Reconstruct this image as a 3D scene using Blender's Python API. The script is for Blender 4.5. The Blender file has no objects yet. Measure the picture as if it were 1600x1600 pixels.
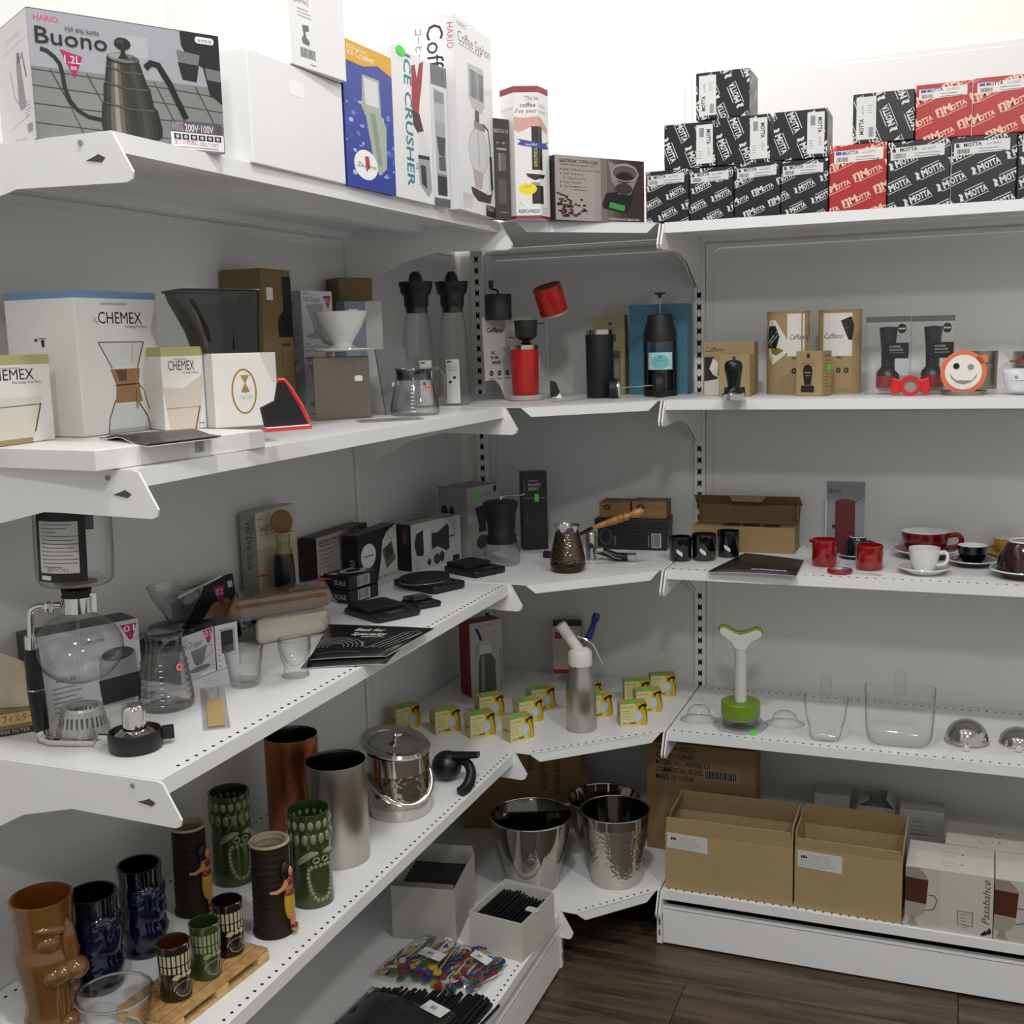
import bpy, bmesh, math, random
from mathutils import Vector, Matrix
random.seed(7)
sc = bpy.context.scene
COL = sc.collection
PI = math.pi
# ------------------------------------------------------------------ camera
CAM = Vector((1.0687, -2.4094, 1.1847))
YAW, PITCH, ROLL, FPX = -0.3777, -0.1486, -0.0278, 1765.74
_f = Vector((math.cos(PITCH)*math.sin(YAW), math.cos(PITCH)*math.cos(YAW), math.sin(PITCH)))
_r = Vector((math.cos(YAW), -math.sin(YAW), 0)); _u = _r.cross(_f)
RR = _r*math.cos(ROLL)+_u*math.sin(ROLL); UU = -_r*math.sin(ROLL)+_u*math.cos(ROLL); FF = _f
cam_d = bpy.data.cameras.new('camera'); cam = bpy.data.objects.new('camera', cam_d); COL.objects.link(cam)
cam_d.sensor_width = 36; cam_d.lens = FPX/1600*36; cam_d.clip_start = .02
M = Matrix((RR, UU, -FF)).transposed().to_4x4(); M.translation = CAM; cam.matrix_world = M
sc.camera = cam
# ------------------------------------------------------------------ light
sc.view_settings.view_transform = 'Standard'; sc.view_settings.look = 'None'
sc.view_settings.gamma = 1; sc.view_settings.use_curve_mapping = False
sc.view_settings.exposure = 0.15
w = bpy.data.worlds.new('room_light'); sc.world = w; w.use_nodes = True
w.node_tree.nodes['Background'].inputs[0].default_value = (1, .99, .97, 1)
w.node_tree.nodes['Background'].inputs[1].default_value = .45
def area(name, loc, target, size, power, col=(1, .99, .98), shape='DISK', size_y=None, spread=PI):
    d = bpy.data.lights.new(name, 'AREA'); d.shape = shape; d.size = size; d.energy = power; d.color = col; d.spread = spread
    if size_y: d.size_y = size_y
    o = bpy.data.objects.new(name, d); COL.objects.link(o); o.location = loc
    o.rotation_euler = (Vector(target)-Vector(loc)).to_track_quat('-Z', 'Y').to_euler(); return o
area('ceiling_spot', (0.80, -1.75, 2.45), (.75, -.9, .5), .16, 12)
area('ceiling_spot', (1.75, -1.75, 2.45), (1.6, -.8, .4), .16, 11)
area('ceiling_spot', (1.25, -3.1, 2.45), (1.0, -1.0, .5), .25, 16)
area('wall_strip', (.07, -.62, 2.44), (.03, -.62, 1.7), .05, 7.5, shape='RECTANGLE', size_y=1.1)
area('wall_strip', (.60, -.07, 2.44), (.60, -.03, 1.7), 1.0, 7, shape='RECTANGLE', size_y=.05)
# ------------------------------------------------------------------ geometry of the place
Z = [0, 1.3954, 1.0706, .7458, .4214, .1162]        # shelf heights, top to bottom
DL, DR, WL, WR, LB = .310, .320, .5216, .5528, 1.5087
D5L, D5R = .3953, .3745
REND = 1.56
CEIL = 2.47
# layout helpers: where a point of the photograph meets a plane of the room
def ray(px, py): return FF + RR*((px-800)/FPX) - UU*((py-800)/FPX)
def on(z, px, py): d = ray(px, py); return CAM + d*((z-CAM.z)/d.z)
def onx(x, px, py): d = ray(px, py); return CAM + d*((x-CAM.x)/d.x)
def ony(y, px, py): d = ray(px, py); return CAM + d*((y-CAM.y)/d.y)
def mpp(P): return (Vector(P)-CAM).dot(FF)/FPX
def top(P, py):
    d = Vector(P)-CAM; s = (800-py)/FPX
    return (s*d.dot(FF)-d.dot(UU))/(UU.z-s*FF.z)
def stand(z, cx, yb, wpx):
    C = on(z, cx, yb); r = wpx*mpp(C)/2
    v = Vector((C.x-CAM.x, C.y-CAM.y, 0)).normalized()
    C = C+v*r; return Vector((C.x, C.y, z)), r
def face_cam(P): return math.atan2(CAM.y-P[1], CAM.x-P[0])+PI/2      # rz so that local -y looks at the camera
# ------------------------------------------------------------------ materials
MATS = {}
def lin(c):
    if isinstance(c, str):
        c = [int(c[i:i+2], 16)/255 for i in (0, 2, 4)]
        return tuple(x/12.92 if x <= .04045 else ((x+.055)/1.055)**2.4 for x in c)
    return tuple(c)
def mat(name, c, rough=.5, metal=0, noise=0, nscale=40, bump=0, bscale=120, spec=.5, stretch=None, coat=0, ham=0):
    if name in MATS: return MATS[name]
    m = bpy.data.materials.new(name); m.use_nodes = True; nt = m.node_tree; b = nt.nodes['Principled BSDF']
    col = (*lin(c), 1)
    b.inputs['Base Color'].default_value = col; b.inputs['Roughness'].default_value = rough; b.inputs['Metallic'].default_value = metal
    b.inputs['Specular IOR Level'].default_value = spec; b.inputs['Coat Weight'].default_value = coat
    tc = nt.nodes.new('ShaderNodeTexCoord'); src = tc.outputs['Object']
    if stretch:
        mp = nt.nodes.new('ShaderNodeMapping'); mp.inputs['Scale'].default_value = stretch; nt.links.new(src, mp.inputs[0]); src = mp.outputs[0]
    if noise:
        n = nt.nodes.new('ShaderNodeTexNoise'); n.inputs['Scale'].default_value = nscale; n.inputs['Detail'].default_value = 4; nt.links.new(src, n.inputs[0])
        r = nt.nodes.new('ShaderNodeMapRange'); r.inputs[3].default_value = 1-noise; r.inputs[4].default_value = 1+noise
        nt.links.new(n.outputs[0], r.inputs[0])
        x = nt.nodes.new('ShaderNodeMix'); x.data_type = 'RGBA'; x.blend_type = 'MULTIPLY'; x.inputs[0].default_value = 1
        x.inputs[6].default_value = col; nt.links.new(r.outputs[0], x.inputs[7]); nt.links.new(x.outputs[2], b.inputs[0])
    if bump:
        n2 = nt.nodes.new('ShaderNodeTexNoise'); n2.inputs['Scale'].default_value = bscale; nt.links.new(src, n2.inputs[0])
        bp = nt.nodes.new('ShaderNodeBump'); bp.inputs['Strength'].default_value = bump; bp.inputs['Distance'].default_value = .002
        nt.links.new(n2.outputs[0], bp.inputs['Height']); nt.links.new(bp.outputs[0], b.inputs['Normal'])
    if ham:
        vo = nt.nodes.new('ShaderNodeTexVoronoi'); vo.feature = 'SMOOTH_F1'; vo.inputs['Scale'].default_value = ham; nt.links.new(src, vo.inputs['Vector'])
        bp = nt.nodes.new('ShaderNodeBump'); bp.inputs['Strength'].default_value = .9; bp.inputs['Distance'].default_value = .002
        nt.links.new(vo.outputs['Distance'], bp.inputs['Height']); nt.links.new(bp.outputs[0], b.inputs['Normal'])
    MATS[name] = m; return m
def glass(name, tint=(1, 1, 1), edge=.55, refl=.12, base=.04):
    """thin clear wall: mostly see-through, darker and more mirror-like where it turns away"""
    if name in MATS: return MATS[name]
    m = bpy.data.materials.new(name); m.use_nodes = True; nt = m.node_tree; nt.nodes.clear()
    out = nt.nodes.new('ShaderNodeOutputMaterial'); t1 = nt.nodes.new('ShaderNodeBsdfTransparent'); g = nt.nodes.new('ShaderNodeBsdfGlossy')
    g.inputs['Roughness'].default_value = .06; g.inputs[0].default_value = (.95, .95, .95, 1)
    lw = nt.nodes.new('ShaderNodeLayerWeight'); lw.inputs[0].default_value = .5
    cr = nt.nodes.new('ShaderNodeMix'); cr.data_type = 'RGBA'; cr.inputs[6].default_value = (*tint, 1); cr.inputs[7].default_value = tuple(edge*x for x in tint)+(1,)
    pw_ = nt.nodes.new('ShaderNodeMath'); pw_.operation = 'POWER'; pw_.inputs[1].default_value = 2.6; nt.links.new(lw.outputs['Facing'], pw_.inputs[0]); nt.links.new(pw_.outputs[0], cr.inputs[0]); nt.links.new(cr.outputs[2], t1.inputs[0])
    mr = nt.nodes.new('ShaderNodeMapRange'); mr.inputs[3].default_value = base; mr.inputs[4].default_value = base+refl
    nt.links.new(pw_.outputs[0], mr.inputs[0])
    mx = nt.nodes.new('ShaderNodeMixShader'); nt.links.new(mr.outputs[0], mx.inputs[0]); nt.links.new(t1.outputs[0], mx.inputs[1]); nt.links.new(g.outputs[0], mx.inputs[2])
    nt.links.new(mx.outputs[0], out.inputs[0]); MATS[name] = m; return m
def ink(c, rough=.45): return mat('ink_%s_%d' % (c, rough*100), c, rough)
def wood(name, c1, c2, scale=(3, 30, 30), rough=.5):
    if name in MATS: return MATS[name]
    m = mat(name, c1, rough); nt = m.node_tree; b = nt.nodes['Principled BSDF']
    tc = nt.nodes.new('ShaderNodeTexCoord'); mp = nt.nodes.new('ShaderNodeMapping'); mp.inputs['Scale'].default_value = scale
    n = nt.nodes.new('ShaderNodeTexNoise'); n.inputs['Scale'].default_value = 3; n.inputs['Detail'].default_value = 6; n.inputs['Distortion'].default_value = .6
    cr = nt.nodes.new('ShaderNodeValToRGB'); cr.color_ramp.elements[0].position = .35; cr.color_ramp.elements[1].position = .65
    cr.color_ramp.elements[0].color = (*lin(c1), 1); cr.color_ramp.elements[1].color = (*lin(c2), 1)
    oi = nt.nodes.new('ShaderNodeObjectInfo'); ad = nt.nodes.new('ShaderNodeVectorMath'); ad.operation = 'ADD'
    sm = nt.nodes.new('ShaderNodeMath'); sm.operation = 'MULTIPLY'; sm.inputs[1].default_value = 17
    nt.links.new(oi.outputs['Random'], sm.inputs[0]); nt.links.new(tc.outputs['Object'], mp.inputs[0]); nt.links.new(mp.outputs[0], ad.inputs[0]); nt.links.new(sm.outputs[0], ad.inputs[1])
    nt.links.new(ad.outputs[0], n.inputs[0]); nt.links.new(n.outputs[0], cr.inputs[0]); nt.links.new(cr.outputs[0], b.inputs[0]); return m
M_SHELF = mat('white_shelf_enamel', 'e6e6e6', .32, noise=.02, nscale=8)
M_PANEL = mat('white_back_panel', 'dadad8', .45, noise=.02, nscale=3, bump=.03, bscale=300)
M_WALL = mat('painted_wall', 'eceae6', .7, noise=.02, nscale=2)
M_DARK = mat('dark_opening', '0a0a0a', .8)
M_KRAFT = mat('kraft_card', '8f7751', .75, noise=.10, nscale=25, bump=.08, bscale=200)
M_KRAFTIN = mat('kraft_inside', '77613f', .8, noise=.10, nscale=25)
M_CARD = mat('white_card', 'e9e8e6', .4, noise=.02)
M_BLACKCARD = mat('black_card', '121316', .38, noise=.1)
M_BLACK = mat('black_plastic', '0b0b0c', .35)
M_RUBBER = mat('black_matte', '101112', .6)
M_STEEL = mat('polished_steel', 'c9c7c2', .09, 1)
M_BRUSHED = mat('brushed_steel', 'b9b6b0', .28, 1, bump=.15, bscale=60, stretch=(60, 60, .6))
M_CHROME = mat('chrome', 'd8d6d2', .05, 1)
M_GLASS = glass('clear_glass', edge=.45, refl=.35, base=.045)
M_ACRYL = glass('clear_acrylic', edge=.38, refl=.30, base=.05)
M_FILM = glass('clear_film', edge=.85, refl=.22, base=.05)
M_CRINK = glass('crinkled_film', edge=.8, refl=.5, base=.11)
M_TAG = mat('white_tag', 'f2f2f0', .5)
M_GREEN = mat('green_sticker', '35e02a', .5)
# ------------------------------------------------------------------ mesh builders
class MB:
    def __init__(s): s.v = []; s.f = []; s.m = []
    def add(s, vs, fs, mi=0):
        o = len(s.v); s.v += [tuple(v) for v in vs]; s.f += [tuple(i+o for i in f) for f in fs]; s.m += [mi]*len(fs); return s
    def box(s, x0, y0, z0, x1, y1, z1, mi=0):
        return s.add([(x0, y0, z0), (x1, y0, z0), (x1, y1, z0), (x0, y1, z0), (x0, y0, z1), (x1, y0, z1), (x1, y1, z1), (x0, y1, z1)],
                     [(0, 3, 2, 1), (4, 5, 6, 7), (0, 1, 5, 4), (1, 2, 6, 5), (2, 3, 7, 6), (3, 0, 4, 7)], mi)
    def prism(s, pts, z0, z1, mi=0, xf=None):
        n = len(pts); vs = [(x, y, z0) for x, y in pts]+[(x, y, z1) for x, y in pts]
        if xf: vs = [xf(*v) for v in vs]
        return s.add(vs, [tuple(range(n-1, -1, -1)), tuple(range(n, 2*n))]+[(i, (i+1) % n, n+(i+1) % n, n+i) for i in range(n)], mi)
    def lathe(s, prof, seg=32, mi=0, xf=None, sx=1, sy=1, a0=0, a1=2*PI):
        full = abs(a1-a0-2*PI) < 1e-6; n = seg if full else seg+1; vs = []; fs = []
        for r, z in prof:
            for k in range(n):
                a = a0+(a1-a0)*k/seg; vs.append((r*math.cos(a)*sx, r*math.sin(a)*sy, z))
        for i in range(len(prof)-1):
            for k in range(seg):
                k2 = (k+1) % n; fs.append((i*n+k, i*n+k2, (i+1)*n+k2, (i+1)*n+k))
        if xf: vs = [xf(*v) for v in vs]
        return s.add(vs, fs, mi)
    def tube(s, path, r, seg=8, mi=0, closed=False, rads=None, flat=1):
        path = [Vector(p) for p in path]; n = len(path); vs = []; fs = []
        up = Vector((0, 0, 1)); px = None
        for i, p in enumerate(path):
            t = (path[(i+1) % n]-path[i-1]) if closed else (path[min(i+1, n-1)]-path[max(i-1, 0)])
            t.normalize()
            a = t.cross(up) if px is None else px-t*px.dot(t)
            if a.length < 1e-4: a = t.cross(Vector((1, 0, 0)))
            a.normalize(); px = a; b = t.cross(a); q = rads[i] if rads else r
            for k in range(seg):
                an = 2*PI*k/seg; vs.append(p+a*(q*math.cos(an))+b*(q*flat*math.sin(an)))
        for i in range(n if closed else n-1):
            j = (i+1) % n
            for k in range(seg):
                k2 = (k+1) % seg; fs.append((i*seg+k, i*seg+k2, j*seg+k2, j*seg+k))
        if not closed: fs += [tuple(range(seg-1, -1, -1)), tuple(range((n-1)*seg, n*seg))]
        return s.add(vs, fs, mi)
    def xf(s, M):
        s.v = [tuple(M @ Vector(v)) for v in s.v]; return s
    def mesh(s, name, mats, smooth=False, ang=40):
        me = bpy.data.meshes.new(name); me.from_pydata(s.v, [], s.f)
        for m in (mats if isinstance(mats, (list, tuple)) else [mats]): me.materials.append(m)
        me.polygons.foreach_set('material_index', s.m); me.update()
        bm = bmesh.new(); bm.from_mesh(me); bmesh.ops.remove_doubles(bm, verts=bm.verts, dist=1e-6)
        bmesh.ops.recalc_face_normals(bm, faces=bm.faces)
        if smooth:
            for f in bm.faces: f.smooth = True
            for e in bm.edges:
                if len(e.link_faces) == 2 and e.calc_face_angle(0) > math.radians(ang): e.smooth = False
        bm.to_mesh(me); bm.free(); return me
    def obj(s, name, mats, parent=None, loc=(0, 0, 0), rz=0, smooth=False, bevel=0, ang=40, seg=2):
        return link(name, s.mesh(name, mats, smooth, ang), parent, loc, rz, bevel, seg)
def link(name, me, parent=None, loc=(0, 0, 0), rz=0, bevel=0, seg=2):
    o = bpy.data.objects.new(name, me); COL.objects.link(o); o.location = loc
    o.rotation_euler = rz if isinstance(rz, (tuple, list)) else (0, 0, rz)
    if parent: o.parent = parent
    if bevel:
        b = o.modifiers.new('bevel', 'BEVEL'); b.width = bevel; b.segments = seg; b.limit_method = 'ANGLE'; b.angle_limit = math.radians(50)
        b.harden_normals = False
    return o
def tag(o, label, cat, group=None, kind=None):
    if label: o['label'] = label
    if cat: o['category'] = cat
    if group: o['group'] = group
    if kind: o['kind'] = kind
    return o
def thing(name, label, cat, loc=(0, 0, 0), rz=0, group=None):
    return tag(link(name, None, None, loc, rz), label, cat, group)
def dup(root, loc, rz=None, label=None, group=None):
    r = root.copy(); COL.objects.link(r); r.location = loc
    if rz is not None: r.rotation_euler = (0, 0, rz)
    if label: r['label'] = label
    if group: r['group'] = group
    for ch in list(root.children):
        c = ch.copy(); COL.objects.link(c); c.parent = r
        for g in ch.children:
            d = g.copy(); COL.objects.link(d); d.parent = c
    return r
def struct(o): o['kind'] = 'structure'; return o
def shell(outer, t, seg=32):
    """closed wall of revolution from an outer profile [(r,z) bottom to top] with thickness t"""
    inner = [(max(r-t, .0001), z) for r, z in outer]
    inner[0] = (inner[0][0], outer[0][1]+t)
    return [(0.0001, outer[0][1])]+outer+inner[::-1]+[(0.0001, outer[0][1]+t)]
def smoothp(pts, n=4):
    """Catmull-Rom through profile points"""
    out = []
    for i in range(len(pts)-1):
        p0 = pts[max(i-1, 0)]; p1 = pts[i]; p2 = pts[i+1]; p3 = pts[min(i+2, len(pts)-1)]
        for k in range(n):
            t = k/n
            out.append(tuple(.5*((2*b)+(-a+c)*t+(2*a-5*b+4*c-d)*t*t+(-a+3*b-3*c+d)*t**3) for a, b, c, d in zip(p0, p1, p2, p3)))
    return out+[tuple(pts[-1])]
def disc(r, n=24, cx=0, cy=0, ry=None): return [(cx+r*math.cos(2*PI*k/n), cy+(ry or r)*math.sin(2*PI*k/n)) for k in range(n)]
def rrect(x0, y0, x1, y1, r, n=5):
    o = []
    for cx, cy, a in ((x1-r, y0+r, -PI/2), (x1-r, y1-r, 0), (x0+r, y1-r, PI/2), (x0+r, y0+r, PI)):
        o += [(cx+r*math.cos(a+PI/2*k/n), cy+r*math.sin(a+PI/2*k/n)) for k in range(n+1)]
    return o
# ------------------------------------------------------------------ printing on faces
_tx = {}
def textgeo(s, shear=0, bold=0, sp=1):
    k = (s, shear, bold, sp)
    if k not in _tx:
        c = bpy.data.curves.new('lettering', 'FONT'); c.body = s; c.size = 1; c.shear = shear; c.offset = bold; c.space_character = sp; c.resolution_u = 2
        c.fill_mode = 'FRONT' if hasattr(c, 'fill_mode') else c.fill_mode
        o = bpy.data.objects.new('lettering', c); COL.objects.link(o)
        dg = bpy.context.evaluated_depsgraph_get(); me = o.evaluated_get(dg).to_mesh()
        vs = [(v.co.x, v.co.y) for v in me.vertices]; fs = [tuple(p.vertices) for p in me.polygons]
        bpy.data.objects.remove(o); bpy.data.curves.remove(c)
        if vs: x0 = min(v[0] for v in vs); x1 = max(v[0] for v in vs); y1 = max(v[1] for v in vs); y0 = min(v[1] for v in vs)
        else: x0 = x1 = y0 = y1 = 0
        _tx[k] = (vs, fs, x0, x1, y0, y1)
    return _tx[k]
class Face:
    """flat print on a w x h face; u to the right, v up, metres"""
    def __init__(s, w, h): s.w = w; s.h = h; s.items = []
    def poly(s, pts, c, rough=.45): s.items.append(([tuple(p) for p in pts], [tuple(range(len(pts)))], c, rough)); return s
    def rect(s, u0, v0, u1, v1, c, rough=.45): return s.poly([(u0, v0), (u1, v0), (u1, v1), (u0, v1)], c, rough)
    def R(s, u0, v0, u1, v1, c, rough=.45): return s.rect(u0*s.w, v0*s.h, u1*s.w, v1*s.h, c, rough)      # in fractions
    def P(s, pts, c): return s.poly([(u*s.w, v*s.h) for u, v in pts], c)
    def ell(s, u, v, ru, rv, c, n=24): return s.poly(disc(ru*s.w, n, u*s.w, v*s.h, rv*s.h), c)
    def ring(s, u, v, ru, rv, t, c, n=32):
        a = disc(ru*s.w, n, u*s.w, v*s.h, rv*s.h); b = disc(ru*s.w-t, n, u*s.w, v*s.h, rv*s.h-t)
        s.items.append((a+b, [(i, (i+1) % n, n+(i+1) % n, n+i) for i in range(n)], c, .45)); return s
    def line(s, pts, t, c):
        pts = [Vector((u*s.w, v*s.h)) for u, v in pts]; vs = []
        for i, p in enumerate(pts):
            d = pts[min(i+1, len(pts)-1)]-pts[max(i-1, 0)]; d.normalize(); n = Vector((-d.y, d.x))*t/2; vs += [p+n, p-n]
        s.items.append(([tuple(v) for v in vs], [(2*i, 2*i+1, 2*i+3, 2*i+2) for i in range(len(pts)-1)], c, .45)); return s
    def text(s, t, u, v, size, c, rot=0, align='l', width=None, shear=0, bold=0, sp=1):
        """u,v fractions of the anchor; size cap-height in metres; width fits the text to that many metres"""
        vs, fs, x0, x1, y0, y1 = textgeo(t, shear, bold, sp)
        if not vs: return s
        k = size/.7; kx = k if width is None else width/(x1-x0)
        ax = {'l': x0, 'c': (x0+x1)/2, 'r': x1}[align]; ca, sa = math.cos(rot), math.sin(rot); o = []
        for x, y in vs:
            x = (x-ax)*kx; y = y*k; o.append((u*s.w+x*ca-y*sa, v*s.h+x*sa+y*ca))
        s.items.append((o, fs, c, .45)); return s
    def shade(s, rows, greys):
        """round metal body drawn in upright tone stripes; rows (v, left u, right u) from the top down"""
        n = len(greys)
        for k, g in enumerate(greys):
            a = [(l+(r-l)*k/n, v) for v, l, r in rows]; b = [(l+(r-l)*(k+1)/n, v) for v, l, r in rows]; s.P(a+b[::-1], g)
        return s
    def lines(s, u, v, n, length, gap, t, c, rng=None):
        rng = rng or random.Random(n*7+int(u*100))
        for i in range(n): s.rect(u*s.w, v*s.h-i*gap, u*s.w+length*rng.uniform(.7, 1), v*s.h-i*gap+t, c)
        return s
    def barcode(s, u0, v0, u1, v1, c='161616'):
        rng = random.Random(int(u0*1000)+int(v0*77)); x = u0*s.w; e = u1*s.w; st = (e-x)/26
        while x < e-st:
            b = st*rng.choice((.5, .8, 1.3)); s.rect(x, v0*s.h, x+b, v1*s.h, c); x += b+st*rng.choice((.6, .9))
        return s
    def build(s, name, parent, side='front', dims=None, curve=None, z0=0):
        """dims (w,d,h) of the box it is printed on"""
        w, d, h = dims if dims else (s.w, 0, s.h); mats = []; V = []; F = []; MI = []
        done = []
        for (vs, fs, c, rg) in s.items:
            bb = (min(v[0] for v in vs), min(v[1] for v in vs), max(v[0] for v in vs), max(v[1] for v in vs))
            if bb[2] < 0 or bb[3] < 0 or bb[0] > s.w or bb[1] > s.h: continue
            li = 0
            for b2, l2, c2 in done:
                if b2[0] < bb[2] and b2[2] > bb[0] and b2[1] < bb[3] and b2[3] > bb[1]: li = max(li, l2+1)
            li = min(li, 24); done.append((bb, li, c))
            m = c if not isinstance(c, str) else ink(c, rg)
            if m not in mats: mats.append(m)
            bm = bmesh.new(); bv = [bm.verts.new((x, y, 0)) for x, y in vs]
            for f in fs:
                try: bm.faces.new([bv[i] for i in f])
                except Exception: pass
            xs = [v[0] for v in vs]; ys = [v[1] for v in vs]
            for co, no, need in (((0, 0, 0), (-1, 0, 0), min(xs) < 0), ((s.w, 0, 0), (1, 0, 0), max(xs) > s.w), ((0, 0, 0), (0, -1, 0), min(ys) < 0), ((0, s.h, 0), (0, 1, 0), max(ys) > s.h)):
                if need: bmesh.ops.bisect_plane(bm, geom=bm.verts[:]+bm.edges[:]+bm.faces[:], dist=1e-7, plane_co=co, plane_no=no, clear_outer=True)
            if curve:
                n = 10
                for k in range(1, n): bmesh.ops.bisect_plane(bm, geom=bm.verts[:]+bm.edges[:]+bm.faces[:], dist=1e-7, plane_co=(s.w*k/n, 0, 0), plane_no=(1, 0, 0))
            e = .0002+.00005*li; bm.verts.index_update(); o = len(V)
            for v in bm.verts:
                u, t = v.co.x, v.co.y
                if curve: V.append(curve(u, t, e))
                elif side == 'front': V.append((u-w/2, -d/2-e, t+z0))
                elif side == 'back': V.append((w/2-u, d/2+e, t+z0))
                elif side == 'left': V.append((-w/2-e, d/2-u, t+z0))
                elif side == 'right': V.append((w/2+e, u-d/2, t+z0))
                elif side == 'top': V.append((u-w/2, t-d/2, h+e+z0))
            for f in bm.faces: F.append(tuple(o+v.index for v in f.verts)); MI.append(mats.index(m))
            bm.free()
        me = bpy.data.meshes.new(name); me.from_pydata(V, [], F)
        for m in mats: me.materials.append(m)
        me.polygons.foreach_set('material_index', MI); me.update()
        return link(name, me, parent)
def carton(name, label, A, B, h, d, m, group=None, cat='box', bevel=.0012, z=None):
    """closed box; A,B base corners of its front face (left, right as seen from the front)"""
    A = Vector(A); B = Vector(B); z = A.z if z is None else z
    e = Vector((B.x-A.x, B.y-A.y, 0)); w = e.length; e.normalize(); n = Vector((-e.y, e.x, 0)); c = (A+B)/2+n*(d/2)
    o = MB().box(-w/2, -d/2, 0, w/2, d/2, h).obj(name, m, None, (c.x, c.y, z), math.atan2(e.y, e.x), bevel=bevel)
    tag(o, label, cat, group);
    DIM[o.name] = (w, d, h); return o
DIM = {}
# ================================================================== the setting
def vplate(name, pts, axis, at, t, m, parent=None):
    """plate from a 2-d outline in a vertical plane"""
    b = MB(); b.prism(pts, at-t/2, at+t/2, xf=(lambda x, y, z: (x, z, y)) if axis == 'y' else (lambda x, y, z: (z, x, y)))
    return b
YB = -3.9; XR = 3.4
M_FAR = mat('shop_wall_grey', '8f8d8a', .7, noise=.03, nscale=2)
floor = struct(MB().box(-.2, YB, -.06, XR, .2, -.004).obj('floor', mat('floor_joint', '15110e', .8)))
wr_ = struct(MB().box(-.05, .004, 0, XR, .1, CEIL).obj('wall_right', M_WALL))
wl_ = struct(MB().box(-.1, YB, 0, -.004, .1, CEIL).obj('wall_left', M_WALL))
struct(MB().box(-.1, YB, CEIL, XR, .1, CEIL+.05).obj('ceiling', mat('ceiling_paint', 'f0eeea', .8)))
# floor planks, staggered, running along the diagonal aisle
M_FLOOR = wood('dark_oak_laminate', '31271f', '5f5042', (1.2, 14, 14), .42)
pm = {}
for i in range(11):
    y1 = -.30-i*.19; x = -.1-(i*.47) % 1.1; k = 0
    while x < 2.6:
        L = 1.2; x0 = max(x, .02); x1 = min(x+L, 2.6)
        if x1-x0 > .05:
            key = round(x1-x0, 3)
            if key not in pm: pm[key] = MB().box(0, -.1885, -.004, key-.0015, 0, 0).mesh('plank', M_FLOOR)
            p = link('plank', pm[key], floor, (x0, y1, 0), 0)
        x += L
# back panels: sheets with a raised, round-cornered field
def panel(wall, side, a0, a1, z0, z1):
    b = MB(); g = .0015
    for pts, d0, d1 in ((rrect(a0+g, z0+g, a1-g, z1-g, .002, 2), -.004, 0), (rrect(a0+.018, z0+.012, a1-.018, z1-.012, .016, 5), 0, .0016)):
        if side == 'r': b.prism(pts, d0, d1, xf=lambda x, y, z: (x, -z, y))
        else: b.prism(pts, d0, d1, xf=lambda x, y, z: (z, -x, y))
    b.obj('panel', M_PANEL, wall, bevel=.0008)
zs = [.02, .36, .70, 1.04, 1.38, 1.72]
for z0, z1 in zip(zs, zs[1:]):
    panel(wr_, 'r', .062, WR-.012, z0, z1); panel(wr_, 'r', WR+.012, REND-.01, z0, z1)
    panel(wl_, 'l', .02, WL-.004, z0, z1); panel(wl_, 'l', WL+.004, LB+.01, z0, z1); panel(wl_, 'l', LB+.03, LB+1.0, z0, z1)
# uprights with slots
slot_me = None
def upright(label, side, a, wd, z1, slots=True):
    u = thing('upright', label, 'upright', (a, -.001, 0) if side == 'r' else (.001, -a, 0), 0 if side == 'r' else PI/2)
    MB().box(-wd/2, -.003, 0, wd/2, .004, z1).obj('post', M_SHELF, u)
    if slots:
        me = MB(); w2 = .0042
        me.prism([(-w2, 0), (-w2*.2, .004), (w2*.2, .004), (w2, 0), (w2, .0165), (w2*.2, .0125), (-w2*.2, .0125), (-w2, .0165)], -.0034, -.0029, xf=lambda x, y, z: (x, z, y))
        me = me.mesh('slot', M_DARK); z = .14
        while z < Z[1]-.03:
            link('slot', me, u, (0, 0, z)); z += .025
    return u
upright('slotted white upright between the corner bay and the right-hand bay', 'r', WR, .024, 1.74)
upright('slotted white upright close to the inner corner', 'r', .044, .03, 1.74)
upright('plain upright edge on the left wall behind the long left shelves', 'l', WL, .006, 1.74, False)
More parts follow.
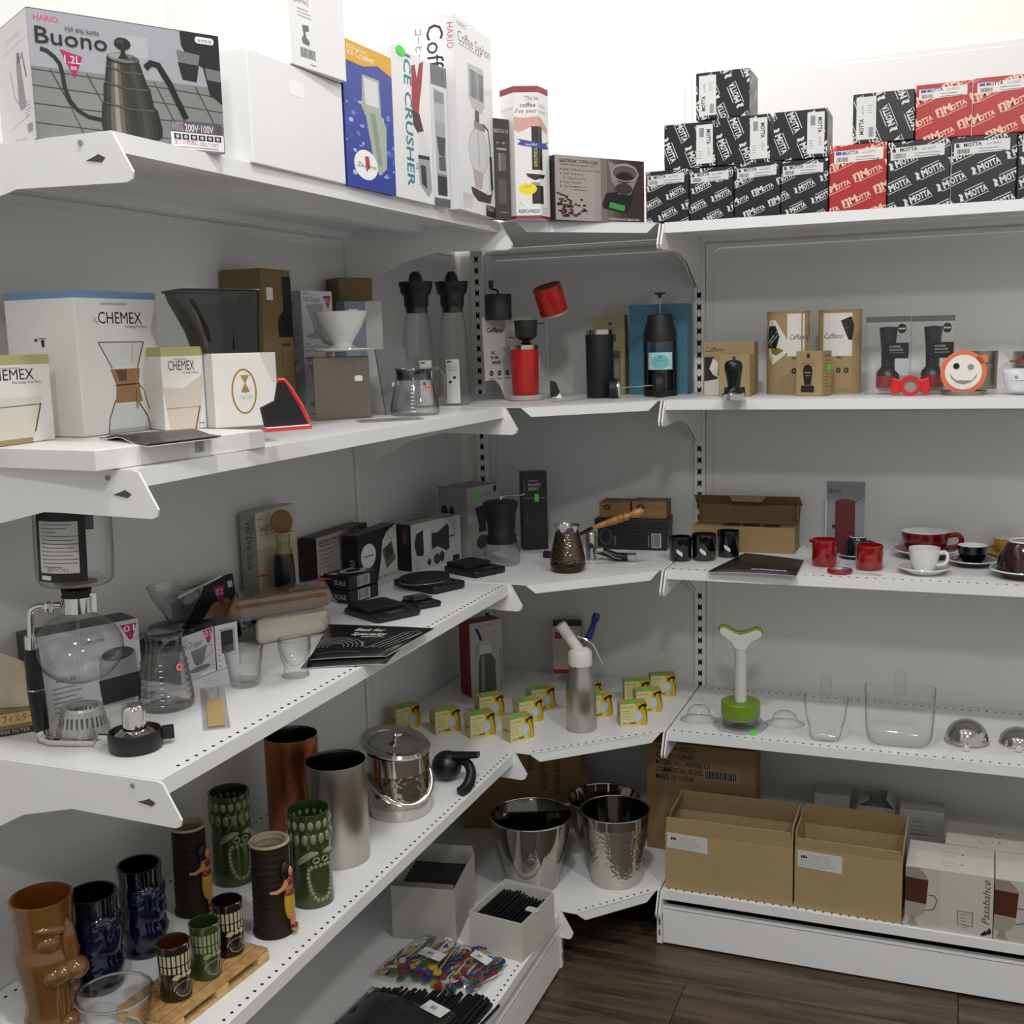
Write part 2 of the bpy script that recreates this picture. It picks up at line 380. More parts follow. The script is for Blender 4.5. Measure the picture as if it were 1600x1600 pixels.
# shelves -------------------------------------------------------------
LIP = .0188
def bracket_pts(D, back=.105):
    return [(.004, -.001), (D-.004, -.001), (D+.003, -.003), (D+.024, -.040), (D+.022, -.047), (D+.016, -.0495), (D-.12, -.046), (.12, -.062), (.035, back*-1), (.004, back*-1)]
M_BRK = mat('white_bracket_enamel', 'e9e8e6', .3)
def holes(b, pts):
    for x, y in pts: b.prism(disc(.0021, 8, x, y), .0002, .0006)
M_HOLE = mat('perforation_dark', '1a1a1a', .8)
def shelf(lv, side, label):
    z = Z[lv]; D = (DL if side == 'l' else DR) if lv < 5 else (D5L if side == 'l' else D5R)
    a0, a1 = (WL, LB) if side == 'l' else (WR, REND)
    name = 'shelf' if lv < 5 else 'base_shelf'
    s = thing(name, label, 'shelf', (0, 0, z)); sw = (lambda a, n: (n, -a)) if side == 'l' else (lambda a, n: (a, -n))
    def bx(b, A0, A1, n0, n1, z0, z1):
        p = [sw(A0, n0), sw(A1, n1)]; b.box(min(p[0][0], p[1][0]), min(p[0][1], p[1][1]), z0, max(p[0][0], p[1][0]), max(p[0][1], p[1][1]), z1)
    b = MB(); bx(b, a0+.004, a1-.004, .004, D, -.0016, 0); b.obj('deck', M_SHELF, s)
    b = MB(); bx(b, a0+.004, a1-.004, D-.0014, D, -LIP, -.0016); bx(b, a0+.004, a1-.004, D-.02, D-.0014, -LIP, -LIP+.0014); b.obj('front_lip', M_SHELF, s)
    b = MB(); bx(b, a0+.004, a0+.0054, .006, D-.0014, -LIP, -.0016); bx(b, a1-.0054, a1-.004, .006, D-.0014, -LIP, -.0016)
    bx(b, a0+.006, a1-.006, D*.45, D*.45+.03, -.012, -.0016); bx(b, a0+.006, a1-.006, .01, .022, -.014, -.0016); b.obj('stiffener', M_SHELF, s)
    if lv >= 3:
        b = MB(); n = int((a1-a0-.03)/.0155)
        holes(b, [sw(a0+.014+k*.0155, D-.009) for k in range(n)]); holes(b, [sw(a0+.014+k*.0155, .02) for k in range(0, n)])
        o = b.obj('perforation', M_HOLE, s); o['kind'] = 'stuff'
    for a in (a0+.0024, a1-.0024):
        pts = bracket_pts(D, .105 if lv < 5 else .06); b = MB()
        if side == 'l': b.prism(pts, -a-.0014, -a+.0014, xf=lambda x, y, z: (x, z, y))
        else: b.prism(pts, a-.0014, a+.0014, xf=lambda x, y, z: (z, -x, y))
        br = b.obj('bracket', M_BRK, s)
        e = -a-.0016 if a == a1-.0024 else None
        if side == 'l' and e:
            b = MB(); b.prism([(D-.03, -.026), (D-.012, -.029), (D-.007, -.025), (D-.015, -.021), (D-.02, -.023)], e-.0004, e, xf=lambda x, y, z: (x, z, y)); b.obj('catch_hole', mat('grey_hole', '4a4a48', .7), br)
            b = MB(); b.prism(disc(.0028, 12, D-.035, -.009), -a+.0031-.006, -a-.0032+.001, xf=lambda x, y, z: (x, z, y)); b.obj('rivet', mat('rivet_grey', '8c8c8a', .5), br)
    if lv == 5:
        b = MB(); bx(b, a0+.004, a1-.004, D-.004, D-.001, .006-z, .078-z); bx(b, a0+.004, a1-.004, D-.02, D-.001, .077-z, .079-z); b.obj('kickboard', M_SHELF, s)
        b = MB(); bx(b, a0-.008, a0+.003, D-.03, D+.001, 0.004-z, .064-z); f = b.obj('foot_post', M_SHELF, s)
        b = MB()
        for k in range(3):
            p = sw(a0-.0025, D+.0013); q = .02+.022*k-z
            if side == 'r': b.box(p[0]-.0012, p[1]-.0004, q, p[0]+.0012, p[1]+.0004, q+.013)
            else: b.box(p[0]-.0004, p[1]-.0012, q, p[0]+.0004, p[1]+.0012, q+.013)
        b.obj('slot', M_DARK, f)
        b = MB(); bx(b, a0+.01, a1-.01, .02, D-.03, .004-z, .006-z); b.obj('plinth_floor', mat('plinth_dark', '1b1a19', .8), s)
    return s
ORD = ['top', 'second', 'third', 'fourth', 'lowest']
for lv in range(1, 6):
    shelf(lv, 'l', 'long white metal shelf on the left wall, %s from the top' % ORD[lv-1] if 1 < lv < 5 else 'long white metal shelf on the left wall, %s one' % ORD[lv-1])
    shelf(lv, 'r', 'white metal shelf on the right wall, %s from the top' % ORD[lv-1] if 1 < lv < 5 else 'white metal shelf on the right wall, %s one' % ORD[lv-1])
def corner(lv):
    z = Z[lv]; dl, dr = (DL, DR) if lv < 5 else (D5L, D5R)
    s = thing('corner_shelf', 'white slant-fronted shelf in the corner, %s%s' % (ORD[lv-1], ' from the top' if 1 < lv < 5 else ' one'), 'shelf', (0, 0, z))
    cl = Vector((dl+.029, -WL+.005)); cr = Vector((WR-.008, -dr-.008))
    pts = [(.004, -.004), (.004, -WL+.006), (dl+.008, -WL+.006), tuple(cl), tuple(cr), (WR-.005, -dr+.004), (WR-.005, -.004)]
    MB().prism(pts, -.0016, 0).obj('deck', M_SHELF, s)
    e = (cr-cl).normalized(); n = Vector((e.y, -e.x)); i = .021
    b = MB(); q = [cl, cr, cr-e*i, cl+e*i]; t = .0014
    vs = [(p.x, p.y, zz) for p, zz in zip(q, (-.0005, -.0005, -LIP, -LIP))]+[(p.x-n.x*t, p.y-n.y*t, zz) for p, zz in zip(q, (-.0005, -.0005, -LIP, -LIP))]
    b.add(vs, [(0, 1, 2, 3), (7, 6, 5, 4), (0, 4, 5, 1), (1, 5, 6, 2), (2, 6, 7, 3), (3, 7, 4, 0)]); b.obj('front_lip', M_SHELF, s)
    if lv >= 4:
        b = MB(); L = (cr-cl).length; k = .012
        pp = []
        while k < L-.01: p = cl+e*k-n*.008; pp.append((p.x, p.y)); k += .0155
        holes(b, pp); o = b.obj('perforation', M_HOLE, s); o['kind'] = 'stuff'
    b = MB(); b.prism(bracket_pts(dl, .105 if lv < 5 else .06), -WL+.0026, -WL+.0054, xf=lambda x, y, z: (x, z, y)); b.obj('bracket', M_BRK, s)
    b = MB(); b.prism(bracket_pts(dr, .105 if lv < 5 else .06), WR-.0054, WR-.0026, xf=lambda x, y, z: (z, -x, y)); b.obj('bracket', M_BRK, s)
for lv in range(1, 6): corner(lv)
# ================================================================== top shelf, left and corner
z1 = Z[1]; z2 = Z[2]; z3 = Z[3]; z4 = Z[4]; z5 = Z[5]
M_FLAP = mat('card_edge_dark', '2a2624', .7)
MAG = 'a3205a'
# --- kettle box
A = on(z1, 58, 215.5); B = on(z1, 352, 241)
h = top(A, 11.5)
kb = carton('kettle_box', 'wide grey box printed with a black gooseneck kettle, leftmost on the top shelf', A, B, h, .115, ink('dedede'))
W_, D_, H_ = DIM[kb.name]; f = Face(W_, H_)
f.R(0, 0, 1, 1, '9fa0a6'); f.R(0, 0, 1, .56, '7c7f7c'); f.R(0, .0, 1, .22, '777a77')
for v, q in ((.535, .50), (.41, .37), (.27, .23), (.12, .10)): f.line([(0, v), (.35, v-.015), (.7, v-.03), (1, v-.055)], .0012, '3c3f3d')
for u in (.09, .27, .62, .85, 1.02): f.line([(u, .55), (u+.08, .30), (u+.16, 0)], .0014, '40433f')
f.R(.46, .90, .60, .73, 'adadb2')                                     # hang flap
f.P([(.78, 1), (1, 1), (1, .42), (.93, .5), (.9, .72), (.83, .76), (.785, .88)], '17181a')     # dark jug behind
for cx, cy in ((.815, .72), (.97, .60)):                             # two glass cups of coffee
    f.P([(cx-.06, cy+.12), (cx+.07, cy+.1), (cx+.045, cy-.11), (cx-.035, cy-.1)], '6f7074'); f.P([(cx-.055, cy+.02), (cx+.062, cy+.01), (cx+.045, cy-.13), (cx-.035, cy-.12)], '1d1a19')
body = [(.325, .10), (.33, .17), (.345, .30), (.35, .33), (.355, .45), (.36, .50), (.372, .63), (.375, .70), (.40, .715), (.50, .70), (.545, .69), (.56, .64), (.575, .52), (.595, .45), (.60, .34), (.635, .27), (.65, .13), (.62, .06), (.55, .03), (.42, .035)]
f.shade([(.70, .38, .545), (.63, .372, .56), (.50, .36, .585), (.48, .352, .597), (.335, .345, .612), (.31, .336, .63), (.16, .327, .65), (.09, .335, .645), (.045, .38, .60)], ['24231f', '33322d', '5a5850', '8a877d', '5c5a52', '3a3933', '2e2d28', '2a2925', '302f2a', '403e38', '34332e', '26251f', '1c1b17'])
for v, a, b_ in ((.335, .35, .61), (.50, .36, .585), (.63, .372, .56)): f.line([(a, v), ((a+b_)/2, v-.035), (b_, v-.03)], .0016, '4e4c46')
f.ell(.463, .705, .086, .042, '2c2b27'); f.ell(.463, .712, .082, .038, '6d6b66'); f.ell(.44, .718, .05, .022, '97958e'); f.ell(.52, .712, .02, .016, '4a4843')
f.P([(.435, .70), (.50, .70), (.478, .74), (.475, .79), (.456, .79), (.453, .74)], '161514'); f.ell(.465, .825, .043, .048, '131312'); f.ell(.455, .84, .02, .014, '3a3a38')
f.line([(.05, .70), (.08, .69), (.115, .65), (.14, .60), (.15, .52), (.155, .42), (.175, .32), (.21, .25), (.26, .205), (.33, .19)], .0042, '1b1b1a')
f.line([(.58, .655), (.61, .70), (.65, .69), (.68, .61), (.705, .55), (.735, .44), (.76, .36), (.785, .27)], .0062, '0d0d0e')
f.text('HARIO', .03, .915, .0055, 'c2375f', width=.0235, bold=.01)
f.text('Buono', .03, .745, .0155, '101012', width=.070, bold=.004)
f.text('V60 drip kettle', .175, .862, .0048, '3a3a40', width=.034)
f.P([(.145, .715), (.255, .675), (.215, .51), (.205, .505)], MAG); f.text('1.2L', .165, .615, .0072, 'f0dfe6', width=.0155)
f.text('珈琲', .192, .565, .003, 'f0dfe6', width=.006)
f.poly(rrect(.865*W_, .92*H_, .97*W_, .975*H_, .0026), 'e8e8ea'); f.text('実用新案', .88, .932, .0026, '222222', width=.0155)
f.R(.70, .145, .99, .255, '5a5660'); f.text('IH対応', .705, .17, .0078, 'c9a7bf', width=.0125); f.text('200V·100V', .775, .165, .0078, 'f1e9f2', width=.032); f.text('対応', .955, .17, .007, '1a1a1c', width=.006)
f.poly(rrect(.695*W_, .015*H_, .995*W_, .155*H_, .001), 'e6e2e6')
for k in range(6): f.R(.712+k*.046, .095, .75+k*.046, .142, '121214'); f.ell(.731+k*.046, .119, .011, .016, 'b9b6bb', 10)
f.text('全ての熱源に', .71, .055, .0048, MAG, width=.0265); f.text('対応しています', .855, .052, .0034, '333333', width=.021); f.R(.72, .028, .96, .036, '8a878a')
f.build('front_print', kb, 'front', DIM[kb.name])
f = Face(D_, H_); f.R(0, 0, 1, 1, 'e3e1e4'); x = .62
f.text('pure bliss', .35, .84, .006, 'b9b7ba', width=.05); f.line([(.2, .77), (1, .80)], .0006, 'b5b3b6')
f.P([(x-.02, .65), (x+.10, .65), (x+.15, .40), (x+.18, .30), (x+.12, .27), (x, .27), (x-.03, .36)], '8f9094'); f.P([(x+.02, .72), (x+.08, .72), (x+.1, .64), (x, .64)], '55565a')
f.line([(x+.12, .66), (x+.17, .70), (x+.20, .60), (x+.24, .50)], .0028, '3b3c40'); f.line([(x-.2, .62), (x-.14, .4), (x-.02, .32)], .0016, '8f9094')
f.line([(.3, .16), (.85, .20)], .0006, '99979a'); f.barcode(.78, .07, .92, .14, '6b6a6e'); f.lines(.75, .30, 5, .02, .003, .0009, 'a5a3a6')
for k in range(5): f.ell(.5+k*.05, .04, .013, .018, 'b0aeb2', 8)
f.ell(.35, .04, .02, .028, '3a3a3e', 10); f.ell(.43, .04, .02, .028, '3a3a3e', 10)
f.build('side_print', kb, 'left', DIM[kb.name])
MB().box(-W_/2, -D_/2, H_-.0004, W_/2, D_/2, H_+.0008).obj('lid', M_FLAP, kb)
# --- plain white cartons
A = on(z1, 396, 254); B = on(z1, 541, 288.5)
wc = carton('white_carton', 'plain glossy white carton beside the kettle box, carrying another carton', A, B, top(A, 73), .15, mat('gloss_white_card', 'ececec', .25))
hC = DIM[wc.name][2]
f = Face(DIM[wc.name][0], hC); f.R(.40, .86, .56, .72, 'f6f6f6', .2); f.build('tape', wc, 'front', DIM[wc.name])
A2 = on(z1+hC, 455, 100); B2 = on(z1+hC, 542, 129)
wc2 = carton('white_carton', 'white carton with a small printed label, standing on top of another carton', A2, B2, .125, .19, mat('gloss_white_card', 'ececec', .25), z=z1+hC+.0005)
f = Face(DIM[wc2.name][0], DIM[wc2.name][2])
f.text('[joefrex]', .10, .60, .006, '77777a', width=.028); f.lines(.15, .54, 3, .028, .004, .001, 'a5a5a8')
f.P([(.22, .40), (.33, .41), (.34, .36), (.27, .34), (.29, .29), (.34, .26), (.33, .22), (.22, .23), (.2, .27), (.24, .31)], '6d6e72'); f.barcode(.17, .10, .43, .19); f.R(.33, .045, .44, .055, '9a9a9e')
f.build('label', wc2, 'front', DIM[wc2.name])
# --- ice crusher box, blue
A = on(z1, 543.5, 289); B = on(z1, 619, 306); h = top(A, 56)
ib = carton('ice_crusher_box', 'blue box with a yellow top band and a pale handheld ice crusher picture', A, B, h, .12, ink('27347f'))
W_, D_, H_ = DIM[ib.name]; f = Face(W_, H_)
f.R(0, 0, 1, 1, '2b3f9c', .3); rng = random.Random(3)
for k in range(60):
    u, v = rng.random(), rng.uniform(.1, .62); f.ell(u, v, rng.uniform(.01, .05), rng.uniform(.006, .02), rng.choice(['6f86cf', '8fa5dc', '4a63b8', 'b3c2e6']), 7)
f.P([(0, 1), (1, 1), (1, .86), (.7, .90), (.4, .855), (0, .86)], 'e0a92b')
f.text('Manual Ice', .1, .945, .006, 'f6e8b8', width=.05); f.text('Ice Crusher', .1, .90, .0095, 'fbf6e4', width=.072)
f.P([(.37, .80), (.72, .80), (.74, .55), (.84, .48), (.82, .18), (.66, .12), (.56, .17), (.42, .52), (.33, .58), (.36, .66)], 'a9b3a6'); f.P([(.40, .78), (.68, .78), (.70, .60), (.42, .60)], 'd8dede'); f.P([(.50, .55), (.62, .55), (.72, .20), (.64, .18)], '8d988b')
f.ell(.38, .17, .24, .105, 'f3f3f1'); f.P([(.36, .23), (.44, .235), (.46, .16), (.38, .12)], 'b2383c'); f.text('Zauberei', .2, .15, .006, '444444', width=.052, shear=.3)
f.build('front_print', ib, 'front', DIM[ib.name])
f = Face(D_, H_); f.R(0, 0, 1, .86, '24307a'); f.R(0, .86, 1, 1, 'd9a22a'); f.text('Manual Ice Crusher', .9, .1, .014, 'e2b447', rot=PI/2, width=.12, bold=.02); f.build('side_print', ib, 'left', DIM[ib.name])
# --- crusher box, white
A = on(z1, 620.5, 306.5); B = on(z1, 678, 320); h = top(B, 98)
cb = carton('ice_crusher_box', 'white glossy box with teal upright lettering and a red glove picture', A, B, h, .125, mat('gloss_white_card', 'ececec', .25))
W_, D_, H_ = DIM[cb.name]; f = Face(W_, H_); f.R(0, 0, 1, 1, 'e9e9ea', .2)
f.text('ICE CRUSHER', .30, .985, .0225, '1b7d8c', rot=-PI/2, width=.185, bold=.02); f.text('Silver', .52, .22, .010, '222222', width=.03, shear=.4)
f.P([(.50, .92), (.60, .94), (.64, .85), (.72, .96), (.84, .99), (.76, .80), (.70, .70), (.66, .60), (.48, .60)], 'a02a3c'); f.P([(.48, .62), (.68, .61), (.78, .50), (.62, .47), (.5, .52)], '471e2a'); f.P([(.62, .48), (.78, .50), (.9, .40), (.9, .30), (.66, .33)], 'd9dadc')
f.P([(.60, .30), (.92, .31), (.96, .10), (.86, .045), (.62, .12)], '9fa2ab'); f.P([(.66, .26), (.8, .26), (.82, .10), (.67, .13)], '31343c'); f.P([(.6, .30), (.92, .31), (.92, .335), (.6, .325)], '15161a')
f.build('front_print', cb, 'front', DIM[cb.name])
# --- cold dripper box, grey
A = on(z1, 679.5, 321); B = Vector((.322, -.752, z1)); h = top(A, 99)
gb = carton('dripper_box', 'narrow grey box picturing a tall cold-brew dripper, left of the tallest box', A, B, h, .10, ink('d7d7d9'))
f = Face(DIM[gb.name][0], DIM[gb.name][2]); f.R(0, 0, 1, 1, 'd9d9db', .3); f.R(0, .86, 1, 1, '77787b'); f.R(.7, .90, .74, .97, '3a3a3c'); f.R(0, 0, 1, .06, '5c5d60')
f.P([(.15, .84), (.8, .82), (.85, .10), (.2, .10)], 'b4b6b8'); f.R(.18, .74, .8, .82, '8d9092'); f.R(.2, .50, .8, .61, 'a5a8aa'); f.P([(.25, .50), (.82, .50), (.72, .36), (.36, .37)], '4c4d4f'); f.R(.36, .26, .78, .36, '5b5d5f'); f.R(.24, .08, .83, .22, '36373a'); f.R(.24, .22, .83, .235, '7e8a6e')
f.build('front_print', gb, 'front', DIM[gb.name])
# --- coffee syphon box
A = on(z1, 717.5, 326); B = on(z1, 774.5, 341.5); h = top(A, 19.5)
sb = carton('syphon_box', 'tallest white box on the top shelf, printed with a glass coffee syphon', A+Vector((0, .002, 0)), B, h, .12, ink('e2e1e3'))
W_, D_, H_ = DIM[sb.name]; f = Face(W_, H_); f.R(0, 0, 1, 1, 'e4e4e6', .3)
f.text('HARIO', .08, .955, .007, '8a3a50', width=.04); f.text('Coffee Syphon', .09, .875, .0165, '55565a', width=.145); f.lines(.1, .86, 1, .11, .004, .002, 'a5a5a8')
f.P([(.32, .79), (.76, .80), (.76, .60), (.66, .55), (.42, .56), (.33, .61)], 'bdbfc1'); f.shade([(.765, .36, .735), (.62, .37, .725)], ['8b8d90', '77797c', '85878a', '9a9c9f', '7d7f82', '6f7174']); f.R(.48, .50, .60, .56, '55575a'); f.R(.45, .46, .75, .50, '8a8c8f')
f.ell(.56, .34, .27, .125, 'cfd1d2'); f.ring(.56, .34, .27, .125, .0012, '9a9c9e'); f.R(.54, .26, .58, .46, 'b5b7b9')
f.line([(.70, .50), (.84, .48), (.88, .40), (.90, .30), (.91, .14), (.86, .10)], .0045, '4d4e50'); f.P([(.86, .34), (.93, .34), (.95, .16), (.88, .15)], '2a2a2c'); f.P([(.38, .24), (.68, .23), (.62, .14), (.44, .14)], 'b9a9a6'); f.P([(.32, .14), (.80, .12), (.90, .13), (.86, .075), (.5, .07), (.36, .10)], '2c2c2e')
f.R(.72, 0, 1, .062, '111113'); f.text('TCA-5', .75, .034, .006, 'e4e4e4', width=.032); f.lines(.10, .09, 9, .05, .0026, .0008, 'aaaaad')
f.build('front_print', sb, 'front', DIM[sb.name])
f = Face(D_, H_); f.R(0, 0, 1, 1, 'dcdbdd'); f.text('HARIO', .90, .955, .011, 'b03a56', rot=-PI/2, width=.038); f.text('Coffee Syphon', .62, .955, .028, '28282b', rot=-PI/2, width=.215); f.text('コーヒーサイフォン', .46, .94, .010, '5a5a5e', rot=-PI/2, width=.11)
f.build('side_print', sb, 'left', DIM[sb.name])
f = Face(D_, H_)
gs = Face(.03, .018); gs.poly(disc(.014, 14, .015, .009, .007), M_GREEN)
o = gs.build('price_sticker', cb, 'front', DIM[cb.name]); o.location = (.012, -.001, DIM[cb.name][2]-.012); o['label'] = 'green price sticker'
# --- dark press box on the corner shelf
A = Vector((.324, -.571, z1)); B = Vector((.342, -.543, z1))
db = carton('press_box', 'slim dark grey box half hidden behind the tallest white box', A, B, top(B, 187), .022, ink('3b3836'))
f = Face(DIM[db.name][0], DIM[db.name][2]); f.R(0, 0, 1, 1, '45413f'); f.text('BARISTA & CO', .04, .86, .0065, 'c9c5bf', width=DIM[db.name][0]*.9); f.R(.2, .75, .3, .77, '9a9691'); f.R(.55, .75, .7, .77, '9a9691'); f.R(.2, .69, .8, .71, 'a8a49e')
f.R(.25, .48, .75, .66, '6a6662'); f.R(.3, .48, .42, .66, '8a8681'); f.R(.25, .15, .75, .40, '5d5955'); f.R(.3, .06, .8, .07, '8f8b86'); f.build('front_print', db, 'front', DIM[db.name])
# --- hexagonal coffee press box
C0 = on(z1, 822.5, 341.5)+Vector((-.011, .031, 0)); hh = top(on(z1, 821, 341.5), 135.5); R6 = .0415; rz6 = face_cam(C0)+math.radians(5)
def hexp(R, a=0): return [(R*math.cos(PI/6+PI/3*k+a+PI/6*0), R*math.sin(PI/6+PI/3*k+a)) for k in range(6)]
hx = MB().prism([(R6*math.cos(PI/3*k), R6*math.sin(PI/3*k)) for k in range(6)], 0, hh).obj('hexagonal_press_box', ink('e6e4e1'), None, C0, rz6, bevel=.0008)
tag(hx, 'white six-sided box printed with a hand pressing a black coffee press', 'box')
ap = R6*math.cos(PI/6); wh = R6
def hexface(f, k, name):
    a = -PI/2+k*PI/3; n = Vector((math.cos(a), math.sin(a), 0)); t = Vector((-n.y, n.x, 0))
    def cv(u, v, e): p = n*(ap+e)+t*(u-wh/2); return (p.x, p.y, v)
    return f.build(name, hx, curve=cv)
f = Face(wh, hh); f.R(0, 0, 1, 1, 'e4e3e1', .3); f.R(0, .955, 1, 1, '8e2f33'); f.R(0, 0, 1, .022, '9a2030')
f.text('“The best', .42, .895, .0075, '2a2a2c', width=.030, shear=.15); f.text('coffee', .25, .845, .0075, '2a2a2c', width=.027, shear=.15, bold=.01); f.text('I’ve ever', .06, .80, .0075, '2a2a2c', width=.037, shear=.15)
f.P([(0, .775), (.35, .765), (1, .775), (1, .70), (.85, .70), (.6, .69), (.4, .67), (.15, .655), (0, .675)], 'cfa092'); f.R(.70, .37, 1, .70, '14130f'); f.text('AEROPRESS', .93, .39, .006, 'cfc27a', rot=PI/2, width=.032)
f.P([(.1, .61), (.35, .60), (1, .575), (1, .535), (.45, .55), (.1, .565), (.25, .59)], '3a3a94'); f.text('Rated Best', .45, .555, .004, 'e2e2f2', width=.02); f.P([(.45, .345), (1, .335), (1, .30), (.8, .29), (.5, .32)], '1c1b18'); f.R(.68, .11, 1, .25, '161613'); f.R(.66, .25, 1, .275, '9a8c6a')
f.ell(.5, .225, .38, .045, 'efd51e'); f.text('Includes', .36, .235, .0035, '8a6f10', width=.012); f.line([(.15, .13), (.28, .10)], .0007, '222222'); f.text('AEROPRESS', .08, .04, .006, '3a3470', width=.037, bold=.02); f.R(.08, .065, .45, .068, '222222')
hexface(f, 0, 'front_print')
f = Face(wh, hh); f.R(0, 0, 1, 1, 'e8e7e5', .3); f.R(0, .955, 1, 1, '8e2f33'); f.R(0, 0, 1, .022, '9a2030'); f.text('maker', .1, .845, .0075, '9a9a9c', width=.024, shear=.15); f.text('owned”', .1, .80, .0075, '8a8a8c', width=.03, shear=.15)
f.P([(0, .775), (.35, .76), (.85, .70), (.8, .655), (.5, .67), (0, .70)], 'cfa092'); f.R(0, .37, .30, .70, '1d1b16'); f.P([(0, .575), (.6, .585), (.95, .61), (.75, .58), (.95, .55), (.5, .535), (0, .535)], '3a3a94'); f.P([(0, .335), (.55, .34), (.4, .31), (0, .30)], '24221e'); f.R(0, .11, .35, .25, '1d1c19'); f.lines(.2, .08, 4, .024, .003, .001, '9a9a9c'); hexface(f, 1, 'side_print')
f = Face(wh, hh); f.R(0, 0, 1, 1, 'dddbd8', .3); f.R(0, .955, 1, 1, '7e2a2e'); f.R(0, 0, 1, .022, '9a2030'); f.text('ess Espresso', .1, .83, .006, '9a9a9c', width=.034, shear=.1); hexface(f, -1, 'side_print')
MB().prism([(R6*1.004*math.cos(PI/3*k), R6*1.004*math.sin(PI/3*k)) for k in range(6)], hh, hh+.0008).obj('lid', ink('8e2f33'), hx)
# --- coffee scale box
A = on(z1, 868.5, 343); B = on(z1, 1006.5, 349.3)
def scale_box(label, A, B, h, d, dark=1, z=None):
    s = carton('scale_box', label, A, B, h, d, ink('2a2321'), z=z); W_, D_, H_ = DIM[s.name]; f = Face(W_, H_)
    n = 14
    for k in range(n):
        t = k/(n-1); q = min(1, max(0, (t-.35)/.5)); c = ['a59c98', '9d9490', '8f8581', '7c716d', '695d59', '574a46', '473934', '3b2c28'][min(7, int(q*7.99))]
        f.R(k/n, 0, (k+1)/n+.002, 1, c)
    f.text('ELECTRONIC COFFEE SCALE', .05, .895, .0052, '221c1a', width=W_*.42, bold=.02); f.text('multifunctional digital scale', .055, .845, .004, '3a302d', width=W_*.38, shear=.2)
    for i, (t, l) in enumerate((('New Coffee/Drip Timer/2.0g', .40), ('Unit and tare', .22), ('0.1-2kg by tenths', .25), ('Timer Function', .2), ('Tare Function', .17))):
        v = .77-i*.066; f.text(t, .085, v, .0042, '4a403c', width=W_*l)
        if i != 2: f.ell(.06, v+.018, .008, .012, '2a2220', 8)
    f.lines(.2, .52, 2, .034, .0055, .001, '4a403c'); rng = random.Random(5)
    for k in range(60):
        u = abs(rng.gauss(.08, .13)); v = abs(rng.gauss(.06, .17))
        if u < .45 and v < .5 and u+v < .55: f.ell(.02+u, .06+v, .020, .017, rng.choice(['2c1c17', '3b2620', '221511', '4a322a']), 8)
    f.P([(.56, .46), (.86, .52), (.88, .43), (.80, .14), (.53, .21), (.51, .27)], '1b191a'); f.P([(.60, .32), (.775, .27), (.765, .18), (.59, .23)], '3f9a4a'); f.P([(.61, .75), (.62, .66), (.70, .45), (.84, .45), (.86, .52), (.94, .78), (.90, .90), (.80, .955), (.66, .92), (.58, .965)], '8d8582'); f.ell(.775, .79, .14, .125, '5f5552'); f.ell(.77, .72, .10, .09, '241916'); f.ell(.76, .54, .10, .09, '3d3330'); f.ring(.775, .79, .15, .135, .0016, 'b5adab')
    f.text('multifunctional digital scale', .58, .035, .0045, 'd5ccc8', width=W_*.36, shear=.2)
    f.build('front_print', s, 'front', DIM[s.name]); return s
scale_box('dark brown coffee scale box with a green display picture, on the corner top shelf', A, B, top(A, 241), .032)
